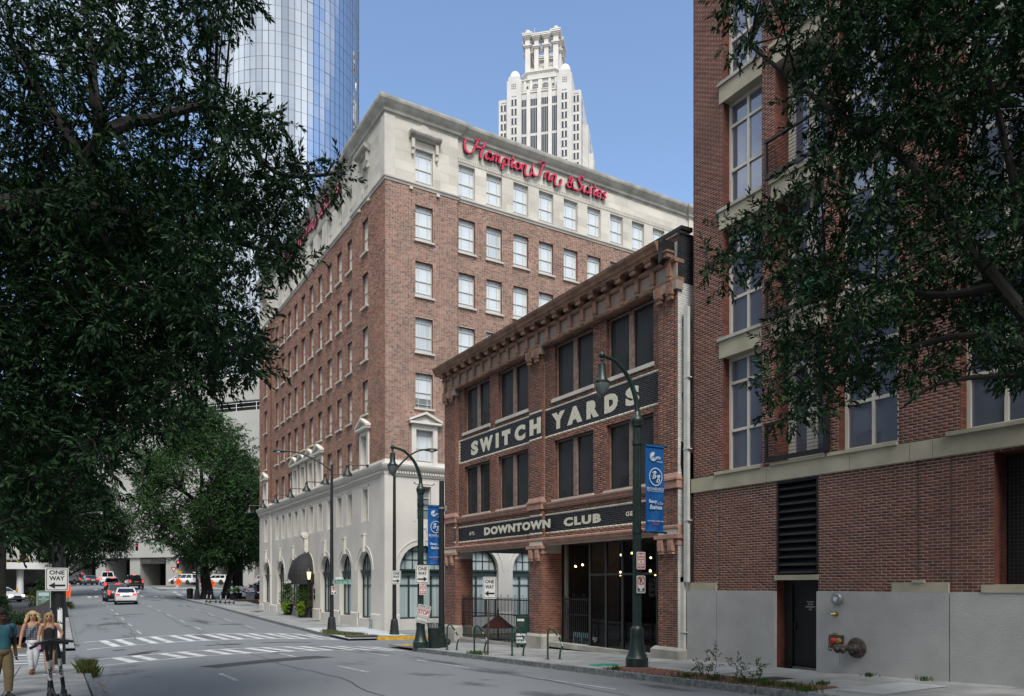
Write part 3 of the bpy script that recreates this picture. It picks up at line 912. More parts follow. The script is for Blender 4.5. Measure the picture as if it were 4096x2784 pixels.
def jamb(face, x, z0, z1, depth, mat, side=1, y00=0.):
    """brick courses returning into an opening (side=1: the jamb that faces +x)"""
    mb = MB(); z = z0; i = 0
    while z < z1 - .03:
        y = y00
        for wd in ((.1, .2, .2) if i % 2 else (.2, .2, .1)):
            y1 = min(y + wd, depth)
            if y1 - y > .03: mb.box(x - .02 if side > 0 else x - .006, x + .006 if side > 0 else x + .02, y + .004, y1 - .006, z, z + .0575)
            y = y1 + .0
        z += .068; i += 1
    face.part('brick', mb, mat, stuff=True)
for a, b in bays: jamb(FA, a, 3.16, A_TOP - 1.2, .28, M['brick_apt'])
jamb(FA, niche[0], 3.16, A_TOP - 1.2, .6, M['brick_apt'])
jamb(FA, 2.98, -.135, 2.7, .4, M['brick_apt'])
# string course in stone lengths
for i, (a, b) in enumerate(((-.05, 2.68), (2.69, 5.1), (5.11, 6.55), (6.56, 7.05), (7.06, 8.9), (8.91, 11.5), (11.51, 14))):
    mb = MB(); mb.box(a, b, -.055, .3, 2.72, 3.12); FA.part('stone_course', mb, M['stone_apt'])
fl_z = [3.2, 6.95, 10.58, 14.13]
for bi, (a, b) in enumerate(bays):
    for i, z in enumerate(fl_z):
        top = (fl_z[i + 1] - .57) if i < 3 else A_TOP - 1.2
        h = top - z; wd = b - a
        if i > 0:
            mb = MB(); mb.box(a - .13, b + .0, -.035, .3, z - .57, z - .09)
            sp = FA.part('spandrel_panel', mb, M['stone_apt'])
            mb = MB(); mb.box(a - .16, b + .02, -.085, .31, z - .088, z)
            part('sill', mb, M['lime_dark'], sp)
        else:
            mb = MB(); mb.box(a - .25, b + .02, -.10, .31, z - .08, z); FA.part('sill', mb, M['stone_apt'])
        vs_ = [wd / 2] if bi < 2 else [wd / 3, 2 * wd / 3]
        hs_ = [h * .36, h * .78]
        fr = grid_frame(wd, h, vs_, hs_, .075, .085, .09)
        wnd = FA.part('window', fr, M['white_frame'], a, .28, z)
        cols_ = [0] + vs_ + [wd]; rws = [0] + hs_ + [h]
        for ci in range(len(cols_) - 1):
            for ri in range(3):
                mb = MB(); mb.box(cols_[ci] + .035, cols_[ci + 1] - .035, .005, .015, rws[ri] + .035, rws[ri + 1] - .035)
                part('pane', mb, M['glass_apt'], wnd)
# balcony doors, railings
for i, z in enumerate(fl_z):
    top = (fl_z[i + 1] - .57) if i < 3 else A_TOP - 1.2
    a, b = niche; h = top - z; wd = b - a - .02
    if i > 0:
        mb = MB(); mb.box(a - .1, b + .08, -.05, .6, z - .57, z - .11); sp = FA.part('spandrel_panel', mb, M['stone_apt'])
        mb = MB(); mb.box(a - .14, b + .1, -.10, .61, z - .108, z - .02); part('sill', mb, M['stone_apt'], sp)
    else:
        mb = MB(); mb.box(a - .1, b + .1, -.10, .6, z - .08, z - .01); FA.part('sill', mb, M['stone_apt'])
    fr = grid_frame(wd, h, [wd / 2], [h - .62], .1, .09, .1)
    fr.box(.12, wd / 2 - .06, -.03, .04, .02, .2); fr.box(wd / 2 + .06, wd - .12, -.03, .04, .02, .2)
    for xx in (.10, wd / 2 - .16, wd / 2 + .06, wd - .20): fr.box(xx, xx + .1, -.035, .045, .1, h - .66)
    dr = FA.part('balcony_door', fr, M['white_frame'], a + .01, .56, z)
    for k in (0, 1):
        mb = MB(); mb.box(.1 + k * wd / 2, wd / 2 - .05 + k * wd / 2, .0, .02, .1, h - .1); part('pane', mb, M['glass_apt'], dr)
    if i < 3:
        x0, x1, zb, zt = 2.72, 4.52, z + .02, z + .98
        mb = MB()
        for xx in (x0, x1 - .05): mb.box(xx, xx + .05, -.16, -.09, zb, zt)
        mb.box(x1 - .02, x1 + .08, -.17, -.06, zb + .02, zt - .1)
        rl = FA.part('balcony_railing', mb, M['black_metal'])
        mb = MB(); mb.box(x0 - .03, x1 + .03, -.17, -.08, zt, zt + .05); part('top_rail', mb, M['black_metal'], rl)
        mb = MB(); mb.box(x0 + .05, x1 - .05, -.15, -.10, zb, zb + .12); part('bottom_rail', mb, M['black_metal'], rl)
        for k in range(8):
            zz = zb + .2 + k * .092
            mb = MB(); mb.tube([(x0 + .05, -.125, zz), (x1 - .05, -.125, zz)], .008, 6); part('rail_bar', mb, M['black_metal'], rl)
# concrete base panels
for (a, b) in ((-.2, .965), (.98, 2.95), (4.22, 7.41), (7.43, 11), (11.02, 15)):
    mb = MB(); mb.prism([(a, -2.6), (b, -2.6), (b, -.165), (b - .0, -.145), (a, -.145)], -.075, .45)
    FA.part('concrete_panel', mb, M['conc_apt'])
for (a, b, z) in ((-.1, .93, .085), (6.15, 7.39, .06)):
    mb = MB(); mb.box(a, b, -.065, .3, -.143, z); FA.part('cap_block', mb, M['stone_apt'])
mb = MB(); mb.box(6.62, 6.88, -.085, -.012, .06, .12); FA.part('cap_block', mb, M['stone_apt'])
mb = MB(); mb.box(8.05, 10.6, -.09, .2, -.143, .015); FA.part('sill', mb, M['stone_apt'])
# louvre, lintel, door
mb = MB()
mb.box(2.98, 3.03, -.01, .3, .28, 2.70); mb.box(4.17, 4.22, -.01, .3, .28, 2.70); mb.box(3.03, 4.17, -.01, .3, 2.63, 2.70); mb.box(3.03, 4.17, .28, .3, .28, 2.63, 1)
lv = FA.part('louvre', mb, [M['black_metal'], M['black']])
for k in range(12):
    z = .31 + k * .195
    mb = MB(); mb.prism([(0, 0), (1.14, 0), (1.14, .02), (0, .02)], 0, .22)
    me = mb.mesh('slat', pm('louvre_slat', (.025, .027, .03), .4, 0) if k == 0 else bpy.data.materials['louvre_slat'])
    o = part('slat', me, None, lv, (3.03, .02, z)); o.rotation_euler = (D2R(38), 0, 0)
mb = MB(); mb.box(2.95, 4.24, -.06, .4, .14, .268); FA.part('lintel', mb, M['stone_apt'])
mb = MB(); mb.box(2.98, 3.22, .3, .45, -2.3, .14); mb.box(4.14, 4.22, .3, .45, -2.3, .14); mb.box(3.22, 4.14, .3, .45, .02, .14); mb.box(2.98, 4.22, .46, .5, -2.3, .14)
FA.part('door_frame', mb, M['black_metal'])
mb = MB(); mb.box(3.23, 4.13, .36, .42, -2.09, .015)
dr = FA.part('door', mb, pm('black_door', (.009, .010, .012), .35, 0))
mb = MB(); mb.box(3.23, 4.13, .3, .42, -2.16, -2.095); part('threshold', mb, M['galv'], dr)
mb = MB(); mb.box(3.62, 3.85, .352, .359, -.66, -.38)
dsg = part('door_sign', mb, M['sign_black'], dr)
for k, s in enumerate(('DO NOT', 'BLOCK', 'EMERGENCY', 'EXIT')):
    letters('lettering', s, .05, M['sign_white'], dr, (3.735, .349, -.42 - k * .063), depth=.001)
mb = MB(); mb.box(3.27, 3.31, .31, .36, -1.15, -.95); part('handle', mb, M['black_metal'], dr)
# dark service opening behind mesh
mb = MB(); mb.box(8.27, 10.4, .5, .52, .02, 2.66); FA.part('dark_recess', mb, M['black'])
mb = MB()
for k in range(28):
    mb.tube([(8.3 + k * .075, .2, .03), (8.3 + k * .075, .2, 2.65)], .004, 4)
for k in range(34):
    mb.tube([(8.28, .2, .05 + k * .077), (10.4, .2, .05 + k * .077)], .004, 4)
FA.part('mesh_screen', mb, M['black_metal'], stuff=True)
# things fixed to the wall
o = thing('fire_bell', 'round grey fire alarm bell on the concrete wall right of the black door', 'alarm bell', (15.88, 11.17, -.32))
mb = MB(); mb.lathe([(.06, 0), (.06, .05), (.145, .055), (.15, .09), (.13, .125), (.07, .14), (.065, .138)], 24); part('gong', mb, M['galv'], o, smooth=True).rotation_euler = (0, D2R(-90), 0)
mb = MB(); mb.lathe([(.055, .139), (.055, .146)], 18); part('label_plate', mb, M['banner_ink'], o).rotation_euler = (0, D2R(-90), 0)
o = thing('hose_bibb', 'small brass wall spout below the fire alarm bell', 'spout', (15.88, 11.22, -.68))
mb = MB(); mb.lathe([(.06, 0), (.06, .012), (.028, .015), (.028, .07)], 12); part('flange', mb, M['brass'], o, smooth=True).rotation_euler = (0, D2R(-90), 0)
mb = MB(); mb.tube([(-.06, 0, 0), (-.1, .03, -.005), (-.13, .06, -.02)], [.03, .028, .036], 10); part('nozzle', mb, M['brass'], o, smooth=True)
o = thing('fire_hose_connection', 'rusty fire department pipe connection with red and brass caps on concrete wall', 'fire connection', (15.87, 10.85, -1.45))
mb = MB(); mb.box(-.02, 0, .17, .57, -.02, .27); part('back_plate', mb, M['rust'], o)
mb = MB(); mb.lathe([(.05, 0), (.235, 0), (.24, .035), (.2, .05), (.09, .055), (.085, .22), (.11, .225), (.11, .25)], 22); f = part('flange', mb, M['rust'], o, (0, -.17, 0), smooth=True); f.rotation_euler = (0, D2R(-90), 0)
for k in range(8):
    mb = MB(); a = k * math.pi / 4; mb.lathe([(.02, .04), (.02, .065)], 6, .205 * math.cos(a), .205 * math.sin(a)); b_ = part('bolt', mb, M['rust'], f)
mb = MB(); mb.tube([(-.2, -.3, -.01), (-.2, -.17, 0), (-.2, .1, 0), (-.2, .28, 0)], [.05, .085, .075, .05], 12); part('pipe', mb, M['rust'], o, smooth=True)
for y, mt in ((.33, 'sign_red'), (.18, 'brass')):
    mb = MB(); mb.lathe([(.075, 0), (.075, .05), (.06, .06), (.02, .065), (.02, .09)], 14); part('cap', mb, M['sign_red'] if mt == 'sign_red' else M['brass'], o, (-.05, y + .08, .13), smooth=True).rotation_euler = (0, D2R(-90), 0)
for y in (-.02, .12):
    mb = MB(); mb.lathe([(.05, 0), (.055, .1), (.075, .11), (.075, .15)], 12); part('hose_outlet', mb, M['rust'], o, (-.2, y, 0), smooth=True).rotation_euler = (0, D2R(-120), D2R(-15))
mb = MB(); mb.tube([(-.24 + .07 * math.cos(t), .36, .07 * math.sin(t) - .02) for t in [i * math.pi / 6 for i in range(13)]], .012, 6); mb.tube([(-.2, .28, 0), (-.24, .37, -.02)], .014, 6); part('hand_wheel', mb, M['rust'], o)
mb = MB(); mb.tube([(-.2, -.3, -.01), (-.2, -.4, .0)], .014, 6); mb.tube([(-.2, -.39, -.05), (-.2, -.4, .05)], .01, 6); part('hand_wheel', mb, M['rust'], o)
mb = MB(); mb.tube([(-.22, .13, -.08), (-.22, .13, -.4)], .004, 5); part('chain', mb, M['rust'], o)
mb = MB(); mb.box(-.006, 0, .36, .47, .28, .32); part('tag_plate', mb, M['brass'], o)

# ------------------------------------------------------------------ three-storey club building
club = thing('club_building', 'three-storey old red brick building with black painted sign bands and terracotta cornice', 'building', (15.8, 31.95, -2.65), D2R(-90))
FC = Face(club)
CW = 15.6
cw_cols = [(1.74, 4.08), (4.79, 7.14), (8.97, 11.33), (12.07, 14.39)]
c_open = [(a, b, c, d) for a, b in cw_cols for c, d in ((3.19, 5.38), (6.95, 8.95))]
g_open = [(1.15, 7.44, -2.8, 1.64), (8.34, 14.76, -2.8, 1.56)]
w = MB()
wall_grid(w, 0, CW, 1.5, 10.47, c_open, 0, .28, 0, True, 1)
for a, b in ((0, 1.15), (7.44, 8.34), (14.76, CW)):                   # piers, full depth
    w.box(a, b, 0, .75, -2.8, 1.8)
for a, b in ((0, 1.15), (7.44, 8.34), (14.76, CW)):
    w.box(a, b, -.14, .0, -2.8, 9.0)
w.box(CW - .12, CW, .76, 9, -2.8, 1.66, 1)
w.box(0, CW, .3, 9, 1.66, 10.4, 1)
w.box(0, .6, 8.0, 8.8, -2.8, 1.66)
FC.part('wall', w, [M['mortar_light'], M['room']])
def club_tone(x, z, t):
    if 1.2 <= x <= 14.77 and 5.56 <= z <= 6.70:
        return 3 if (z > 6.60 or z < 5.65 or x < 1.3) else 2
    if .95 <= x <= 14.8 and 1.94 <= z <= 2.70:
        return 3 if (z > 2.63 or z < 2.0 or x < 1.02 or x > 14.73) else 2
    return 1 if t and random.random() < .8 else 0
mb = MB()
for a, b, c, d in ((1.3, 14.77, 5.65, 6.60), (1.02, 14.73, 2.0, 2.63)):
    mb.poly([(a, -.002, c), (b, -.002, c), (b, -.002, d), (a, -.002, d)])
    mb.poly([(7.44, -.142, c), (8.34, -.142, c), (8.34, -.142, d), (7.44, -.142, d)])
FC.part('painted_band', mb, M['brick_black'], stuff=True)
bk = Bricks(FC, 'brick', [M['brick_club'], M['brick_dark'], M['brick_black'], M['brick_cream']], .006)
for a, b in ((1.15, 7.44), (8.34, 14.76)):
    bk.add(a, b, 1.82, 9.0, c_open, bond='flemish', fn=club_tone)
bk.add(0, CW, 10.30, 10.47, (), bond='running', fn=lambda x, z, t: 0)
for a, b in ((0, 1.15), (7.44, 8.34), (14.76, CW)):
    bk.add(a, b, 1.82 if a else 1.82, 8.75, (), y=-.14, bond='flemish', fn=club_tone)
    bk.add(a + (.0), b, -1.92, 1.22, (), y=-.14, bond='flemish', fn=club_tone)
bk.flush(300, lambda x, z: x > 13 or z < 1.2)
for x in (1.15, 8.34): jamb(FC, x, 1.82, 8.75, -.01, M['brick_club'], 1, -.14)
for a, b in cw_cols:
    for c, d in ((3.19, 5.38), (6.95, 8.95)): jamb(FC, a, c, d, .2, M['brick_club'])
# pier sides that face the street corner (seen through the openings)
for x, side in ((1.15, 1), (8.34, 1)):
    mb = MB(); z = -1.92; i = 0
    while z < 1.22:
        y = -.14
        for wd in ((.1, .2, .2, .2, .2) if i % 2 else (.2, .2, .2, .2, .1)):
            y1 = min(y + wd, .74)
            if y1 - y > .03: mb.box(x - .02, x + .009, y + .005, y1 - .006, z, z + .058)
            y = y1
        z += .0685; i += 1
    FC.part('brick', mb, M['brick_club'], stuff=True)
# windows
for wi, (a, b) in enumerate(cw_cols):
    for c, d in ((3.19, 5.38), (6.95, 8.95)):
        wd, h = b - a, d - c
        fr = grid_frame(wd, h, [], [], .05, .05, .09)
        fr.box(wd / 2 - .105, wd / 2 + .105, -.07, .06, .05, h - .05)
        wo = FC.part('window', fr, pm('peeling_frame', (.30, .215, .175), .85, .3, 9, .3, 20, c2=(.17, .12, .10)) if 'peeling_frame' not in bpy.data.materials else bpy.data.materials['peeling_frame'], a, .16, c)
        for k in (0, 1):
            x0, x1 = (.05, wd / 2 - .105) if k == 0 else (wd / 2 + .105, wd - .05)
            mb = MB(); mb.box(x0, x1, .03, .04, .05, h - .05)
            part('pane', mb, M['glass_dark'], wo)
            s2 = grid_frame(x1 - x0, h - .1, [], [], .02, .028, .03)
            part('sash', s2, M['black_metal'], wo, (x0, .015, .05))
        mb = MB(); mb.box(a - .12, b + .06, -.07, .2, c - .13, c - .003); FC.part('sill', mb, M['lime'])
# belt courses and mouldings
def mould(name, z0, prof, mat, x0=-.02, x1=CW + .02, y=0., label=None):
    mb = MB(); mb.sweep([(x0, y), (x1, y)], [(o, z0 + z) for o, z in prof]); FC.part(name, mb, mat, label=label)
mould('belt_course', 2.82, [(-.2, .06), (.06, .06), (.07, .1), (.10, .12), (.10, .18), (.14, .22), (.15, .28), (.08, .3), (-.2, .34)], M['terra_pink'])
mould('belt_course', 1.52, [(-.3, .02), (.08, .02), (.09, .06), (.12, .09), (.13, .15), (.17, .2), (.17, .26), (.09, .29), (-.2, .3)], M['terra_pink'])
for x0, x1 in ((-.03, 1.2), (7.38, 8.40), (14.70, CW + .05)):
    for z0, nm in ((2.84, 'pier_base'),):
        mb = MB(); mb.box(x0 - .02, x1 + .02, -.26, -.0, z0 + .3, z0 + .36); mb.box(x0, x1, -.22, 0, z0 + .06, z0 + .3); mb.taper(x0, x1, -.21, 0, z0 + .36, z0 + .52, .05, .05)
        FC.part(nm, mb, M['terra_pink'])
    mb = MB(); mb.box(x0 - .03, x1 + .03, -.25, .0, 1.40, 1.52)                # capitals with two fluted drops
    mb.box(x0 + .02, x1 - .02, -.17, 0, 1.2, 1.40)
    cp = FC.part('pier_capital', mb, M['terra_pink'])
    for k in (.27, .73):
        cx = x0 + (x1 - x0) * k; mb = MB(); mb.box(cx - .1, cx + .1, -.26, -.14, 1.02, 1.37); mb.taper(cx - .1, cx + .1, -.25, -.15, .94, 1.02, .03, 0)
        for q in (-.07, 0, .07): mb.box(cx + q - .018, cx + q + .018, -.28, -.25, 1.04, 1.32)
        part('drop', mb, M['terra_pink'], cp)
    mb = MB(); mb.box(x0 - .02, x1 + .02, -.27, 0, 8.76, 9.02); cp = FC.part('pier_capital', mb, M['patina'])
    for k in (.25, .75):
        cx = x0 + (x1 - x0) * k; mb = MB(); mb.box(cx - .13, cx + .13, -.33, -.2, 8.62, 9.0); mb.taper(cx - .1, cx + .1, -.31, -.2, 8.5, 8.62, 0, 0)
        for q in (-.06, 0.0, .06): mb.box(cx + q - .02, cx + q + .02, -.35, -.32, 8.66, 8.96)
        part('drop', mb, M['terra'], cp)
    mb = MB(); zb = gz(15.6, 31.95 - (x0 + x1) / 2)
    mb.taper(x0 - .12, x1 + .12, -.30, .62, zb - .2, -1.93, .0, .0); mb.taper(x0 - .12, x1 + .12, -.30, .62, -1.93, -1.84, .09, .09)
    FC.part('pier_plinth', mb, M['lime_dark'])
# frieze, brackets, modillions, cornice, coping
mb = MB(); mb.box(-.05, CW, -.2, .1, 9.02, 9.62); fz = FC.part('frieze', mb, M['patina'])
mould('frieze_moulding', 9.0, [(-.1, 0), (.23, 0), (.25, .04), (.25, .12), (.21, .16), (-.1, .16)], M['terra'])
n_br = 22
for i in range(n_br):
    cx = .25 + i * (CW - .5) / (n_br - 1)
    mb = MB(); mb.box(cx - .09, cx + .09, -.30, -.18, 9.2, 9.62); mb.taper(cx - .075, cx + .075, -.28, -.18, 9.08, 9.2, 0, 0); mb.box(cx - .1, cx + .1, -.27, -.18, 9.06, 9.1)
    br = FC.part('bracket', mb, M['terra'])
    mb = MB(); mb.box(cx - .13, cx + .13, -.46, -.2, 9.72, 9.86); mb.box(cx - .16, cx + .16, -.49, -.2, 9.86, 9.92)
    part('modillion', mb, M['terra'], br)
mould('bed_moulding', 9.58, [(-.1, 0), (.26, 0), (.3, .06), (.3, .12), (-.1, .12)], M['terra'])
mould('cornice', 9.92, [(-.1, 0), (.50, 0), (.51, .06), (.55, .09), (.58, .18), (.63, .26), (.65, .34), (.60, .36), (-.1, .40)], M['terra'], x0=-.34, x1=15.15)
mb = MB(); mb.prism([(15.15, 9.6), (15.32, 9.7), (15.32, 10.3), (15.15, 10.3)], -.5, .02); FC.part('cornice_stop', mb, M['black_metal'])
mould('coping_bed', 10.47, [(-.3, 0), (.05, 0), (.06, .06), (-.3, .06)], M['lime'])
mould('coping', 10.53, [(-.35, 0), (.10, 0), (.11, .10), (-.35, .12)], M['black_metal'], x0=-.1, x1=CW + .12)
# end wall towards the apartment building
FS = Face(club, D2R(90))
side = MB(); ex = 31.95 - CW
def sideloc(x, y, z): return (CW + .001, x, z)
mb = MB(); mb.poly([(CW + .001, 0, -2.7), (CW + .001, 9, -2.7), (CW + .001, 9, 10.5), (CW + .001, 0, 10.5)], 0); FC.part('end_wall', mb, M['mortar_light'])
mbw, mbb = MB(), MB(); z = -2.3; i = 0
rs = random.Random(8)
while z < 10.45:
    y = -.14 - (.1 if i % 2 else 0)
    while y < 1.2:
        a, b = max(y, -.14), y + .2
        (mbb if z > 8.95 + rs.uniform(-.05, .05) else mbw).box(CW - .02, CW + .01 + rs.uniform(0, .004), a, b, z, z + .058)
        y += .2105
    z += .0685; i += 1
FC.part('brick', mbw, M['brick_white'], stuff=True, label='white painted end wall bricks')
FC.part('brick', mbb, M['brick_black'], stuff=True, label='black painted end wall bricks')
M['mural_blue'] = pm('mural_blue', (.16, .21, .32), .8, .3, 4)
for (y, z, ry, rz_) in ((.22, 7.7, .18, .55), (.34, 6.1, .1, .35), (.12, 5.6, .12, .2), (.3, 4.6, .12, .4)):
    mb = MB(); mb.poly([(CW + .017, y + ry * math.cos(t) * (1 + .2 * math.sin(3 * t)), z + rz_ * math.sin(t)) for t in [k * math.pi / 9 for k in range(18)]]); FC.part('paint_patch', mb, M['mural_blue'])
mb = MB(); mb.poly([(CW + .018, y, z) for y, z in ((-.02, 4.3), (.5, 3.9), (.5, 2.6), (.1, 2.9), (-.05, 3.6))]); FC.part('paint_patch', mb, M['brick_black'])
# painted lettering
FC_l = lambda s, x0, x1, z0, z1, y=-.013, **k: letters('painted_lettering', s, .5, M['cream_letter'], club, FC.loc((x0 + x1) / 2, y, (z0 + z1) / 2), 0, depth=.0015, fit=(x1 - x0, z1 - z0), **k)
xs = [2.40, 3.22, 4.72, 5.14, 6.22]
for s, a, b, bo in (('S', 2.40, 3.06, .03), ('W', 3.20, 4.36, .035), ('I', 4.60, 4.86, .05), ('T', 5.12, 5.80, .05), ('C', 6.14, 6.95, .035)):
    FC_l(s, a, b, 5.80, 6.42, bold=bo)
FC_l('H', 7.48, 8.28, 5.80, 6.42, y=-.153, bold=.04)
for s, a, b in (('Y', 8.80, 9.66), ('A', 9.80, 10.72), ('R', 10.96, 11.66), ('D', 11.96, 12.68), ('S', 13.06, 13.74)):
    FC_l(s, a, b, 5.80, 6.42, bold=.03 if s == 'S' else .045)
FC_l('DOWNTOWN', 3.87, 8.93, 2.15, 2.49, y=-.162, bold=.03, space=1.15)
FC_l('CLUB', 9.58, 11.78, 2.15, 2.47, y=-.016, bold=.03, space=1.2)
FC_l('ATL', 2.22, 2.74, 2.25, 2.40, bold=.02, space=1.2)
FC_l('GEO', 13.07, 13.66, 2.25, 2.40, bold=.02, space=1.2)
mb = MB()                                                             # the middle pier steps out under the lower sign too
# patio bay, storefront
mb = MB(); mb.box(.0, 8.3, -.02, 8.5, -2.9, -2.45); mb.box(8.34, CW, .0, 9, -2.9, -2.30)
FC.part('floor', mb, M['walk'])
mb = MB(); mb.box(1.15, 7.44, .0, .22, -2.75, -2.36); FC.part('kerb_wall', mb, M['lime_dark'])
mb = MB(); mb.box(8.6, CW, .0, .5, -2.5, -2.13); FC.part('step', mb, M['lime_dark'])
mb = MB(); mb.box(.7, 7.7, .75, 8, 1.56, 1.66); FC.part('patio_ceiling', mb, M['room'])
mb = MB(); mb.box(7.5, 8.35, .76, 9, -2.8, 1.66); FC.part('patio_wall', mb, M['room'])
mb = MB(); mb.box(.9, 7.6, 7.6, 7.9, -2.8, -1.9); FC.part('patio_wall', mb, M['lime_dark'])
posts = [10.82, 11.72, 12.60, 13.46, 14.30, 14.74]
mb = MB()
for x in posts: mb.box(x - .035, x + .035, .22, .32, -2.2, 1.56)
mb.box(10.82, 14.76, .225, .315, .34, .41); mb.box(10.82, 14.76, .225, .315, 1.49, 1.56); mb.box(10.82, 14.76, .225, .315, -2.22, -2.13)
sf = FC.part('storefront_frame', mb, pm('storefront_metal', (.03, .033, .037), .4, 0))
for a, b in zip(posts, posts[1:]):
    for c, d in ((-2.13, .34), (.41, 1.49)):
        mb = MB(); mb.poly([(a + .035, .265, c), (b - .035, .265, c), (b - .035, .265, d), (a + .035, .265, d)]); part('pane', mb, M['glass_store'], sf)
for x, lines in ((10.98, ('Switchyards', 'Downtown', 'Club')),):
    for k, s in enumerate(lines):
        letters('window_lettering', s, .055, M['sign_white'], sf, (x + .1, .258, -1.84 - k * .062), depth=.0005)
mb = MB(); mb.box(8.9, 9.02, .5, .6, -2.2, 1.56); mb.box(9.8, 9.9, 1.2, 1.3, -2.2, 1.56); mb.box(10.76, 10.80, .32, 1.6, -2.2, 1.56)
FC.part('door_frame', mb, pm('grey_jamb', (.16, .15, .14), .7, .1))
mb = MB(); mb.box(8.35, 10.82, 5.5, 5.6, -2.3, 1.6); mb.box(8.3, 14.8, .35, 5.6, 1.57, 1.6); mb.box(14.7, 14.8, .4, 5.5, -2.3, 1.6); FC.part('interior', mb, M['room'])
hp = thing('street_level_banner', 'pale blue lettered board behind the black gate bars', 'banner', (15.8 + .9, 31.95 - 9.85, -2.28), D2R(-90))
mb = MB(); mb.box(-.95, .95, -.01, .01, .0, .52); part('board', mb, pm('pale_blue_board', (.20, .42, .50), .6, .05), hp)
letters('lettering', 'TO SWITCH', .3, M['sign_black'], hp, (0, -.014, .22), depth=.001, fit=(1.75, .24), bold=.012)
# string lights
sl = thing('string_lights', 'warm bulb string lights glowing inside the dark storefront', 'string lights', (16.75, 23.2, 1.45))
mb = MB(); bulbs = []
rb = random.Random(21)
for (y0, y1, x0) in ((.0, -5.5, -.15), (.2, -5.8, .3), (0, -5, .7), (0.1, -5.2, 1.4)):
    pts = []
    for i in range(15):
        t = i / 14; z = -.25 - .75 * math.sin(math.pi * (t * 2 % 1)) - .15 * rb.random()
        pts.append((x0 + .6 * t, y0 + (y1 - y0) * t, z))
        if i % 2: bulbs.append(pts[-1])
    mb.tube(pts, .006, 5)
part('cable', mb, M['black'], sl)
bm_ = MB(); bm_.ball((0, 0, -.05), .042, 8, 6); bmesh_ = bm_.mesh('bulb', M['bulb'], True)
for p in bulbs: part('bulb', bmesh_, None, sl, p)
# street fence of the patio and gate bars
def picket_fence(name, label, x0, x1, y, z0, z1, hoops=True):
    o = thing(name, label, 'fence', (15.8 + y, 31.95 - x0, z0), D2R(-90))
    L = x1 - x0; H = z1 - z0
    n = int(L / .115)
    pk = MB(); pk.box(-.011, .011, -.011, .011, 0, H)
    pkm = pk.mesh('picket', M['black_metal'])
    hb = MB(); hb.tube([(.052 * math.cos(t) + .057, 0, H + .05 + .052 * math.sin(t)) for t in [-.6 + k * 4.34 / 9 for k in range(10)]], .009, 5, caps=False); hm = hb.mesh('hoop', M['black_metal'])
    for i in range(n + 1):
        part('picket', pkm, None, o, (i * L / n, 0, 0))
        if hoops and i % 5 == 0 and i < n: part('hoop', hm, None, o, (i * L / n, 0, 0))
    for z in (.12, H * .62, H - .1):
        mb = MB(); mb.box(0, L, -.018, .018, z - .02, z + .02); part('rail', mb, M['black_metal'], o)
    return o
picket_fence('patio_fence', 'black picket fence with hoop tops closing the open brick bay', 1.3, 7.4, .12, -2.36, -.5)
picket_fence('patio_fence', 'second black picket fence at the back of the open patio', 1.0, 7.4, 4.2, -2.45, -.4)
picket_fence('gate', 'black barred gate beside the dark storefront glass', 8.95, 10.75, .42, -2.15, -.42)
umb = thing('folded_umbrella', 'dark red folded canopy on the patio behind the picket fence', 'umbrella', (16.9, 31.95 - 2.9, -2.45))
mb = MB(); mb.lathe([(.8, .55), (.5, .76), (.05, 1.12)], 8, 0, 0); part('canopy', mb, pm('dark_red_cloth', (.10, .014, .011), .9, .2, 3), umb)
mb = MB(); mb.lathe([(.03, 0), (.03, 1.4)], 8); mb.lathe([(.3, 0), (.3, .05)], 12); part('pole', mb, M['black_metal'], umb)
# downspout between the two buildings
ds = thing('downspout', 'pale square downspout in the gap between the two brick buildings', 'downspout', (15.80, 16.12, -2.2))
mb = MB(); mb.box(-.05, .05, -.08, .08, 2.45, 10.4); part('pipe', mb, M['pale_pipe'], ds)
mb = MB(); mb.prism([(-.05, 2.3), (.05, 2.3), (.05, 2.45), (-.05, 2.45)], -.08, .3); part('offset', mb, M['pale_pipe'], ds)
mb = MB(); mb.box(-.05, .05, .08, .24, .1, 2.45); mb.taper(-.14, .05, .08, .24, -.02, .12, 0, 0); part('pipe', mb, M['pale_pipe'], ds)
for z in (.8, 4.1, 6.2, 8.3):
    mb = MB(); mb.box(-.06, .08, -.14 if z > 2.4 else .04, .1 if z > 2.4 else .28, z, z + .03); part('bracket', mb, M['pale_pipe'], ds)

# ------------------------------------------------------------------ brick hotel
hot = thing('brick_hotel', 'seven-storey brick hotel with limestone top and pale stucco base at the corner', 'building', (16, 40.2, -2.65))
HB, HA = Face(hot, 0), Face(hot, D2R(-90))
LA, LB = 31.0, 27.6
Z_ST, Z_BR, Z_LM, Z_TOP = 6.35, 7.2, 23.22, 27.0
a_cols = [-3.15, -6.28, -8.38, -10.48, -12.7, -14.85, -16.95, -19.05, -20.95, -22.95, -25.0, -28.55]
b_cols = [2.3, 5.18, 7.1, 9.05, 10.98, 12.93, 14.86, 16.8, 18.73, 20.66, 22.5, 25.4]
row_z = [7.06, 10.36, 13.62, 16.88, 20.15]
wA, wB_, wh = 1.0, 1.12, 2.04
def rects(cols_, w, rows): return [(c - w / 2, c + w / 2, z, z + wh) for c in cols_ for z in rows]
opA, opB = rects(a_cols, wA, row_z), rects(b_cols, wB_, row_z)
opA_l, opB_l = rects(a_cols, wA, [23.42]), rects(b_cols, wB_, [23.42])
PA = [(-31, -26.9), (-5.5, .12)]                   # projecting end bays
PB = [(-.12, 4.52), (23.5, 27.6)]
def yp(x, P): return -.12 if any(a <= x <= b for a, b in P) else 0.
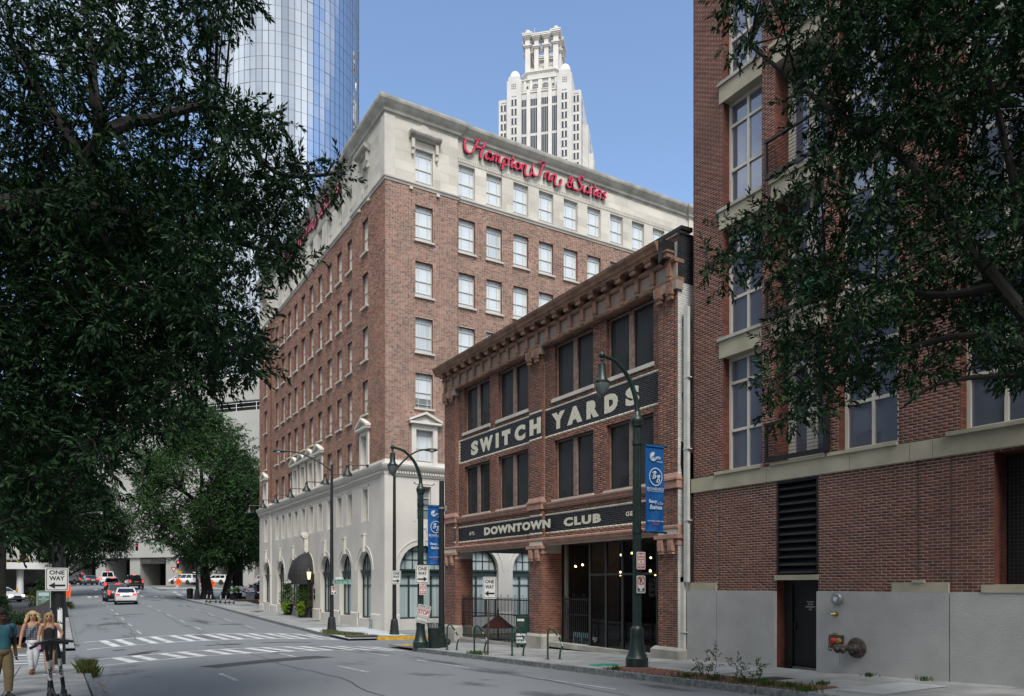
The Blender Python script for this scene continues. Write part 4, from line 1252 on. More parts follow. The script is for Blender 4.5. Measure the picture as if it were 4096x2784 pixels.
def hotel_face(F, x0, x1, P, cuts, op, opl, vis):
    w = MB()
    edges = sorted([x0, x1] + cuts)
    for a, b in zip(edges, edges[1:]):
        y = yp((a + b) / 2, P)
        o1 = [q for q in op if a < (q[0] + q[1]) / 2 < b]; o2 = [q for q in opl if a < (q[0] + q[1]) / 2 < b]
        wall_grid(w, a, b, Z_BR, Z_LM, o1, y, .26, 0, True, 1)
        wall_grid(w, a, b, Z_LM, Z_TOP, o2, y, .26, 2, True, 2)
    for c in cuts:
        w.poly([(c, 0, Z_BR), (c, -.12, Z_BR), (c, -.12, Z_LM), (c, 0, Z_LM)], 1); w.poly([(c, 0, Z_LM), (c, -.12, Z_LM), (c, -.12, Z_TOP), (c, 0, Z_TOP)], 2)
    F.part('wall', w, [M['mortar_pale'], pm('hotel_reveal', (.17, .075, .055), .9, .2, 6), M['lime']])
    bk = Bricks(F, 'brick', [M['brick_hotel']], .008)
    for a, b in zip(edges, edges[1:]):
        y = yp((a + b) / 2, P)
        bk.add(a, b, Z_BR, Z_LM, [q for q in op if q[1] > a and q[0] < b], y=y, bond='flemish', bl=.205, bh=.052, mj=.0165, fn=lambda x, z, t: 0)
    bk.flush(150, vis)
    lb = Bricks(F, 'stone_block', [M['lime_block']], .006)
    for a, b in zip(edges, edges[1:]):
        y = yp((a + b) / 2, P)
        lb.add(a, b, Z_LM + .18, Z_TOP - .1, [q for q in opl if q[1] > a and q[0] < b], y=y, bl=1.15, bh=.56, mj=.007, fn=lambda x, z, t: 0)
    lb.flush(300, None)
hotel_face(HB, -.119, LB, PB, [4.52, 23.5], opB, opB_l, lambda x, z: z > 10 or x < 1.5)
hotel_face(HA, -LA, .119, PA, [-26.9, -5.5], opA, opA_l, None)
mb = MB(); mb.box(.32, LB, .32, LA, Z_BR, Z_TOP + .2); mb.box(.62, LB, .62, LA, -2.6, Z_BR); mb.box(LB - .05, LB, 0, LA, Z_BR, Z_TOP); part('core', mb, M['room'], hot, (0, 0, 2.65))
# hotel windows (shared meshes)
def hotel_win(w):
    f = grid_frame(w, wh, [w * .25, w * .75], [wh * .13, wh * .47, wh * .86], .028, .04, .06)
    f.box(.03, w - .03, -.035, .035, wh * .47 - .025, wh * .47 + .025)
    p = MB(); p.box(.02, w - .02, .012, .02, .02, wh - .02)
    s = MB(); s.box(-.09, w + .09, -.33, .0, -.11, -.002)
    q = MB(); cut = wh * .3
    q.box(.02, w - .02, .012, .02, cut, wh - .02); q.box(.02, w - .02, .03, .04, .02, cut, 1)
    t = MB(); t.box(.02, w * .28, .012, .02, .02, wh - .02); t.box(w * .72, w - .02, .012, .02, .02, wh - .02); t.box(w * .28, w * .72, .03, .04, .02, wh - .02, 1)
    M['pane_room'] = M.get('pane_room') or pm('pane_over_dim_room', (.20, .235, .25), .12, .2, 2.0, spec=.6)
    M['pane_sheer'] = M.get('pane_sheer') or pm('pane_over_sheer', (.50, .56, .60), .12, .15, 8, spec=.6, stretch=(1, 1, .03))
    return f.mesh('frame', M['white_frame']), [p.mesh('window', M['pane_blind']), q.mesh('window', [M['pane_blind'], M['pane_room']]), t.mesh('window', [M['pane_blind'], M['pane_sheer']]), p.mesh('window', M['pane_sheer'])], s.mesh('sill', M['lime'])
rw = random.Random(14)
def place_win(F, cols_, w, P, rows, meshes, frames=True):
    for c in cols_:
        y = yp(c, P) + .2
        for z in rows:
            o = F.part('window', rw.choices(meshes[1], (.68, .03, .15, .14))[0], None, c - w / 2, y, z)
            part('frame', meshes[0], None, o); part('sill', meshes[2], None, o)
mA, mBm = hotel_win(wA), hotel_win(wB_)
place_win(HA, a_cols, wA, PA, row_z + [23.42], mA)
place_win(HB, b_cols, wB_, PB, row_z + [23.42], mBm)
# brick lintels proud over the rows on the street side are part of the wall; pediment surrounds
def surround(F, c, w, y):
    z0 = row_z[0]; mb = MB(); a, b = c - w / 2, c + w / 2
    mb.box(a - .26, a + .012, y - .1, y + .17, z0 - .1, z0 + wh + .3); mb.box(b - .012, b + .26, y - .1, y + .17, z0 - .1, z0 + wh + .3); mb.box(a + .012, b - .012, y - .1, y + .17, z0 + wh - .012, z0 + wh + .3)
    o = F.part('window_surround', mb, M['stucco_trim'])
    mb = MB(); zt = z0 + wh + .3
    mb.box(a - .45, b + .45, y - .32, y + .02, zt, zt + .12)
    mb.prism([(a - .4, zt + .12), (b + .4, zt + .12), (c, zt + .52)], y - .12, y)
    for sgn in (-1, 1):
        e = c + sgn * (w / 2 + .5)
        pts = [(e, zt + .12), (e, zt + .24), (c, zt + .72), (c, zt + .58)]
        mb.prism(pts if sgn < 0 else pts[::-1], y - .34, y + .0)
    part('pediment', mb, M['stucco_trim'], o)
for c in (-3.15, -12.7, -14.85, -16.95, -19.05, -28.55): surround(HA, c, wA, yp(c, PA))
for c in (2.3, 25.4): surround(HB, c, wB_, -.12)
# hooded windows of the limestone storey
def hood(F, c, w, y):
    zt = 23.42 + wh; a, b = c - w / 2, c + w / 2; mb = MB()
    mb.sweep([(a - .42, y), (b + .42, y)], [(0, zt + .45), (.12, zt + .47), (.2, zt + .55), (.38, zt + .62), (.44, zt + .72), (.44, zt + .8), (.1, zt + .86), (0, zt + .86)])
    o = F.part('window_hood', mb, M['lime_dark'])
    for x in (a - .2, b + .2):
        mb = MB(); mb.taper(x - .09, x + .09, y - .22, y, zt - .1, zt + .45, 0, 0); mb.taper(x - .07, x + .07, y - .13, y, zt - .42, zt - .1, 0, 0); mb.ball((x, y - .12, zt - .42), .09, 8, 5)
        part('console', mb, M['lime'], o)
    mb = MB(); mb.lathe([(.36, 0), (.36, .05), (.3, .06)], 24); m_ = F.part('roundel', mb, M['lime'], c, y, zt + 1.1); m_.rotation_euler = (D2R(90), 0, F.rz)
    for x in (a - .3, b + .3):
        mb = MB(); mb.box(x - .1, x + .1, y - .14, y, 22.95, 23.1); F.part('corbel', mb, M['lime'])
for c in (-3.15, -28.55): hood(HA, c, wA, -.12)
for c in (2.3, 25.4): hood(HB, c, wB_, -.12)
# plan path with the projecting bays, for cornices (outward on the right of the direction)
path = [(-.12 * 0 + 0, LA), (-.12, LA), (-.12, 26.9), (0, 26.9), (0, 5.5), (-.12, 5.5), (-.12, -.12), (4.52, -.12), (4.52, 0), (23.5, 0), (23.5, -.12), (LB, -.12)]
path = [(x - .0, y) for x, y in path][1:]
def hsweep(name, prof, mat):
    mb = MB(); mb.sweep([(x, y) for x, y in path], [(o, z) for o, z in prof]); return part(name, mb, mat, hot, (0, 0, 2.65))
hsweep('roof_cornice', [(-.3, 26.85), (.02, 26.85), (.05, 26.95), (.14, 27.02), (.18, 27.15), (.30, 27.3), (.44, 27.5), (.47, 27.62), (.47, 27.72), (.2, 27.8), (-.3, 27.85)], M['lime_dark'])
hsweep('string_course', [(-.1, 23.16), (.05, 23.16), (.07, 23.26), (.13, 23.3), (.14, 23.37), (.03, 23.41), (-.1, 23.41)], M['lime'])
hsweep('base_cornice', [(-.1, 6.28), (.06, 6.30), (.09, 6.40), (.1, 6.58), (.22, 6.64), (.28, 6.72), (.34, 6.84), (.36, 6.94), (.2, 6.98), (.05, 7.02), (.04, 7.22), (-.1, 7.22)], M['stucco_trim'])
# fluted frieze above the top windows, and dentils under the base cornice
for F, x0, x1 in ((HB, 4.6, 23.4), (HA, -26.8, -5.6)):
    mb = MB(); n = int((x1 - x0) / .13)
    for i in range(n):
        x = x0 + i * .13; mb.prism([(x, 25.58), (x + .085, 25.58), (x + .085, 25.78), (x, 25.78)], -.045, 0)
    F.part('fluted_frieze', mb, M['lime'], stuff=True)
    mb = MB(); mb.box(x0 - .05, x1 + .05, -.03, .0, 25.80, 25.86); F.part('frieze_moulding', mb, M['lime'])
for F, segs in ((HB, ((0, 4.5, -.12), (4.55, 23.4, 0))), (HA, ((-30.9, -26.95, -.12), (-26.85, -5.55, 0), (-5.45, 0, -.12)))):
    mb = MB()
    for a, b, y in segs:
        n = int((b - a) / .16)
        for i in range(n): mb.box(a + i * .16 + .03, a + i * .16 + .12, y - .19, y - .09, 6.44, 6.57)
    F.part('dentil', mb, M['stucco_trim'], stuff=True)
# stucco base: small windows above, arches below
sA = [(c - .42, c + .42, 3.9, 5.85) for c in a_cols]
sB = [(c - .45, c + .45, 3.85, 5.8) for c in b_cols]
archA = [(-3.27, -2.0), (-7.2, -1.95), (-11.45, -1.9), (-15.58, -2.2), (-19.72, -1.68), (-23.85, -1.58), (-28.35, -1.5)]
archB = [(2.18, -1.95), (6.0, -1.95), (9.87, -1.95), (13.75, -1.95), (17.6, -1.95), (21.5, -1.95), (25.3, -1.95)]
def arch_wall(w, x0, x1, c, hw, zs, zsill, z0, z1, y, depth=.42, n=14):
    arcp = [(c + hw * math.cos(math.pi - math.pi * i / n), zs + hw * 1.02 * math.sin(math.pi * i / n)) for i in range(n + 1)]
    w.poly([(x0, y, z0), (c - hw, y, z0), (c - hw, y, zs), (x0, y, zs)]); w.poly([(c + hw, y, z0), (x1, y, z0), (x1, y, zs), (c + hw, y, zs)])
    w.poly([(c - hw, y, z0), (c + hw, y, z0), (c + hw, y, zsill), (c - hw, y, zsill)])
    for i in range(n):
        p, q = arcp[i], arcp[i + 1]
        w.poly([(p[0], y, p[1]), (q[0], y, q[1]), (q[0] if i < n - 1 else x1, y, z1) if False else (q[0], y, z1), (p[0], y, z1)])
        w.poly([(p[0], y, p[1]), (p[0], y + depth, p[1]), (q[0], y + depth, q[1]), (q[0], y, q[1])])
    w.poly([(x0, y, zs), (c - hw, y, zs), (c - hw, y, z1), (x0, y, z1)]); w.poly([(c + hw, y, zs), (x1, y, zs), (x1, y, z1), (c + hw, y, z1)])
    w.poly([(c - hw, y, zsill), (c - hw, y + depth, zsill), (c - hw, y + depth, zs), (c - hw, y, zs)][::-1]); w.poly([(c + hw, y, zsill), (c + hw, y + depth, zsill), (c + hw, y + depth, zs), (c + hw, y, zs)])
    w.poly([(c - hw, y, zsill), (c + hw, y, zsill), (c + hw, y + depth, zsill), (c - hw, y + depth, zsill)])
def arched_window(F, c, hw, zs, zsill, y, big):
    n = 14; yy = y + .36
    def A(r, k=1.02): return [(c + r * math.cos(math.pi * i / n), zs + r * k * math.sin(math.pi * i / n)) for i in range(n + 1)]
    pts = [(c - hw, zsill), (c + hw, zsill)] + A(hw)
    mb = MB(); mb.poly([(x, yy + .03, z) for x, z in pts]); o = F.part('arched_window', mb, M['pane_curtain'])
    fr = MB()
    ou, inn = A(hw), A(hw - .09)
    for i in range(n):
        fr.prism([ou[i], ou[i + 1], inn[i + 1], inn[i]][::-1], yy - .05, yy + .03)
    fr.box(c - hw, c - hw + .09, yy - .05, yy + .03, zsill, zs); fr.box(c + hw - .09, c + hw, yy - .05, yy + .03, zsill, zs)
    fr.box(c - hw, c + hw, yy - .06, yy + .03, zsill, zsill + .1)
    fr.box(c - hw, c + hw, yy - .10, yy + .03, zs - .38, zs - .04); fr.box(c - hw - .02, c + hw + .02, yy - .2, yy + .03, zs - .06, zs + .04)
    zt = zs - .38
    nv = 3 if not big else 4
    xs_ = [c - hw + 2 * hw * k / nv for k in range(1, nv)] if big else [c - hw * .33, c + hw * .33]
    for x in xs_: fr.box(x - .055, x + .055, yy - .04, yy + .025, zsill + .1, zt)
    fr.box(c - hw + .09, c + hw - .09, yy - .035, yy + .02, zt - .55, zt - .49)
    part('frame', fr, M['win_green'], o)
    mu = MB()
    r = hw - .08
    for x in ([c - hw * .66, c - hw * .33, c, c + hw * .33, c + hw * .66]):
        h = 1.02 * math.sqrt(max(0, r * r - (x - c) ** 2)); wdt = .05 if abs(x - c) < hw * .5 and abs(x - c) > .01 else .022
        mu.box(x - wdt / 2, x + wdt / 2, yy - .03, yy + .02, zs + .04, zs + h)
    for z in (.42 * hw, .76 * hw):
        h = math.sqrt(max(0, r * r - (z / 1.02) ** 2)); mu.box(c - h, c + h, yy - .025, yy + .015, zs + z - .014, zs + z + .014)
    part('muntins', mu, M['win_green'], o)
def base_face(F, x0, x1, P, cuts, arches, hw, small, zg, door=None):
    w = MB(); edges = sorted([x0, x1] + cuts)
    for a, b in zip(edges, edges[1:]):
        y = yp((a + b) / 2, P)
        wall_grid(w, a, b, 3.2, Z_ST, [q for q in small if a < (q[0] + q[1]) / 2 < b], y, .3)
        cs = sorted([q for q in arches if a < q[0] < b])
        bd = [a] + [(cs[i][0] + cs[i + 1][0]) / 2 for i in range(len(cs) - 1)] + [b]
        for i, (c, zsill) in enumerate(cs):
            arch_wall(w, bd[i], bd[i + 1], c, hw, .92, zsill if c != door else -2.55, zg, 3.2, y)
        pl = MB()
    for c in cuts: w.poly([(c, 0, zg), (c, -.12, zg), (c, -.12, Z_ST), (c, 0, Z_ST)])
    F.part('stucco_wall', w, M['stucco'])
    for a, b in zip(edges, edges[1:]):
        y = yp((a + b) / 2, P); cs = sorted([q for q in arches if a < q[0] < b]); x = a
        for c, zs_ in cs + [(b + hw, 0)]:
            e = c - hw
            if e - x > .1:
                mb = MB(); mb.box(x + .0, e - .0, y - .05, y + .05, zg, -1.72); mb.taper(x, e, y - .05, y + .05, -1.72, -1.66, .0, .045); F.part('plinth', mb, M['stucco_trim'])
            x = c + hw
    for c, zsill in arches:
        y = yp(c, P)
        if c != door: arched_window(F, c, hw, .92, zsill, y, hw > 1.3)
        mb = MB(); n = 16
        for i in range(n):                                        # thin drip moulding round the arch
            t0, t1 = math.pi * i / n, math.pi * (i + 1) / n
            r0, r1 = hw + .30, hw + .36
            q = [(c + r * math.cos(t), .92 + r * math.sin(t)) for r, t in ((r0, t0), (r1, t0), (r1, t1), (r0, t1))]
            mb.prism(q, y - .035, y + .01)
        F.part('archivolt', mb, M['stucco_trim'])
        if c != door:
            mb = MB(); zc = .92 + hw * 1.02
            mb.prism([(c - .12, zc - .06), (c + .12, zc - .06), (c + .2, zc + .95), (c - .2, zc + .95)], y - .14, y + .02); mb.box(c - .23, c + .23, y - .18, y + .02, zc + .95, zc + 1.02)
            F.part('keystone', mb, M['stucco_trim'])
    for a, b, c, d in small:
        y = yp((a + b) / 2, P)
        mb = MB(); mb.box(a, b, y + .29, y + .3, c, d); o = F.part('window', mb, M['pane_room'])
        fr = grid_frame(b - a, d - c, [(b - a) / 2], [(d - c) / 3, (d - c) * 2 / 3], .04, .05, .06); part('frame', fr, M['white_frame'], o, (a, y + .26, c))
        mb = MB(); mb.box(a - .2, a - .12, y - .03, y + .02, c - .1, d + .2); mb.box(b + .12, b + .2, y - .03, y + .02, c - .1, d + .2); mb.box(a - .2, b + .2, y - .03, y + .02, d + .12, d + .2)
        F.part('window_trim', mb, M['stucco_trim'])
base_face(HB, 0, LB, PB, [4.52, 23.5], archB, 1.42, sB, -2.75)
base_face(HA, -LA, 0, PA, [-26.9, -5.5], archA, 1.16, sA, -2.75, door=-15.58)
mb = MB(); mb.box(-16.74, -14.42, .42, .5, -2.4, 2.2); HA.part('entrance_recess', mb, pm('entrance_dark', (.10, .085, .07), .8, .1))
mb = MB(); mb.box(-16.1, -15.06, .36, .42, -2.35, .1); HA.part('entrance_door', mb, pm('wood_door', (.16, .09, .05), .5, .2, 4))
# corner quoin pilaster
mb = MB(); mb.box(-.18, .5, -.18, .5, -2.75, Z_ST); part('corner_pilaster', mb, M['stucco'], hot, (0, 0, 2.65))
mb = MB(); mb.box(-.19, .45, -.19, .45, Z_LM + .2, 26.86); part('corner_pilaster', mb, M['lime'], hot, (0, 0, 2.65))
# roof letters
mbx, Lw = script_mb('HamptoN InN &Suites', .47, pen=.205, y0=-.24, y1=-.06)
sgn = HB.part('roof_sign', mbx, [M['red_letter'], M['letter_side']], 5.35, 0, 26.18)
k_ = 10.4 / Lw; sgn.scale = (k_, 1, 1.0)
mbx2, Lw2 = script_mb('HamptoN InN &Suites', .47, pen=.205, y0=-.24, y1=-.06)
sg2 = HA.part('roof_sign', mbx2, [M['red_letter'], M['letter_side']], -22.3, 0, 26.1); sg2.scale = (14.5 / Lw2, 1, 1)
# awning with scroll bracket, lanterns
aw = thing('entrance_awning', 'black domed fabric awning over the hotel entrance arch', 'awning', (16, 40.2 + 15.58, .4), D2R(-90))
mb = MB(); nu, nv = 12, 8; hwid, dep, hgt = 1.3, 1.5, 2.05
grid_ = []
for j in range(nv + 1):
    t = j / nv
    row = []
    for i in range(nu + 1):
        a = math.pi * i / nu; s = math.sin(t * math.pi / 2)
        row.append((-hwid * math.cos(a) * (.04 + .96 * s), -.02 - dep * math.sin(a) ** .8 * s, hgt * math.cos(t * math.pi / 2) ** 1.0))
    grid_.append(row)
for j in range(nv):
    for i in range(nu):
        mb.poly([grid_[j][i], grid_[j + 1][i], grid_[j + 1][i + 1], grid_[j][i + 1]])
part('canopy', mb, pm('black_canvas', (.012, .013, .015), .75, .1, 4), aw, smooth=True)
mb = MB()
for i in range(nu):
    p, q = grid_[nv][i], grid_[nv][i + 1]
    mb.poly([p, (p[0], p[1], -.32), (q[0], q[1], -.32), q])
part('valance', mb, bpy.data.materials['black_canvas'], aw)
mbx, L2 = script_mb('InN &Suites', .13, pen=.2, y0=-.02, y1=0)
lt = part('lettering', mbx, [M['white_paint'], M['white_paint']], aw, (-.85, -dep - .02, -.22)); lt.scale = (1.7 / L2, 1, 1)
mb = MB()
sp = [(0, 0), (.25, .05), (.42, .3), (.36, .7), (.22, 1.0), (.2, 1.2)]
for k in range(len(sp) - 1): pass
mb.prism([(-.16, 2.15), (.16, 2.15), (.2, 3.4), (-.2, 3.4)], -.35, -.05)
mb.tube([(-.24, -.32, 3.35), (.24, -.32, 3.35)], .24, 14); mb.tube([(-.2, -.2, 2.2), (.2, -.2, 2.2)], .15, 12); mb.tube([(-.27, -.32, 3.35), (.27, -.32, 3.35)], .09, 10)
scroll = thing('scroll_keystone', 'carved white scroll keystone above the black awning', 'keystone', (16, 40.2 + 15.58, .4), D2R(-90))
part('scroll', mb, M['stucco_trim'], scroll, smooth=True)
def lantern(v, label):
    o = thing('wall_lantern', label, 'lantern', (16 - .02, 40.2 + v, .1), D2R(-90), 'lanterns beside the hotel entrance')
    mb = MB(); mb.box(-.07, .07, -.05, .02, .0, .75); mb.tube([(0, -.02, .3), (0, -.25, .22), (0, -.36, .32)], .025, 8); part('bracket', mb, M['black_metal'], o)
    mb = MB(); mb.lathe([(.06, .32), (.1, .36), (.17, .9), (.16, .92)], 6, 0, -.36); part('glass', mb, glow('lantern_glass', (1, .75, .45), .7) if 'lantern_glass' not in bpy.data.materials else bpy.data.materials['lantern_glass'], o)
    mb = MB(); mb.lathe([(.22, .9), (.2, .95), (.07, 1.16), (.03, 1.2), (.02, 1.42), (.0, 1.44)], 6, 0, -.36); mb.lathe([(.02, .22), (.09, .33)], 6, 0, -.36)
    for k in range(6):
        a = k * math.pi / 3; mb.tube([(.105 * math.cos(a), -.36 + .105 * math.sin(a), .35), (.175 * math.cos(a), -.36 + .175 * math.sin(a), .9)], .012, 4)
    part('cage', mb, M['black_metal'], o)
lantern(14.15, 'black wall lantern right of the black awning, lamp lit'); lantern(17.0, 'black wall lantern left of the black awning')
for v, z in ((14.0, -1.0), (14.0, -.55), (17.1, -1.0), (17.1, -.55)):
    mb = MB(); mb.box(-.14, .14, -.05, 0, 0, .32)
    tag(part('wall_plaque', mb, M['black_metal'], None, (16, 40.2 + v, z), D2R(-90)), ('upper' if z > -.8 else 'lower') + ' dark plaque on the wall ' + ('right' if v < 15 else 'left') + ' of the hotel entrance', 'plaque', 'plaques by the hotel entrance')
# gooseneck floodlights standing on the base cornice
mbs = MB(); mbs.tube([(0, 0, 0), (-.25, 0, .02), (-1.15, 0, .05)], .035, 8); mbs.box(-.05, .1, -.09, .09, -.12, .06)
mbc = MB(); mbc.tube([(0, .02, .0), (-1.1, .02, .05)], .008, 4)
mbh = MB(); mbh.lathe([(.30, -.62), (.27, -.5), (.15, -.34), (.09, -.18), (.09, -.02), (.04, .02)], 14, -1.15, 0)
mg = (mbs.mesh('arm', M['black_metal'], True), mbh.mesh('shade', M['black_metal'], True))
mw = MB(); mw.tube([(0, 0, .05), (.6, -.55, 1.5)], .008, 4); mwm = mw.mesh('stay', M['black_metal'])
names = ['nearest the corner', 'second from the corner', 'third from the corner', 'fourth from the corner', 'fifth from the corner', 'sixth from the corner', 'farthest from the corner']
for k, v in enumerate((2.1, 6.4, 10.6, 14.8, 19.2, 23.4, 28.6)):
    o = thing('gooseneck_light', 'black bell floodlight on a rod above the base cornice, ' + names[k], 'floodlight', (15.62, 40.2 + v, 7.1), 0, 'floodlights along the hotel cornice')
    o.rotation_euler = (0, 0, D2R(-24))
    part('arm', mg[0], None, o); part('shade', mg[1], None, o)

# ------------------------------------------------------------------ mirrored round tower
M['mirror'] = glass_mat('mirror_glass', (.52, .57, .63), .03, 1.0, .95)
gt = thing('glass_tower', 'round mirror-glass skyscraper with a dark mullion grid behind the hotel', 'skyscraper', (54.9, 213.3, -2))
GR, GN, GH = 20.0, 78, 3.27
mb = MB(); mb.lathe([(GR - .35, 0), (GR - .35, 172)], 78); part('core', mb, M['black_metal'], gt)
aw_ = 2 * math.pi / GN; pw = 2 * GR * math.sin(aw_ / 2)
pb = MB(); pb.box(-pw / 2 + .035, pw / 2 - .035, -.05, .0, .045, GH - .045)
pm_ = pb.mesh('pane', M['mirror'])
cam_az = math.atan2(-213.3, -54.9)
vis_rows = range(24, 46)
allp = []
rp_ = random.Random(4)
cnt = 0
rest = MB()
cands = []
for i in range(GN):
    a = i * aw_ + .013
    da = (a - cam_az + math.pi) % (2 * math.pi) - math.pi
    for j in range(52):
        cands.append((abs(da), a, j, -1.0 < da < 1.62 and 32 <= j <= 47))
best = sorted([c for c in cands if c[3]], key=lambda c: (c[0] if c[1] else 0))[:300]
bset = {(c[1], c[2]) for c in best}
for da, a, j, ok in cands:
    tx, tz = rp_.gauss(0, .004), rp_.gauss(0, .006)
    c_, s_ = math.cos(a), math.sin(a)
    if (a, j) in bset:
        o = part('pane', pm_, None, gt, (GR * c_, GR * s_, j * GH)); o.rotation_euler = (tx, 0, a + math.pi / 2 + tz)
    elif da < 1.75:
        Mx = Euler((tx, 0, a + math.pi / 2 + tz)).to_matrix()
        q = [Mx @ Vector(p) + Vector((GR * c_, GR * s_, j * GH)) for p in ((-pw / 2 + .035, -.05, .045), (pw / 2 - .035, -.05, .045), (pw / 2 - .035, -.05, GH - .045), (-pw / 2 + .035, -.05, GH - .045))]
        rest.poly(q)
part('pane', rest, M['mirror'], gt, stuff=True)
mb = MB()
for i in range(GN):
    a = (i + .5) * aw_ + .013; mb.box
    c_, s_ = math.cos(a) * (GR + .03), math.sin(a) * (GR + .03)
    mb.box(c_ - .075, c_ + .075, s_ - .075, s_ + .075, 0, 172)
part('mullion', mb, M['black_metal'], gt, stuff=True)
mb = MB()
for j in range(53):
    n = 78; z = j * GH
    for i in range(n):
        a0, a1 = (i - .5) * aw_ + .013, (i + .5) * aw_ + .013
        mb.poly([((GR + .05) * math.cos(a0), (GR + .05) * math.sin(a0), z - .07), ((GR + .05) * math.cos(a1), (GR + .05) * math.sin(a1), z - .07),
                 ((GR + .05) * math.cos(a1), (GR + .05) * math.sin(a1), z + .07), ((GR + .05) * math.cos(a0), (GR + .05) * math.sin(a0), z + .07)])
part('transom', mb, M['black_metal'], gt, stuff=True)

# ------------------------------------------------------------------ stone skyscraper with a crown
M['granite_pale'] = pm('pale_granite', (.56, .55, .53), .8, .07, .15)
M['granite_trim'] = pm('pale_granite_trim', (.62, .60, .57), .8, .05, .2)
M['tower_glass'] = glass_mat('tower_glass', (.035, .05, .07), .06, .6)
d0 = 310.0; r0 = (2158 - 2048) / 2987
sx, sy = d0 * (.5188 + r0 * .8549), d0 * (.8549 - r0 * .5188)
st = thing('crowned_skyscraper', 'pale stone skyscraper with stepped shoulders and an open columned crown', 'skyscraper', (sx, sy, 0), D2R(-43.3))
def tb(name, x0, x1, y0, y1, z0, z1, mat='granite_pale', **k):
    mb = MB(); mb.box(x0, x1, y0, y1, z0, z1); return part(name, mb, M[mat], st, **k)
tb('wall', -7.8, 7.8, 0.0, 36, 0, 205.0)
for sgn in (-1, 1):
    a, b = sorted((sgn * 7.5, sgn * 13.6)); tb('shoulder', a, b, -1.2, 34, 0, 210.4)
    a, b = sorted((sgn * 8.2, sgn * 13.0)); tb('shoulder', a, b, -.9, 33, 210.4, 212.2)
    a, b = sorted((sgn * 13.4, sgn * 17.3)); tb('wing', a, b, -.2, 30, 0, 203.4)
    a, b = sorted((sgn * 17.2, sgn * 19.6)); tb('wing', a, b, 6, 26, 0, 192.5)
    a, b = sorted((sgn * 19.5, sgn * 21.4)); tb('wing', a, b, 9, 24, 0, 182)
    a, b = sorted((sgn * 21.3, sgn * 22.6)); tb('wing', a, b, 11, 22, 0, 170)
    mb = MB(); mb.ball((sgn * 10.6, 1.4, 212.4), (2.3, 2.3, 3.3), 18, 10); part('dome', mb, pm('white_dome', (.75, .76, .77), .4, 0) if sgn < 0 else bpy.data.materials['white_dome'], st, smooth=True)
    mb = MB(); mb.lathe([(2.3, 211.6), (2.3, 212.3)], 18, sgn * 10.6, 1.4); part('dome_drum', mb, M['granite_trim'], st)
for x in (-5.2, 0, 5.2):
    for dx in (-.95, .95): pass
# piers between the strips
strips = [(-7.55, -5.45), (-3.85, -.95), (.75, 3.65), (5.25, 7.35)]
pier_x = [(-7.85, -7.6), (-5.4, -3.9), (-.9, .7), (3.7, 5.2), (7.4, 7.85)]
for a, b in pier_x: tb('pier', a, b, -.55, 0, 0, 206.2, 'granite_trim')
for a, b in strips:
    nb = max(3, round((b - a) / .72))
    for z0, z1 in ((199.6, 202.4), (188.2, 198.6), (176.2, 187.0), (164.4, 175.2), (152, 163)):
        fr = MB()
        wb = MB(); wb.box(a, b, -.06, -.02, z0, z1); o = part('window', wb, M['tower_glass'], st)
        for k in range(nb + 1):
            x = a + (b - a) * k / nb; fr.box(x - .05, x + .05, -.16, -.05, z0, z1)
        part('frame', fr, M['granite_trim'], o)
gpane = MB(); gpane.box(-1.08, 1.08, -.05, .05, 0, 2.5)
gp = gpane.mesh('window', M['tower_glass'])
gm_ = MB(); gm_.box(-.26, .26, -.12, .06, -.05, 2.55); gm = gm_.mesh('mullion', M['granite_trim'])
gr_ = MB(); gr_.box(-1.3, 1.3, -.16, .06, 2.5, 2.75); gr_.box(-1.3, -1.1, -.1, .06, -.05, 2.5); gr_.box(1.1, 1.3, -.1, .06, -.05, 2.5); grm = gr_.mesh('reveal', M['granite_trim'])
def twin(x, y, z):
    o = part('window', gp, None, st, (x, y, z)); part('mullion', gm, None, o); part('reveal', grm, None, o)
for sgn in (-1, 1):
    for i in range(11):
        twin(sgn * 10.55, -1.26, 199.8 - i * 3.92)
    for i in range(10):
        twin(sgn * 15.3, -.26, 198.6 - i * 3.92)
    for z, x, y, nz in ((207.0, 10.7, -1.2, 3), (203.6, 10.55, -1.2, 2), (202.0, 15.3, -.2, 2)):
        mb = MB()
        for ix in range(3):
            for iz in range(nz if nz == 3 else 1):
                cx, cz = sgn * x + (ix - 1) * .72, z + iz * .8
                for k in range(4):
                    t = k * math.pi / 2 + .78
                    mb.box(cx + .2 * math.cos(t) - .1, cx + .2 * math.cos(t) + .1, y - .03, y + .02, cz + .2 * math.sin(t) - .1, cz + .2 * math.sin(t) + .1)
        part('grille', mb, M['tower_glass'], st, stuff=False)
    for i in range(8):                                               # side slits
        pass
for i in range(12):
    for (x, y, zt) in ((17.31, 3, 199), (19.61, 14, 189), (21.41, 16, 179)):
        mb = MB(); z = zt - i * 3.92; mb.box(x - .02, x + .03, y - .5, y + .5, z, z + 2.3); mb.box(x - .02, x + .03, y + 1.4, y + 2.4, z, z + 2.3); part('window', mb, M['tower_glass'], st)
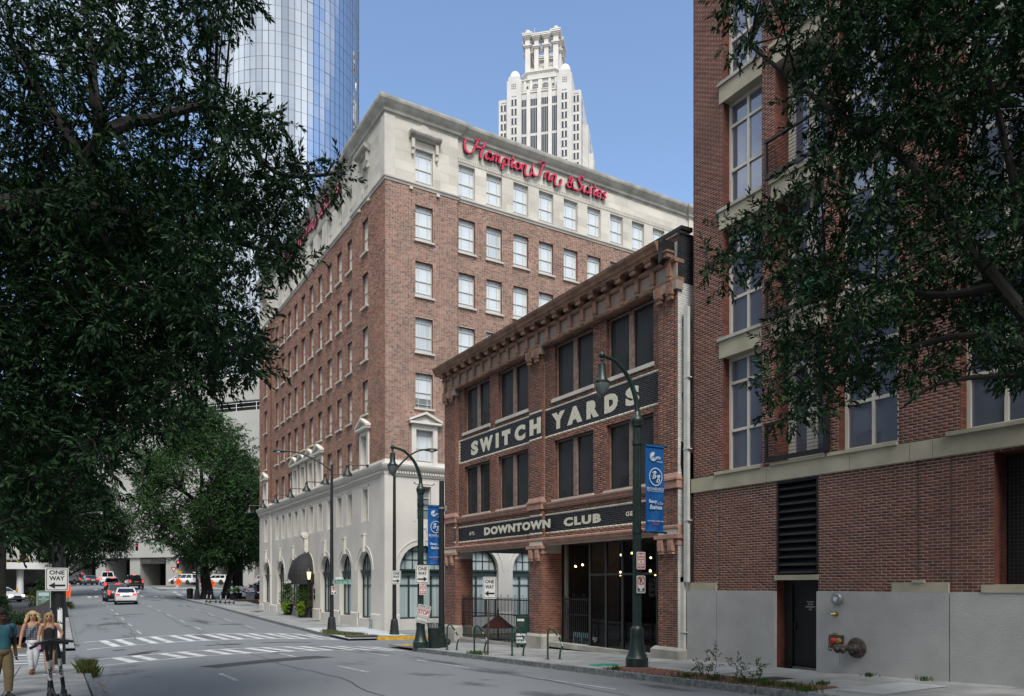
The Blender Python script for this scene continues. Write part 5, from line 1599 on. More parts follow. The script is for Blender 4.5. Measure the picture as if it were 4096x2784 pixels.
# balustrade, arcade storey
mb = MB(); mb.box(-7.8, 7.8, -.3, .0, 205.0, 205.3); mb.box(-7.8, 7.8, -.3, .0, 206.0, 206.25)
for k in range(60):
    x = -7.7 + k * .26; mb.box(x - .06, x + .06, -.22, -.08, 205.3, 206.0)
part('balustrade', mb, M['granite_trim'], st)
tb('arcade_wall', -7.6, 7.6, 1.6, 30, 205, 211.3)
for a, b in ((-6.9, -6.0), (-4.4, -3.3), (-.8, .9), (3.5, 4.6), (6.2, 7.1)): tb('pier', a, b, 1.2, 1.6, 205, 211.2, 'granite_trim')
mb = MB(); mb.box(-7.9, 7.9, 1.0, 2, 211.2, 211.6); part('cornice', mb, M['granite_trim'], st)
for c, r, z0 in ((-2.05, 1.35, 206.4), (2.2, 1.35, 206.4), (-5.4, .4, 206.8), (5.5, .4, 206.8)):
    pts = [(c - r, z0), (c + r, z0)] + [(c + r * math.cos(math.pi * i / 12), z0 + 1.9 + r * math.sin(math.pi * i / 12)) for i in range(13)]
    mb = MB(); mb.poly([(x, 1.55, z) for x, z in pts]); o = part('window', mb, M['tower_glass'], st)
    fr = MB()
    for k in range(-2, 3): 
        if r > 1: 
            x = c + k * .5; h = 1.9 + math.sqrt(max(.01, r * r - (x - c) ** 2)); fr.box(x - .05, x + .05, 1.46, 1.56, z0, z0 + h)
    fr.box(c - r, c + r, 1.46, 1.56, z0 + .9, z0 + 1.0); fr.box(c - r, c + r, 1.46, 1.56, z0 + 1.9, z0 + 2.0)
    part('frame', fr, M['granite_trim'], o)
# crown base and crown
CX0, CY0 = 0.0, 12.0
mb = MB()
octa = lambda h: [(CX0 - h, CY0 - h * .72), (CX0 - h * .72, CY0 - h), (CX0 + h * .72, CY0 - h), (CX0 + h, CY0 - h * .72), (CX0 + h, CY0 + h * .72), (CX0 + h * .72, CY0 + h), (CX0 - h * .72, CY0 + h), (CX0 - h, CY0 + h * .72)]
mb.plan(octa(8.0), 205, 215.6); part('crown_base', mb, M['granite_pale'], st)
mb = MB(); mb.plan(octa(8.2), 215.6, 216.1); mb.plan(octa(8.6), 216.1, 216.6); mb.plan(octa(7.6), 216.6, 217.2); part('cornice', mb, M['granite_trim'], st)
def crown_col(x, y, w, z1, ball):
    mb = MB(); mb.box(x - w, x + w, y - w, y + w, 217, z1)
    for z, e in ((z1 - 5.6, .35), (z1 - 5.1, .7), (z1 - 2.0, .35), (z1 - 1.5, .75), (z1 - 1.0, 1.1), (z1 - .4, 1.2)):
        mb.box(x - w - e, x + w + e, y - w - e, y + w + e, z, z + .5)
    o = part('crown_pier', mb, M['granite_trim'], st)
    if ball:
        b = MB(); b.ball((x, y, z1 + 1.2), 1.25, 14, 9); part('finial', b, M['granite_pale'], o, smooth=True)
for s1 in (-1, 1):
    for s2 in (-1, 1):
        crown_col(CX0 + s1 * 6.0, CY0 + s2 * 6.0, 1.05, 233.2, True)
        crown_col(CX0 + s1 * 2.1, CY0 + s2 * 6.8, .9, 232.0, False)
        crown_col(CX0 + s1 * 6.8, CY0 + s2 * 2.1, 1.0, 232.0, False)
mb = MB()
for s2 in (-1, 1):
    for ax in (0, 1):
        def bx(a0, a1, b0, b1, z0, z1):
            if ax == 0: mb.box(CX0 + a0, CX0 + a1, CY0 + b0, CY0 + b1, z0, z1)
            else: mb.box(CX0 + b0, CX0 + b1, CY0 + a0, CY0 + a1, z0, z1)
        y = s2 * 5.7
        bx(-6, 6, y - .5, y + .5, 226.8, 228.2); bx(-6, 6, y - .6, y + .6, 230.2, 231.6)
        bx(-6, 6, y - .4, y + .4, 217, 219.2)
        for i in range(8):
            t0, t1 = math.pi * i / 8, math.pi * (i + 1) / 8
            for c in (0, -4.1, 4.1):
                r = 1.35 if c == 0 else 1.1
                zz = 224.9
                xa, xb = c + r * math.cos(t0), c + r * math.cos(t1)
                zt = zz + r * min(math.sin(t0), math.sin(t1)); 
                bx(min(xa, xb), max(xa, xb), y - .35, y + .35, zt, 227)
part('crown_arcade', mb, M['granite_pale'], st)
mb = MB(); mb.tube([(CX0 - 3, CY0 - 7, 232), (CX0 - 3, CY0 - 7, 235.5)], .08, 5); mb.tube([(CX0, CY0 - 7, 231.6), (CX0, CY0 - 7, 233)], .07, 5); part('mast', mb, M['granite_trim'], st)

# ------------------------------------------------------------------ concrete podium behind the trees
ang = D2R(49.5)                                    # facade runs up-left to down-right
M['podium'] = pm('podium_concrete', (.38, .38, .36), .85, .06, .12, .1, 10, c2=(.30, .30, .285))
pdx, pdy = 150 * (.5188 + (600 - 2048) / 2987 * .8549), 150 * (.8549 - (600 - 2048) / 2987 * .5188)
pod = thing('concrete_podium', 'long pale concrete building with dark garage bays at the end of the street', 'building', (pdx, pdy, .2), D2R(-49.5))
FP = Face(pod)
mb = MB(); mb.box(-52, 46, 0, 30, 5.6, 33.5); mb.box(-52, 46, 6, 30, -.5, 5.6, 1); FP.part('wall', mb, [M['podium'], M['black']])
mb = MB(); mb.box(-52, 46, 1.2, 30, 33.5, 35.5, 1); mb.box(-52, 46, .3, 30, 35.5, 38.5); FP.part('upper_storey', mb, [M['podium'], M['black']])
for zz in (9.5, 15.5, 21.5, 27.5):
    for i in range(9):
        mb = MB(); mb.box(-44 + i * 10, -34.06 + i * 10, -.06, .05, zz - 3.9 + .03, zz + 2.0); FP.part('wall_panel', mb, M['podium'])
for i, x in enumerate((-33, -24, -14.5, -5.5, 3.6, 12.6, 22, 31)):
    mb = MB(); mb.box(x, x + 2.6, .4, 5.8, -.5, 5.6); FP.part('column', mb, M['podium'])
mb = MB(); mb.box(-2.6, 3.4, .2, .5, 4.4, 5.4); FP.part('entrance_beam', mb, pm('dark_beam', (.05, .05, .05), .8, 0))
letters('lettering', 'ENTRANCE', .9, M['black'], pod, FP.loc(2.4, .17, 4.9), 0, depth=.01)
mb = MB()
for k in range(20):
    mb.tube([(-44 + k * 4.6, .5, 33.5), (-44 + k * 4.6, .5, 35.2)], .05, 5)
mb.tube([(-44, .5, 35.1), (44, .5, 35.1)], .05, 5); mb.tube([(-44, .5, 34.3), (44, .5, 34.3)], .04, 5); FP.part('railing', mb, M['white_paint'])
mb = MB()
for k in range(22):
    mb.tube([(-44 + k * 4.2, .6, 38.5), (-44 + k * 4.2, .6, 40.1)], .05, 5)
mb.tube([(-44, .6, 40.1), (44, .6, 40.1)], .05, 5); mb.tube([(-44, .6, 39.3), (44, .6, 39.3)], .04, 5); FP.part('railing', mb, M['white_paint'])
for x, h in ((8.6, 5), (12.5, 6.5), (21, 5.6), (23.6, 5.2)):
    mb = MB(); mb.lathe([(.55, 38), (.55, 38 + h), (.95, 38 + h + .3), (.95, 38 + h + .5), (.1, 38 + h + 1.3)], 12, x, 4.5); FP.part('roof_vent', mb, M['galv'], smooth=True)
mb = MB(); mb.box(2, 40, 8, 26, 38, 43); FP.part('plant_room', mb, M['podium'])

# striped office slab seen through the left tree
ofs = thing('finned_office_block', 'grey office tower with close vertical concrete fins seen through the oak', 'building', (36, 236, 0), D2R(-20))
mb = MB(); mb.box(-32, 14, 0, 30, 0, 104); part('wall', mb, M['tower_glass'], ofs)
mb = MB()
for j in range(26): mb.box(-32.2, 14.2, -.55, .2, j * 4, j * 4 + 1.1)
part('floor_band', mb, M['podium'], ofs, stuff=True)
fm_ = MB(); fm_.box(-.28, .28, -.9, .1, 0, 104); fmm = fm_.mesh('fin', M['podium'])
for k in range(36): part('fin', fmm, None, ofs, (-32 + k * 1.3, 0, 0))
# dark slab tower next to the round tower, foot
dk = thing('dark_slab_tower', 'narrow dark glass tower edge beside the round mirrored tower', 'building', (44, 231, 0), D2R(-20))
mb = MB(); mb.box(-7.5, 0, 0, 20, 0, 100); part('wall', mb, M['tower_glass'], dk)
mb = MB()
for k in range(8): mb.box(-7.5 + k * 1.05, -7.4 + k * 1.05, -.12, .02, 0, 100)
part('mullion', mb, M['black_metal'], dk, stuff=True)

# buildings on the near side of the street, behind and left of the view; they show in the windows
M['office_brick'] = pm('office_brick', (.36, .33, .29), .9, .15, .3)
ob = thing('opposite_building', 'plain brick commercial block across the street from the club', 'building', (-16, 28, -2.6), D2R(90))
mb = MB(); mb.box(-16, 84, 0, 25, 0, 30); part('wall', mb, M['office_brick'], ob)
mb = MB(); mb.box(-16, 84, -.3, .1, 28.8, 30.2); mb.box(-16, 84, -.2, .1, 5, 5.6); part('cornice', mb, M['lime'], ob)
for i in range(23):
    for z in (7, 11, 15, 19, 23):
        mb = MB(); x = -14 + i * 4.2; mb.box(x, x + 2, -.02, .05, z, z + 2.4); part('window', mb, M['glass_dark'], ob)
ob2 = thing('rear_building', 'plain grey office block up the street from the apartment building', 'building', (-30, -22, -1), 0)
mb = MB(); mb.box(-10, 40, -30, 0, 0, 26); part('wall', mb, M['podium'], ob2)
mb = MB()
for j in range(6): mb.box(-10, 40, -.05, .08, 4 + j * 3.6, 5.8 + j * 3.6)
part('window_band', mb, M['glass_dark'], ob2)

# ------------------------------------------------------------------ street furniture
def rrect(w, h, r=.04, n=4):
    pts = []
    for cx, cz, a0 in ((w / 2 - r, -h / 2 + r, -90), (w / 2 - r, h / 2 - r, 0), (-w / 2 + r, h / 2 - r, 90), (-w / 2 + r, -h / 2 + r, 180)):
        for k in range(n + 1):
            a = D2R(a0 + 90 * k / n); pts.append((cx + r * math.cos(a), cz + r * math.sin(a)))
    return pts
def ring(mb, pts, k, y, mi=0):
    w = max(p[0] for p in pts); h = max(p[1] for p in pts)
    inn = [(x * (1 - k / w), z * (1 - k / h)) for x, z in pts]
    n = len(pts)
    for i in range(n):
        j = (i + 1) % n
        mb.poly([(pts[i][0], y, pts[i][1]), (pts[j][0], y, pts[j][1]), (inn[j][0], y, inn[j][1]), (inn[i][0], y, inn[i][1])], mi)
def plate(o, w, h, mat, border=None, r=.04):
    mb = MB(); mb.prism(rrect(w, h, r), -.004, 0); p = part('plate', mb, mat, o)
    if border:
        mb = MB(); q = [(x * (1 - .025 / w * 2), z * (1 - .025 / h * 2)) for x, z in rrect(w, h, r)]; ring(mb, q, .018, -.0065); part('border', mb, border, o)
    return p
def arrow_mb(L, side, y=-.0065):
    mb = MB(); s = 1 if side == 'right' else -1
    pts = [(-L / 2, -.03), (L * .12, -.03), (L * .12, -.10), (L / 2, 0), (L * .12, .10), (L * .12, .03), (-L / 2, .03)]
    pts = [(x * s, z) for x, z in pts]
    if s < 0: pts = pts[::-1]
    mb.poly([(x, y, z) for x, z in pts]); return mb
def one_way(label, loc, rz, side, w=.5, h=.72, tilt=0):
    o = thing('one_way_sign', label, 'road sign', loc, rz, 'one way signs at the crossing')
    plate(o, w, h, M['sign_white'], M['sign_black'])
    for s, z in (('ONE', .215), ('WAY', .035)): letters('lettering', s, .2, M['sign_black'], o, (0, -.0065, z), depth=.0006, fit=(w * .66, .135), bold=.006)
    part('arrow', arrow_mb(w * .72, side), M['sign_black'], o, (0, 0, -.19))
    for z in (.31, -.31):
        mb = MB(); mb.lathe([(.012, 0), (.01, .006)], 8); b = part('bolt', mb, M['galv'], o, (0, -.004, z)); b.rotation_euler = (D2R(90), 0, 0)
    return o
def red_text_sign(label, loc, rz, w=.30, h=.46):
    o = thing('no_stopping_sign', label, 'parking sign', loc, rz)
    plate(o, w, h, M['sign_white'], M['sign_red'], .03)
    for k, s in enumerate(('NO', 'STOPPING', 'STANDING', 'OR', 'IDLING', 'ANYTIME')):
        letters('lettering', s, .06, M['sign_red'], o, (0, -.0065, .165 - k * .066), depth=.0005, fit=(min(w * .8, .045 * len(s) * w / .3), .045), bold=.002)
    return o
def no_parking(label, loc, rz, w=.30, h=.46):
    o = thing('no_parking_sign', label, 'parking sign', loc, rz)
    plate(o, w, h, M['sign_white'], M['sign_black'], .03)
    mb = MB()
    for i in range(24):
        a, b = i * math.pi / 12, (i + 1) * math.pi / 12; r0, r1 = w * .38, w * .31
        mb.poly([(r0 * math.cos(a), -.008, .09 + r0 * math.sin(a)), (r0 * math.cos(b), -.008, .09 + r0 * math.sin(b)), (r1 * math.cos(b), -.008, .09 + r1 * math.sin(b)), (r1 * math.cos(a), -.008, .09 + r1 * math.sin(a))])
    k = w * .25; mb.poly([(-k - .015, -.008, .09 + k), (-k + .01, -.008, .09 + k + .02), (k + .015, -.008, .09 - k), (k - .01, -.008, .09 - k - .02)])
    part('prohibition_ring', mb, M['sign_red'], o)
    letters('lettering', 'P', .2, M['sign_black'], o, (0, -.007, .09), depth=.0005, fit=(w * .3, .15), bold=.008)
    mb = MB()
    for s in (-1, 1):
        mb.poly([(x * s * w / .3, -.007, z) for x, z in ((.12, -.16), (.03, -.16), (.03, -.13), (.06, -.12), (.08, -.095), (.12, -.095))])
        for c in (.05, .1): mb.poly([(s * (c + .016 * math.cos(t)) * w / .3, -.0075, -.163 + .016 * math.sin(t)) for t in [i * .785 for i in range(8)]])
    part('tow_symbol', mb, M['sign_black'], o)
    return o
def oct_base(mb, z0, r=.30, h=.8, rp=.11):
    mb.lathe([(r, 0), (r, .06), (r * .93, .08), (r * .80, h * .45), (r * .82, h * .5), (r * .66, h * .95), (r * .62, h), (rp, h + .02)], 8, 0, 0, z0)
def cobra(name, label, x, y, z0, ztop, tip, r=.115, group=None):
    o = thing(name, label, 'street lamp', (x, y, z0), 0, group)
    mb = MB(); oct_base(mb, 0, .29, .8, r); part('base', mb, M['black_metal'], o)
    mb = MB(); mb.tube([(0, 0, .8), (0, 0, ztop - z0)], [r, r * .62], 12); mb.ball((0, 0, ztop - z0 + .03), r * .75, 10, 6); part('pole', mb, M['black_metal'], o, smooth=True)
    dx, dy, dz = tip[0] - x, tip[1] - y, tip[2] - ztop
    pts = []
    for k in range(9):
        t = k / 8; pts.append((dx * t * .8, dy * t * .8, ztop - z0 - .25 + (dz + .25) * math.sin(t * math.pi / 2) ** .9))
    mb = MB(); mb.tube(pts, [.055 - .02 * k / 8 for k in range(9)], 10); part('arm', mb, M['black_metal'], o, smooth=True)
    hd = MB(); a = math.atan2(dy, dx)
    prof = [(-.25, .05), (0, .09), (.15, .15), (.38, .17), (.6, .13), (.7, .05)]
    zc = tip[2] - z0; bx, by = dx * .8, dy * .8
    rings = []
    for s, w_ in prof:
        rings.append([(bx + math.cos(a) * s - math.sin(a) * w_ * math.cos(t), by + math.sin(a) * s + math.cos(a) * w_ * math.cos(t), zc + w_ * .55 * math.sin(t)) for t in [i * math.pi / 5 for i in range(10)]])
    for p, q in zip(rings, rings[1:]):
        for i in range(10): hd.poly([p[i], p[(i + 1) % 10], q[(i + 1) % 10], q[i]])
    hd.poly(rings[0][::-1]); hd.poly(rings[-1])
    part('lamp_head', hd, M['black_metal'], o, smooth=True)
    ln = MB(); ln.ball((bx + math.cos(a) * .38, by + math.sin(a) * .38, zc - .06), (.17, .17, .09), 12, 6); part('lens', ln, M['galv'], o, smooth=True)
    return o
cobra('street_lamp', 'tall black cobra-head street lamp on the hotel corner, carrying a green street sign', 12.80, 40.16, gz(12.8, 40.16), 6.55, (10.1, 41.75, 7.36))
cobra('street_lamp', 'tall black cobra-head street lamp on the side street before the big arched window', 15.40, 37.55, gz(15.4, 37.55), 6.35, (17.2, 36.6, 7.3))
cobra('street_lamp', 'black cobra-head street lamp on the left sidewalk beyond the one way sign', .30, 58.5, gz(.3, 58.5), 4.45, (2.6, 58.0, 4.95), .12)

LAMP_M = M['green_black']
def gooseneck_lamp(label, x, y, k=1.0):
    z0 = gz(x, y)
    o = thing('ornamental_lamp', label, 'street lamp', (x, y, z0), 0, 'ornamental lamps with banners')
    mb = MB(); mb.lathe([(.30, 0), (.30, .24), (.27, .27), (.26, .32), (.235, .36), (.19, .6), (.165, .82), (.175, .86), (.175, 1.02), (.15, 1.06), (.12, 1.1)], 24); part('base', mb, LAMP_M, o, smooth=True)
    mb = MB(); mb.lathe([(.125, 1.08), (.112, 6.4 * k)], 24, flute=.11); part('shaft', mb, LAMP_M, o)
    zt = 6.4 * k
    mb = MB(); mb.lathe([(.12, zt), (.15, zt + .03), (.15, zt + .07), (.17, zt + .13), (.175, zt + .19), (.15, zt + .26), (.11, zt + .3), (.08, zt + .42)], 20); part('collar', mb, LAMP_M, o, smooth=True)
    pts = [(0, 0, zt + .3), (-.02, 0, zt + .68), (-.2, 0, zt + 1.14), (-.44, 0, zt + 1.44), (-.76, 0, zt + 1.66), (-1.16, 0, zt + 1.74)]
    c = catmull(pts, 4)
    mb = MB(); mb.tube(c, [.075 - .03 * i / (len(c) - 1) for i in range(len(c))], 12); mb.ball((-1.18, 0, zt + 1.74), .085, 12, 8); part('arm', mb, LAMP_M, o, smooth=True)
    mb = MB(); mb.lathe([(.03, zt + 1.66), (.05, zt + 1.62), (.03, zt + 1.58), (.07, zt + 1.53), (.1, zt + 1.5), (.105, zt + 1.2), (.17, zt + 1.06)], 16, -1.18, 0)
    mb.lathe([(.205, zt + 1.06), (.205, zt + 1.02)], 16, -1.18, 0); part('housing', mb, LAMP_M, o, smooth=True)
    mb = MB(); mb.lathe([(.19, zt + 1.02), (.185, zt + .9), (.12, zt + .72), (.03, zt + .63), (.0, zt + .62)], 18, -1.18, 0); part('globe', mb, glass_mat('lamp_globe', (.10, .12, .13), .05, .8) if 'lamp_globe' not in bpy.data.materials else bpy.data.materials['lamp_globe'], o, smooth=True)
    for z in (zt - .42, zt - 2.78):
        mb = MB(); mb.tube([(.05, 0, z), (1.0, 0, z)], .022, 8); mb.ball((1.02, 0, z), .045, 8, 6); mb.lathe([(.135, z - .05), (.135, z + .05)], 16); part('banner_arm', mb, LAMP_M, o, smooth=True)
    return o, z0, zt
def circle_pts(cx, cz, r, n=24): return [(cx + r * math.cos(2 * math.pi * i / n), cz + r * math.sin(2 * math.pi * i / n)) for i in range(n)]
def banner(label, x, y, z1, rz=0):
    o = thing('street_banner', label, 'banner', (x, y, z1), rz, 'blue banners on the ornamental lamps')
    W, H = .66, 2.3
    mb = MB(); nx, nz_ = 6, 20
    g = [[(i * W / nx, .025 * math.sin(i * 1.3 + j * .35) * (j / nz_), -j * H / nz_) for i in range(nx + 1)] for j in range(nz_ + 1)]
    for j in range(nz_):
        for i in range(nx): mb.poly([g[j][i], g[j + 1][i], g[j + 1][i + 1], g[j][i + 1]])
    part('cloth', mb, M['banner_blue'], o, smooth=True)
    mb = MB(); mb.tube([(0, 0, 0), (W, 0, 0)], .03, 8); mb.tube([(0, 0, -H), (W, 0, -H)], .025, 8); part('hem', mb, M['banner_blue'], o)
    ink = M['banner_ink']; Y = -.034
    L = lambda s, cx, cz, w, h, **k: letters('lettering', s, .1, ink, o, (cx, Y, cz), depth=.0006, fit=(w, h), **k)
    mb = MB(); cx, cz = .25, -.28
    for i in range(16):
        a, b = D2R(60 + i * 17), D2R(60 + (i + 1) * 17)
        for r0, r1 in ((.125, .108), (.098, .0)):
            mb.poly([(cx + r0 * math.cos(a), Y, cz + r0 * math.sin(a)), (cx + r0 * math.cos(b), Y, cz + r0 * math.sin(b)), (cx + r1 * math.cos(b), Y, cz + r1 * math.sin(b)), (cx + r1 * math.cos(a), Y, cz + r1 * math.sin(a))])
    part('crescent_emblem', mb, ink, o)
    letters('lettering', 'ATL', .1, M['banner_blue'], o, (.24, Y - .004, -.30), depth=.0006, fit=(.13, .075), bold=.003)
    L('ANTA', .42, -.30, .19, .075, bold=.003)
    L('welcomes', .48, -.40, .2, .045, shear=.2)
    mb = MB(); cx, cz = .34, -.82
    for i in range(32):
        a, b = 2 * math.pi * i / 32, 2 * math.pi * (i + 1) / 32
        mb.poly([(cx + .235 * math.cos(a), Y, cz + .245 * math.sin(a)), (cx + .235 * math.cos(b), Y, cz + .245 * math.sin(b)), (cx + .21 * math.cos(b), Y, cz + .22 * math.sin(b)), (cx + .21 * math.cos(a), Y, cz + .22 * math.sin(a))])
    part('ring_emblem', mb, ink, o)
    for dx, dz in ((-.07, .05), (.07, -.05)):
        sm, ll = script_mb('B', .095, pen=.28, y0=-.003, y1=0); part('monogram', sm, [ink, ink], o, (cx + dx - .075, Y, cz + dz - .1))
    L('BRONNER BROS', .33, -1.15, .60, .075)
    L('INTERNATIONAL BEAUTY SHOW', .33, -1.215, .58, .026)
    L('Beauty', .24, -1.50, .30, .125, shear=.25, bold=.002); L('is Our', .51, -1.53, .20, .07)
    L('Business', .35, -1.64, .44, .12, shear=.25, bold=.002)
    L('GEORGIA WORLD CONGRESS CENTER', .33, -2.02, .58, .034)
    letters('lettering', 'GWCC', .08, M['sign_red'], o, (.33, Y, -2.11), depth=.0006, fit=(.2, .05), bold=.004)
    return o
lo, z0, zt = gooseneck_lamp('large dark ornamental lamp in front of the black storefront glass', 13.20, 15.32, 1.0)
banner('blue event banner on the lamp in front of the club building', 13.48, 15.30, z0 + zt - .46)
red_text_sign('red lettered no stopping sign on the nearest ornamental lamp', (13.2, 15.32 - .16, .66), 0)
no_parking('no parking sign with tow symbol on the nearest ornamental lamp', (13.2, 15.32 - .16, .03), 0)
lo, z0, zt = gooseneck_lamp('dark ornamental lamp at the street corner beside the green litter bin', 12.22, 27.1, .95)
banner('blue event banner on the corner lamp beside the hotel front', 12.52, 27.08, z0 + zt - .46)
one_way('one way sign pointing right on the corner lamp above the red sign', (12.22, 27.1 - .17, .44), D2R(-6), 'right', .56, .72)
red_text_sign('red lettered no stopping sign on the corner lamp below the one way sign', (12.24, 27.1 - .17, -.14), 0)
o = thing('crosswalk_sign', 'crooked state law stop for pedestrians sign on the corner lamp', 'road sign', (12.24, 27.1 - .19, -1.13), 0)
plate(o, .55, .72, M['sign_white'], M['sign_black'])
letters('lettering', 'STATE LAW', .1, M['sign_black'], o, (0, -.0065, .27), depth=.0006, fit=(.42, .08), bold=.002)
letters('lettering', 'STOP', .2, M['sign_red'], o, (0, -.0065, .08), depth=.0006, fit=(.44, .19), bold=.008)
letters('lettering', 'FOR PEDESTRIANS', .08, M['sign_black'], o, (0, -.0065, -.14), depth=.0006, fit=(.47, .085)); letters('lettering', 'IN CROSSWALK', .08, M['sign_black'], o, (0, -.0065, -.27), depth=.0006, fit=(.4, .085))
mb = MB(); mb.box(-.255, .255, -.0066, -.006, .195, .207); mb.box(-.255, .255, -.0066, -.006, -.07, -.058); part('rule', mb, M['sign_black'], o)
o.rotation_euler = (0, D2R(13), D2R(-4))
o = thing('utility_pole', 'plain black steel pole behind the corner banner', 'pole', (13.02, 26.85, gz(13.02, 26.85)))
mb = MB(); mb.tube([(0, 0, 0), (0, 0, 6.62)], [.125, .10], 12); part('pole', mb, M['black_metal'], o, smooth=True)
mb = MB(); mb.lathe([(.2, 0), (.2, .1), (.16, .45), (.18, .5), (.13, .55)], 14); mb.ball((.22, -.06, .22), .14, 8, 6); part('base', mb, M['black_metal'], o)
mb = MB(); mb.lathe([(.13, 5.5), (.13, 5.58)], 14); mb.box(.05, .2, -.05, .05, 5.42, 5.66); part('band', mb, M['galv'], o)
one_way('one way sign pointing right on the side street lamp pole before the arched window', (15.44, 37.4, .43), 0, 'right', .56, .74)
o = thing('sign_post', 'thin brown leaning post holding a one way sign on the club sidewalk', 'post', (12.38, 21.98, gz(12.38, 21.98)))
mb = MB(); mb.box(-.03, .03, -.015, .015, 0, 2.7); part('post', mb, M['rust'], o); o.rotation_euler = (0, D2R(1.2), 0)
one_way('one way sign pointing left on the thin brown post', (12.43, 21.94, -.08), D2R(-10), 'left', .48, .74)
# signal pole, left
o = thing('signal_pole', 'thick black signal pole with torn white stickers behind the two women', 'pole', (.0, 27.46, gz(0, 27.46)))
mb = MB(); mb.tube([(0, 0, 0), (0, 0, 9)], [.19, .15], 14); part('pole', mb, M['black_metal'], o, smooth=True)
rs = random.Random(9)
for z, h in ((1.55, .42), (1.05, .5), (.75, .12), (.55, .2)):
    mb = MB(); n = 9
    for i in range(n):
        a0, a1 = -1.75 + i * .7 / n, -1.75 + (i + 1) * .7 / n
        t0, t1 = z + h / 2 + rs.uniform(-.05, .05), z - h / 2 + rs.uniform(-.06, .06)
        mb.poly([(.19 * math.cos(a0), .19 * math.sin(a0), t1), (.19 * math.cos(a1), .19 * math.sin(a1), t1 + .02), (.19 * math.cos(a1), .19 * math.sin(a1), t0), (.19 * math.cos(a0), .19 * math.sin(a0), t0 - .02)])
    part('torn_sticker', mb, M['white_paint'], o)
one_way('large one way sign pointing left on the thick black pole at left', (-.05, 27.22, .19), D2R(2), 'left', .62, .72)
# street name signs on the hotel corner pole
def street_sign(label, loc, rz, s, w, small=None):
    o = thing('street_name_sign', label, 'street sign', loc, rz)
    mb = MB(); mb.prism(rrect(w, .24, .03), -.005, .005); part('plate', mb, M['sign_green'], o)
    mb = MB(); ring(mb, [(x * .97, z * .93) for x, z in rrect(w, .24, .03)], .012, -.0065); part('border', mb, M['white_paint'], o)
    letters('lettering', s, .15, M['white_paint'], o, (-.06 if small else 0, -.0068, -.0), depth=.0006, fit=(w * (.66 if small else .85), .13))
    if small:
        for k, q in enumerate(small): letters('lettering', q, .06, M['white_paint'], o, (w * .40, -.0068, .05 - k * .09), depth=.0006, fit=(.09, .06))
    return o
street_sign('green street name sign reading Williams on the hotel corner pole', (13.36, 40.02, .2), 0, 'Williams', .95, ('ST', 'NW'))
street_sign('green street name sign reading Ted Turner turned away on the hotel corner pole', (12.98, 39.82, .21), D2R(-58), 'Ted Turner', .95)
mb = MB(); mb.box(-.19, .19, -.005, .005, -.05, .05); tag(part('block_number_plate', mb, M['sign_white'], None, (13.16, 40.03, .40)), 'tiny white block plate above the green street name sign', 'plate')
no_parking('no parking sign with tow symbol on the hotel corner pole', (12.86, 40.0, -.26), 0)
# litter bin
o = thing('litter_bin', 'dark green slatted litter bin beside the corner lamp', 'litter bin', (12.66, 26.72, gz(12.66, 26.72)))
for i in range(28):
    a = 2 * math.pi * i / 28; c_, s_ = math.cos(a), math.sin(a)
    mb = MB()
    pts = [(.25, .05), (.27, .5), (.275, .8), (.30, .9), (.33, .97)]
    for (r0, za), (r1, zb) in zip(pts, pts[1:]):
        w_ = .021
        mb.poly([(r0 * c_ + w_ * s_, r0 * s_ - w_ * c_, za), (r0 * c_ - w_ * s_, r0 * s_ + w_ * c_, za), (r1 * c_ - w_ * s_, r1 * s_ + w_ * c_, zb), (r1 * c_ + w_ * s_, r1 * s_ + w_ * c_, zb)])
    part('slat', mb, M['green_black'], o)
mb = MB(); mb.lathe([(.24, .02), (.255, .5), (.255, .78)], 20); mb.lathe([(.26, 0), (.26, .06)], 20); part('liner', mb, M['black_metal'], o)
mb = MB(); mb.tube([(.335 * math.cos(t), .335 * math.sin(t), .97) for t in [i * math.pi / 12 for i in range(25)]], .014, 6); part('rim', mb, M['green_black'], o)
# bike racks
names = ('leftmost', 'second from left', 'third from left', 'rightmost')
for k, (x, y) in enumerate(((12.64, 25.15), (12.75, 23.2), (12.95, 20.95), (13.02, 18.95))):
    o = thing('bike_rack', 'green bent-tube bike rack on the club sidewalk, ' + names[k] + ' of the row', 'bike rack', (x, y, gz(x, y)), D2R(-36), 'green bike racks along the club sidewalk')
    pts = catmull([(-.2, 0, 0), (-.2, 0, .72), (-.17, 0, .90), (-.08, 0, .94), (.02, 0, .84), (.2, 0, .56), (.26, 0, .42), (.2, 0, .3), (.17, 0, .12), (.17, 0, 0)], 4)
    mb = MB(); mb.tube(pts, .03, 10); part('tube', mb, M['green_paint'], o, smooth=True)
    mb = MB(); mb.box(-.27, -.13, -.06, .06, 0, .012); mb.box(.1, .24, -.06, .06, 0, .012); part('foot_plate', mb, M['green_paint'], o)
    for q, t in enumerate((18, 21, 23)):
        p = pts[t]; mb = MB(); mb.obox((p.x, -.031, p.z), .07, .004, .03, Matrix.Rotation(D2R(57), 3, 'Y')); part('sticker', mb, M['sign_white'], o)
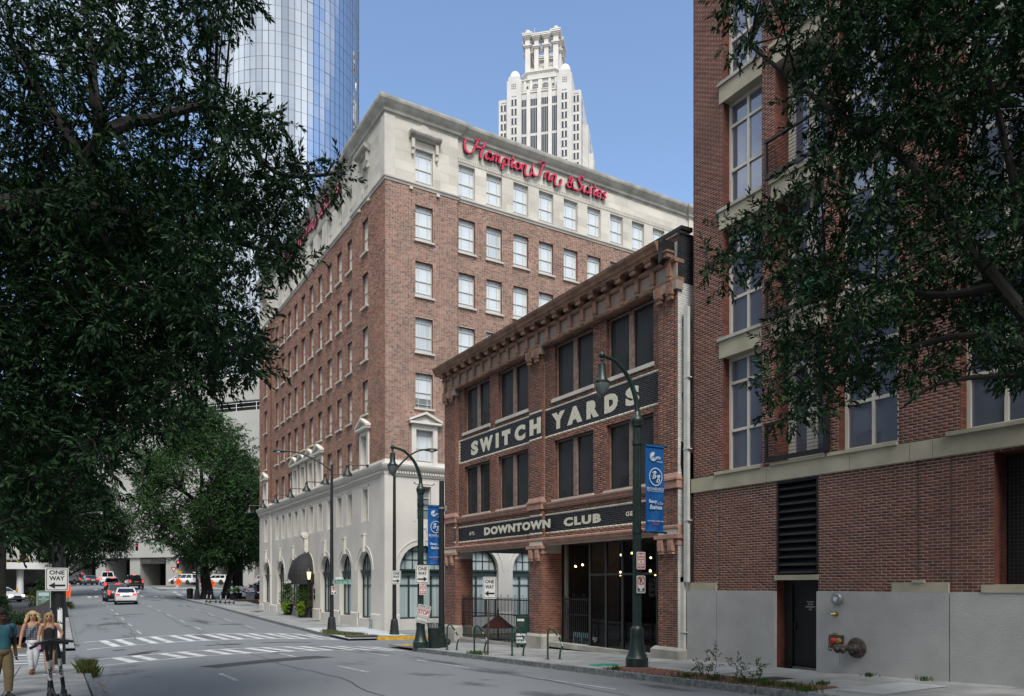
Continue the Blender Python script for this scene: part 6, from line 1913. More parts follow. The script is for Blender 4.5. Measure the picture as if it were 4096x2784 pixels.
# newspaper box
o = thing('newspaper_box', 'green weekly newspaper box by the middle brick pier', 'newspaper box', (15.42, 24.72, gz(15.4, 24.72)), D2R(-62))
mb = MB(); mb.prism([(-.24, .1), (.24, .1), (.24, 1.22), (-.24, 1.22)], -.02, .4); part('cabinet', mb, M['green_paint'], o)
mb = MB(); mb.box(-.2, .2, -.04, -.02, .62, 1.16); part('door', mb, M['green_paint'], o)
mb = MB(); mb.box(-.13, .13, -.046, -.04, .74, 1.0); part('pane', mb, M['glass_dark'], o)
mb = MB(); mb.box(-.16, .16, -.046, -.04, 1.03, 1.12); part('sticker', mb, M['sign_white'], o)
for k, s in enumerate(('CREATIVE', 'LOAFING', 'CLATL.COM')): letters('lettering', s, .1, M['white_paint'], o, (0, -.025, .5 - k * .14), depth=.001, fit=(.42, .10), bold=.006)
mb = MB(); mb.box(-.2, -.15, .0, .05, 0, .1); mb.box(.15, .2, 0, .05, 0, .1); mb.box(-.2, .2, .3, .35, 0, .1); part('feet', mb, M['black_metal'], o)
# siamese pipe and drain inlet at the hotel
o = thing('standpipe', 'grey twin standpipe stub against the hotel wall', 'standpipe', (15.7, 41.95, gz(15.7, 41.95)))
mb = MB(); mb.tube([(0, 0, 0), (0, 0, .55)], .075, 10); mb.tube([(0, .0, .5), (-.14, -.1, .62)], .06, 8); mb.tube([(0, 0, .5), (-.12, .12, .62)], .06, 8); part('pipe', mb, M['galv'], o, smooth=True)
o = thing('storm_drain', 'dark storm drain inlet in the kerb at the hotel corner', 'storm drain', (13.0, 35.95, lerp_table(Z_GUTTER, 35.9)))
mb = MB(); mb.box(-.75, .75, -.32, .4, .14, .2); mb.box(-.75, -.68, -.3, .3, -.05, .14); mb.box(.68, .75, -.3, .3, -.05, .14); part('hood', mb, M['rust'], o); mb = MB(); mb.box(-.68, .68, -.2, .3, -.05, .14); part('opening', mb, M['black'], o)

# ------------------------------------------------------------------ far crossing: signals, signs
def signal_head(o, x, y, z, lit='red'):
    mb = MB(); mb.box(x - .18, x + .18, y - .12, y + .12, z - .52, z + .52); p = part('signal_head', mb, M['black_metal'], o)
    for k, (dz, c) in enumerate(((.34, 'red'), (0, 'off'), (-.34, 'off'))):
        mb = MB(); mb.lathe([(.13, 0), (.11, .03), (.0, .05)], 14); q = part('lens', mb, M['red_signal'] if c == 'red' else M['black'], p, (x, y - .12, z + dz)); q.rotation_euler = (D2R(90), 0, 0)
        mb = MB(); mb.tube([(x - .15, y - .12, z + dz), (x - .13, y - .25, z + dz + .08)], .02, 4); mb.box(x - .15, x + .15, y - .3, y - .12, z + dz + .13, z + dz + .15); part('visor', mb, M['black_metal'], p)
    return p
o = thing('mast_arm_signal', 'signal mast arm with a red light and green street sign over the far crossing', 'traffic signal', (16.0, 107.5, gz(16, 107.5)))
dx, dy = 10.0 - 16.0, 125 - 107.5
mb = MB(); mb.tube([(0, 0, 0), (0, 0, 7.2)], [.16, .12], 10); part('pole', mb, M['galv'], o)
zz = 7.0
mb = MB(); mb.tube([(0, 0, zz), (dx * .3, dy * .3, zz + .5), (dx * .7, dy * .7, zz + .75), (dx, dy, zz + .4)], [.1, .08, .07, .05], 8); part('arm', mb, M['galv'], o, smooth=True)
signal_head(o, dx, dy, zz - .25)
street_sign('green street name sign hanging on the far signal arm', (12.05, 119.0, 6.0), 0, 'Carnegie Way', 2.6)
o = thing('corner_signal', 'concrete signal post with a red light on the far traffic island', 'traffic signal', (15.2, 121.8, gz(15.2, 121.8)))
mb = MB(); mb.tube([(0, 0, 0), (0, 0, 5.4)], [.17, .13], 10); part('pole', mb, M['walk_new'], o)
signal_head(o, 0.02, -.22, 3.45)
mb = MB(); mb.box(.05, .5, -.3, -.05, 2.0, 2.5); part('pedestrian_signal', mb, pm('signal_yellow', (.6, .3, .02), .5, 0), o)
for px_, py_, z_, lab in ((15.0, 119.0, .52, 'orange diamond lane-merge sign at the far corner'), (18.7, 113.5, .25, 'orange diamond lane closed sign partly behind the black post')):
    o = thing('work_sign', lab, 'road sign', (px_, py_, z_), D2R(-24), 'orange roadwork signs at the far crossing')
    mb = MB(); mb.prism([(0, -.62), (.62, 0), (0, .62), (-.62, 0)], -.01, 0); part('plate', mb, M['sign_orange'], o)
    if 'merge' in lab:
        mb = MB(); mb.box(-.2, -.12, -.02, -.011, -.25, .25)
        for z in (-.24, -.1, .04): mb.box(.05, .1, -.02, -.011, z, z + .08)
        mb.poly([(.2, -.015, -.25), (.27, -.015, -.25), (.27, -.015, -.05), (.15, -.015, .12), (.15, -.015, .25), (.08, -.015, .25), (.08, -.015, .1), (.2, -.015, -.07)]); part('symbol', mb, M['sign_black'], o)
    else:
        for k, s in enumerate(('RIGHT LANE', 'CLOSED', 'AHEAD')): letters('lettering', s, .2, M['sign_black'], o, (0, -.014, .2 - k * .2), depth=.001, fit=(.75 - abs(k - .6) * .15, .13))
    zg = gz(px_, py_) - z_
    mb = MB(); mb.tube([(0, .02, -.6), (0, .02, zg + .2)], .025, 6)
    for sx_ in (-1, 1): mb.tube([(0, .02, zg + .3), (sx_ * .5, .3 * sx_, zg)], .02, 6)
    part('stand', mb, M['galv'], o)
o = thing('yield_sign', 'small red yield triangle above the orange merge sign', 'road sign', (14.6, 121, 2.35), D2R(-24))
mb = MB(); mb.prism([(0, -.42), (.45, .36), (-.45, .36)], -.01, 0); part('plate', mb, M['sign_red'], o)
mb = MB(); mb.prism([(0, -.2), (.24, .22), (-.24, .22)], -.014, -.011); part('inset', mb, M['sign_white'], o)
mb = MB(); mb.tube([(0, .03, .36), (0, .03, -2.8)], .03, 6); part('post', mb, M['galv'], o)
o = thing('parking_sign_post', 'black lamp post with two small parking signs beside the big oak trunk', 'post', (13.05, 88.5, gz(13.05, 88.5)))
mb = MB(); oct_base(mb, 0, .34, 1.0, .16); mb.tube([(0, 0, .9), (0, 0, 9)], [.17, .13], 10); part('pole', mb, M['black_metal'], o)
for z in (2.3, 3.15):
    mb = MB(); mb.box(-.02, .30, -.2, -.17, z, z + .5); part('sign_plate', mb, M['galv'], o)
o = thing('street_bin', 'black litter bin left of the oak trunks', 'litter bin', (12.6, 90.6, gz(12.6, 90.6)))
mb = MB(); mb.lathe([(.3, 0), (.36, 1.0), (.38, 1.05), (.2, 1.2)], 14); part('bin', mb, M['black_metal'], o, smooth=True)
# monument sign of the hotel
o = thing('monument_sign', 'low blue hexagonal hotel sign on a grey plinth beside the drive', 'sign', (18.45, 87.3, gz(16, 87.3)), D2R(-12))
mb = MB(); mb.box(-.45, .45, -.15, .15, 0, .62); mb.box(-.52, .52, -.18, .18, .62, .82); part('plinth', mb, pm('slate_grey', (.07, .09, .11), .6, .1), o)
hexp = lambda k: [(-.66 * k, -.22 * k), (0, -.44 * k), (.66 * k, -.22 * k), (.66 * k, .22 * k), (0, .44 * k), (-.66 * k, .22 * k)]
mb = MB(); mb.prism([(x, z + 1.12) for x, z in hexp(1.0)], -.14, .14); part('frame', mb, pm('purple_frame', (.22, .09, .20), .5, 0), o)
mb = MB(); mb.prism([(x, z + 1.12) for x, z in hexp(.92)], -.15, -.141); part('face', mb, pm('navy_face', (.01, .018, .10), .4, 0), o)
for s, z, w_ in (('HamptoN', 1.22, .72), ('InN &Suites', .98, .95)):
    sm, ll = script_mb(s, .12, pen=.22, y0=-.01, y1=0); t = part('lettering', sm, [M['white_paint'], M['white_paint']], o, (-w_ / 2, -.152, z)); t.scale = (w_ / ll, 1, 1)
letters('lettering', 'by HILTON', .06, M['white_paint'], o, (0, -.153, .9), depth=.001, fit=(.36, .04))

# ------------------------------------------------------------------ left side: planter wall, canopy, signs
zw = gz(-2, 50)
o = thing('planter_wall', 'dark curved planter wall rising to the right behind the women', 'wall', (-.45, 50, zw))
mb = MB(); mb.prism([(-11, -.3), (0, -.3), (0, 1.52), (-.35, 1.28), (-.9, 1.05), (-1.8, .95), (-4, .88), (-11, .82)], 0, .35); part('wall', mb, pm('dark_render', (.055, .048, .05), .85, .1, 1), o)
mb = MB(); mb.plan([(-11, -6.4), (-1.0, -6.4), (-.8, -6.2), (-.8, -.02), (-11, -.02)], -.2, .32); part('bed_wall', mb, bpy.data.materials['dark_render'], o)
mb = MB(); mb.plan([(-10.8, -6.2), (-1.1, -6.2), (-1.1, -.1), (-10.8, -.1)], .3, .345); part('soil', mb, pm('mulch', (.05, .035, .025), .95, .4, 9, .4, 12), o)
o = thing('canopy', 'white drive-through canopy with tall yellow outline letters on its edge', 'canopy', (-4.4, 101, gz(-4, 101)), D2R(2))
zc = 3.0
mb = MB(); mb.box(-22, 3.7, 0, 9, zc + .1, zc + .85); part('roof', mb, M['white_paint'], o)
for i, x in enumerate((-3.0 + 3.65, -9, -18)):
    mb = MB(); mb.lathe([(.36, 0), (.34, zc + .1)], 18, x, 1.2); part('column', mb, M['white_paint'], o, smooth=True)
M['yellow_letter'] = pm('yellow_letter', (.55, .47, .03), .5, 0)
STK = {'A': [[(0, 0), (.28, .9), (.56, 0)], [(.12, .32), (.46, .32)]], 'M': [[(0, 0), (0, .9), (.38, .35), (.76, .9), (.76, 0)]], 'E': [[(.5, 0), (0, 0), (0, .9), (.5, .9)], [(0, .45), (.4, .45)]],
       'R': [[(0, 0), (0, .9), (.4, .9), (.5, .7), (.4, .48), (0, .45)], [(.25, .45), (.52, 0)]], 'I': [[(.1, 0), (.1, .9)]], 'C': [[(.52, .8), (.3, .92), (.05, .7), (.0, .45), (.05, .2), (.3, -.02), (.52, .1)]]}
x = -3.9
for ch in 'AMERICA':
    mb = MB()
    for s_ in STK[ch]: mb.tube([(x + a, -.05, zc + .92 + b) for a, b in s_], .045, 5)
    part('letter', mb, M['yellow_letter'], o); x += {'M': 1.05, 'I': .48}.get(ch, .86)
mb = MB(); mb.box(-20, 3.5, 8, 8.3, 0, zc + .1); part('back_wall', mb, M['office_brick'], o)
o = thing('entrance_notice', 'green framed not an entrance notice board behind the planter wall', 'sign', (-.95, 64.8, gz(-1, 64.8)), 0)
mb = MB(); mb.box(-.42, .42, -.03, .03, .35, 1.55); mb.box(-.4, -.34, -.02, .02, 0, .4); mb.box(.34, .4, -.02, .02, 0, .4); part('board', mb, pm('notice_green', (.08, .16, .12), .6, .05), o)
mb = MB(); 
for q in ((-.44, -.4, .33, 1.58), (.4, .44, .33, 1.58), (-.44, .44, 1.55, 1.59), (-.44, .44, .32, .36)): mb.box(q[0], q[1], -.045, .04, q[2], q[3])
part('frame', mb, pm('notice_frame', (.35, .42, .40), .5, 0), o)
mb = MB(); mb.box(-.33, .33, -.036, -.031, 1.2, 1.46); part('header', mb, pm('notice_header', (.40, .52, .55), .6, 0), o)
for k, (s, h, w_) in enumerate((('NOT', .09, .2), ('AN ENTRANCE', .09, .62), ('PLEASE USE', .05, .34), ('ENTRANCE', .05, .3))):
    letters('lettering', s, .1, M['white_paint'], o, (0, -.034, 1.1 - k * .125), depth=.001, fit=(w_, h))
o = thing('bollard', 'yellow bollard at the foot of the white canopy column', 'bollard', (-4.0, 99.8, gz(-4, 99.8)))
mb = MB(); mb.lathe([(.09, 0), (.09, .95), (.0, 1.02)], 10); part('post', mb, M['yellow'], o, smooth=True)
mb = MB(); mb.box(-.2, 1.5, -.1, .15, 0, .13); part('kerb', mb, M['yellow'], o)
for x, y, lab in ((-2.4, 100.2, 'dark slatted litter bin beside the white canopy column'),):
    o = thing('street_bin', lab, 'litter bin', (x, y, gz(x, y))); mb = MB(); mb.lathe([(.42, 0), (.46, .9), (.5, .98), (.3, 1.02)], 16, flute=.06); part('bin', mb, M['black_metal'], o)
# torn orange barricades on the far left pavement
for k, (x, y) in enumerate(((.05, 84), (.75, 83))):
    o = thing('barricade', 'upright orange roadwork panel ' + ('left' if k == 0 else 'right') + ' of the black lamp post', 'barricade', (x, y, gz(min(x, .5), y)), D2R(3))
    mb = MB(); mb.box(-.22, .22, -.02, .02, .5, 1.7); part('panel', mb, M['sign_orange'], o); mb = MB(); mb.box(-.25, .25, -.2, .2, 0, .08); mb.tube([(0, 0, 0), (0, 0, 1.7)], .03, 6); part('foot', mb, M['black_metal'], o)

# ------------------------------------------------------------------ vehicles (local +y is forward)
M['car_white'] = pm('car_white', (.62, .64, .65), .25, 0, coat=.6)
M['car_silver'] = pm('car_silver', (.42, .44, .46), .28, 0, metal=.3, coat=.5)
M['car_black'] = pm('car_black', (.008, .009, .011), .2, 0, coat=.6)
M['car_dark'] = pm('car_dark_grey', (.05, .052, .055), .25, 0, coat=.6)
M['car_glass'] = glass_mat('car_glass', (.01, .013, .016), .03, .7)
KIND = {
 'sedan': dict(L=4.85, W=.91, H=1.46, belt=.97, hood=.86, deck=1.02, gb=(-1.85, 1.05), gt=(-.95, .2), zb=.20),
 'suv': dict(L=4.8, W=.95, H=1.70, belt=1.08, hood=1.0, deck=1.08, gb=(-2.28, 1.15), gt=(-1.95, .35), zb=.26),
 'van': dict(L=5.4, W=1.0, H=2.05, belt=1.15, hood=1.1, deck=1.15, gb=(-2.66, 1.75), gt=(-2.6, 1.0), zb=.26),
 'minivan': dict(L=5.1, W=.98, H=1.76, belt=1.0, hood=.98, deck=1.0, gb=(-2.45, 1.75), gt=(-2.2, .65), zb=.2),
 'pickup': dict(L=5.8, W=1.0, H=1.90, belt=1.18, hood=1.15, deck=1.18, gb=(-.55, 1.25), gt=(-.35, .6), zb=.34),
}
def wheel_meshes(r):
    t = MB(); t.lathe([(r * .62, -.1), (r * .95, -.11), (r, -.07), (r, .07), (r * .95, .11), (r * .62, .1)], 20)
    q = MB(); q.lathe([(r * .62, -.06), (r * .62, .085), (r * .5, .075), (r * .16, .08), (.03, .1)], 20)
    for k in range(5):
        a = k * 2 * math.pi / 5; q.box(r * .2 * math.cos(a) - .03, r * .2 * math.cos(a) + .03, r * .2 * math.sin(a) - .03, r * .2 * math.sin(a) + .03, .08, .1)
    return t.mesh('wheel', M['tyre'], True), q.mesh('rim', M['chrome'], True)
WH = {.33: wheel_meshes(.33), .38: wheel_meshes(.38)}
def car(label, kind, mat, loc, rz, cat='car', name='parked_car', brake=True, head=False, group=None, plate_c=None):
    k = KIND[kind]; L, W, H = k['L'] / 2, k['W'], k['H']
    o = thing(name, label, cat, loc, rz, group)
    zb, bl = k['zb'], k['belt']
    st_ = [(-L, zb + .2, k['deck'] - .22, W * .86), (-L + .1, zb + .05, k['deck'] - .04, W * .95), (-L + .5, zb, k['deck'], W), (-1.0, zb, bl, W), (.6, zb, bl - .01, W),
           (1.2, zb, k['hood'] + .06, W * .99), (L - .55, zb, k['hood'] - .04, W * .97), (L - .16, zb + .03, k['hood'] - .18, W * .90), (L, zb + .14, k['hood'] - .32, W * .74)]
    mb = MB(); rings = []
    for y, z0, z1, w_ in st_:
        h = z1 - z0
        half = [(w_ * .86, z0), (w_ * .97, z0 + h * .12), (w_, z0 + h * .42), (w_ * .985, z0 + h * .70), (w_ * .94, z0 + h * .93), (w_ * .84, z1)]
        rings.append([(x, y, z) for x, z in half] + [(-x, y, z) for x, z in half[::-1]])
    for p, q in zip(rings, rings[1:]):
        n = len(p)
        for i in range(n): mb.poly([p[i], q[i], q[(i + 1) % n], p[(i + 1) % n]])
    mb.poly(rings[0]); mb.poly(rings[-1][::-1])
    # cabin
    (b0, b1), (t0, t1) = k['gb'], k['gt']; wb, wt = W * .92, W * .74
    zr = H - .05
    B_ = [(-wb, b0, bl - .04), (wb, b0, bl - .04), (wb, b1, bl - .06), (-wb, b1, bl - .06)]
    T_ = [(-wt, t0, zr), (wt, t0, zr), (wt, t1, zr), (-wt, t1, zr)]
    R_ = [(-wt * .8, t0 + .15, H), (wt * .8, t0 + .15, H), (wt * .8, t1 - .2, H), (-wt * .8, t1 - .2, H)]
    for lo, hi in ((B_, T_), (T_, R_)):
        for i in range(4): mb.poly([lo[i], lo[(i + 1) % 4], hi[(i + 1) % 4], hi[i]])
    mb.poly(R_)
    if kind == 'pickup':
        mb.box(-W * .97, -W * .86, -L + .1, -.5, bl - .3, bl + .04); mb.box(W * .86, W * .97, -L + .1, -.5, bl - .3, bl + .04); mb.box(-W * .9, W * .9, -L + .02, -L + .12, .5, bl + .05)
    part('body', mb, mat, o, smooth=True)
    def face_q(i, u0, u1, v0, v1, off=.012):
        a, b, c, d = Vector(B_[i]), Vector(B_[(i + 1) % 4]), Vector(T_[(i + 1) % 4]), Vector(T_[i])
        n = (b - a).cross(d - a).normalized() * off
        P = lambda u, v: tuple((a * (1 - u) + b * u) * (1 - v) + (d * (1 - u) + c * u) * v + n)
        return [P(u0, v0), P(u1, v0), P(u1, v1), P(u0, v1)]
    for i, nm, us in ((0, 'rear_window', [(.08, .92)]), (2, 'windscreen', [(.06, .94)]), (1, 'side_window', [(.05, .32), (.35, .64), (.67, .93)]), (3, 'side_window', [(.07, .33), (.36, .65), (.68, .95)])):
        if kind == 'van' and i == 0: us = [(.08, .48), (.52, .92)]
        for u0, u1 in us:
            g = MB(); g.poly(face_q(i, u0, u1, .16, .90)); part(nm, g, M['car_glass'], o)
    # wheels
    r = .38 if kind in ('van', 'pickup', 'suv') else .33
    for sx_ in (-1, 1):
        for wy in (-L * .58, L * .60):
            w_ = part('wheel', WH[r][0], None, o, (sx_ * (W - .1), wy, r)); w_.rotation_euler = (0, D2R(90) * sx_, 0)
            part('rim', WH[r][1], None, w_)
            a = MB(); a.lathe([(r + .07, -.02), (r + .07, .03)], 18); q = part('wheel_arch', a, M['black'], o, (sx_ * (W - .035), wy, r + .01)); q.rotation_euler = (0, D2R(90) * sx_, 0)
    # rear end
    zt = k['deck'] - .22
    for sx_ in (-1, 1):
        t = MB()
        if kind in ('van', 'pickup', 'suv'): t.box(sx_ * W * .78 - .09, sx_ * W * .78 + .09, -L - .005, -L + .35, zt - .18, zt + .20)
        else: t.box(sx_ * W * .70 - .16, sx_ * W * .70 + .16, -L + .0, -L + .2, zt - .05, zt + .14)
        part('tail_light', t, M['red_light'] if brake else M['sign_red'], o)
        h_ = MB(); h_.taper(sx_ * W * .66 - .17, sx_ * W * .66 + .17, L - .28, L - .02, k['hood'] - .36, k['hood'] - .2, .03, .03); part('headlight', h_, M['head_light'] if head else M['chrome'], o)
        m_ = MB(); m_.box(sx_ * (W + .1) - .1, sx_ * (W + .1) + .1, k['gb'][1] - .55, k['gb'][1] - .42, bl - .02, bl + .14); part('mirror', m_, mat, o)
    if brake:
        t = MB(); t.box(-.17, .17, k['gt'][0] - .10, k['gt'][0] + .02, H - (.06 if kind in ('van', 'suv', 'pickup', 'minivan') else .36), H - (.0 if kind in ('van', 'suv', 'pickup', 'minivan') else .31)); part('tail_light', t, M['red_light'], o)
    b = MB(); b.box(-W * .86, W * .86, -L - .06, -L + .2, zb + .14, zb + .32)
    part('bumper', b, M['chrome'] if kind == 'pickup' else mat, o)
    b = MB(); b.box(-.26, .26, -L - .035, -L - .01, zt - .14, zt - .0); part('number_plate', b, plate_c or M['sign_white'], o)
    b = MB(); b.box(-W * .84, W * .84, -L - .02, L - .1, zb - .04, zb + .08); part('underside', b, M['black'], o)
    f = MB(); f.box(-.36, .36, L - .1, L + .012, k['hood'] - .42, k['hood'] - .26); part('grille', f, M['black_metal'], o)
    f = MB(); f.box(-.5, .5, L - .1, L + .0, zb + .14, zb + .24); part('lower_grille', f, M['black_metal'], o)
    return o
def road_at(x, y): return roadz(x, y)
V = lambda x, y, dz=.005: (x, y, roadz(x, y) + dz)
Q = 'cars queueing up the street'
car('white sedan with lit tail lights at the back of the queue', 'sedan', M['car_white'], V(5.15, 75.6), D2R(-3), group=Q, name='queued_car', plate_c=pm('blue_plate', (.14, .22, .30), .5, 0))
car('black sport utility vehicle directly ahead of the white sedan', 'suv', M['car_black'], V(4.75, 83.5), D2R(2), group=Q, name='queued_car')
car('silver crossover with brake lights ahead of the black vehicle', 'suv', M['car_silver'], V(6.0, 111.5), D2R(-3), group=Q, name='queued_car')
car('black pickup truck with chrome bumper on the right of the queue', 'pickup', M['car_black'], V(8.95, 116.5), D2R(2), 'pickup truck', group=Q, name='queued_car', plate_c=M['brass'])
car('white passenger van with twin rear windows in the queue', 'van', M['car_white'], (6.4, 131, roadz(6.4, 131) + .05), D2R(-2), 'van', group=Q, name='queued_car')
car('dark sedan with brake lights left of the white van', 'sedan', M['car_dark'], (4.0, 134, roadz(4, 134) + .05), D2R(12), group=Q, name='queued_car')
car('black off-road vehicle turning left at the head of the queue', 'suv', M['car_black'], (2.0, 138, roadz(2, 138) + .12), D2R(38), group=Q, name='queued_car')
car('pale sedan half hidden behind the black lamp post in the far queue', 'sedan', M['car_silver'], (-1.8, 143, roadz(-1.8, 143) + .1), D2R(62), group=Q, name='queued_car')
mv = car('white taxi minivan with its tailgate raised before the garage', 'minivan', M['car_white'], (18.6, 141, gz(18, 141) + .12), D2R(45), 'van', brake=False, name='parked_van')
g_ = MB(); g_.obox((0, -2.95, 1.95), 1.7, 1.1, .06, Matrix.Rotation(D2R(12), 3, 'X')); part('tailgate', g_, M['car_white'], mv)
car('white crossover behind the raised tailgate of the white taxi', 'suv', M['car_white'], (23.4, 137.2, gz(18, 137) + .12), D2R(47), brake=False)
car('pale hatchback seen between the oak trunks and the signal pole', 'suv', M['car_silver'], (31.5, 133.5, gz(18, 133) + .1), D2R(-128), brake=False)
car('black vehicle parked in the hotel drive behind the blue sign', 'suv', M['car_black'], (21.2, 90.8, gz(16, 90)), D2R(-35), brake=False)
car('white sedan with headlights on turning under the white canopy', 'sedan', M['car_white'], (-4.9, 88.5, lerp_table(Z_GUTTER, 88.5) + .08), D2R(-142), brake=False, head=True)
car('dark grey sedan under the canopy behind the white column', 'sedan', M['car_dark'], (-1.9, 106, lerp_table(Z_GUTTER, 106) + .08), D2R(-60), brake=False)
car('blue grey crossover at the far left behind the canopy', 'suv', pm('car_blue', (.07, .10, .16), .25, 0, coat=.5), (-7.5, 122, lerp_table(Z_GUTTER, 122) + .1), D2R(-95), brake=True)
# electric scooters
def scooter(label, loc, rz, tilt=0, stem_white=True, words=False):
    o = thing('electric_scooter', label, 'scooter', loc, rz, 'black and white hire scooters')
    if tilt: o.rotation_euler = (0, tilt, rz)
    d = MB(); d.box(-.08, .08, -.42, .30, .10, .16); d.tube([(0, .30, .13), (0, .42, .22), (0, .46, .30)], .035, 8); part('deck', d, M['black_metal'], o)
    tube_ = lambda a, b: [(0, .46 - a * .14, .3 + a), (0, .46 - b * .14, .3 + b)]
    s = MB(); s.tube(tube_(-.05, .16), .036, 10); part('lower_stem', s, M['black_metal'], o, smooth=True)
    s = MB(); s.tube(tube_(.52, .86), .030, 10); part('upper_stem', s, M['black_metal'], o, smooth=True)
    s = MB(); s.tube(tube_(.16, .52), .034, 12); sl_ = part('white_sleeve', s, M['sign_white'], o, smooth=True)
    h = MB(); h.tube([(-.24, .30, 1.13), (-.1, .33, 1.17), (.1, .33, 1.17), (.24, .30, 1.13)], .018, 8); h.tube([(-.27, .295, 1.12), (-.15, .32, 1.15)], .026, 8); h.tube([(.27, .295, 1.12), (.15, .32, 1.15)], .026, 8); h.box(-.05, .05, .30, .40, 1.1, 1.2); part('handlebar', h, M['black_metal'], o, smooth=True)
    for y in (-.46, .50):
        w_ = MB(); w_.lathe([(.05, -.025), (.1, -.028), (.11, 0), (.1, .028), (.05, .025)], 16); q = part('wheel', w_, M['tyre'], o, (0, y, .11)); q.rotation_euler = (0, D2R(90), 0)
    f = MB(); f.tube([(0, -.6, .2), (0, -.5, .26), (0, -.38, .2)], .03, 6); part('mudguard', f, M['black_metal'], o)
    if words:
        for side in (-1, 1):
            t = letters('lettering', 'BIRD', .1, M['sign_black'], o, (side * .0, .46 - .34 * .14 - side * .0 - .037, .64), depth=.0008, fit=(.28, .055), bold=.004)
            t.rotation_euler = (D2R(8), D2R(90), 0)
            break
    return o
ORIG = None
for k, (x, y, rz, tl, lab) in enumerate(((-.09, 15.9, D2R(8), D2R(1), 'front hire scooter with lettered white stem on the left sidewalk, leftmost of three'),
                                         (.0, 16.25, D2R(-12), D2R(-5), 'hire scooter with lettered white stem on the left sidewalk, middle of three'),
                                         (.06, 15.75, D2R(16), D2R(-9), 'hire scooter with lettered white stem leaning right, rightmost of three by the kerb'))):
    scooter(lab, (x, y, gz(x, y)), rz, tl, True, True)
for k, (dx, rz) in enumerate(((0, 62), (.38, 70), (1.3, 55), (1.75, 48))):
    x, y = 13.0 + dx * .95, 79.3 - dx * .25
    scooter('black hire scooter by the hotel drive, ' + ('leftmost', 'second from left', 'third from left', 'rightmost')[k] + ' of the far row', (x, y, gz(x, y)), D2R(rz))

# ------------------------------------------------------------------ people
def skin_mesh(verts, edges, radii, root=0, sub=2, mats=None, name='body'):
    me = bpy.data.meshes.new('sk'); me.from_pydata(verts, edges, []); me.update()
    o = bpy.data.objects.new('sk', me); COL.objects.link(o)
    md = o.modifiers.new('s', 'SKIN'); md.use_smooth_shade = True; md.branch_smoothing = .4
    sv = me.skin_vertices[0].data
    for i, r in enumerate(radii):
        sv[i].radius = r if isinstance(r, tuple) else (r, r)
        sv[i].use_root = (i in root)
    ms = o.modifiers.new('ss', 'SUBSURF'); ms.levels = sub; ms.render_levels = sub
    dg = bpy.context.evaluated_depsgraph_get()
    out = bpy.data.meshes.new_from_object(o.evaluated_get(dg))
    bpy.data.objects.remove(o); bpy.data.meshes.remove(me)
    out.materials.clear(); out.materials.append(mats); out.name = name
    out.polygons.foreach_set('use_smooth', [True] * len(out.polygons))
    return out
def chainmesh(chains, mats, name, sub=2):
    """chains: list of [(pos, radius), ...]; each its own skinned limb, joined to the first where points coincide"""
    vs_, es, rs_ = [], [], []; idx = {}
    for ch in chains:
        prev = None
        for p, r in ch:
            key = tuple(round(c, 4) for c in p)
            if key not in idx: idx[key] = len(vs_); vs_.append(p); rs_.append(r)
            if prev is not None and prev != idx[key]: es.append((prev, idx[key]))
            prev = idx[key]
    lab = list(range(len(vs_)))
    def find(i):
        while lab[i] != i: i = lab[i]
        return i
    for a, b in es: lab[max(find(a), find(b))] = min(find(a), find(b))
    return skin_mesh(vs_, es, rs_, {find(i) for i in range(len(vs_))}, sub, mats, name)
def V3(*a): return tuple(a)
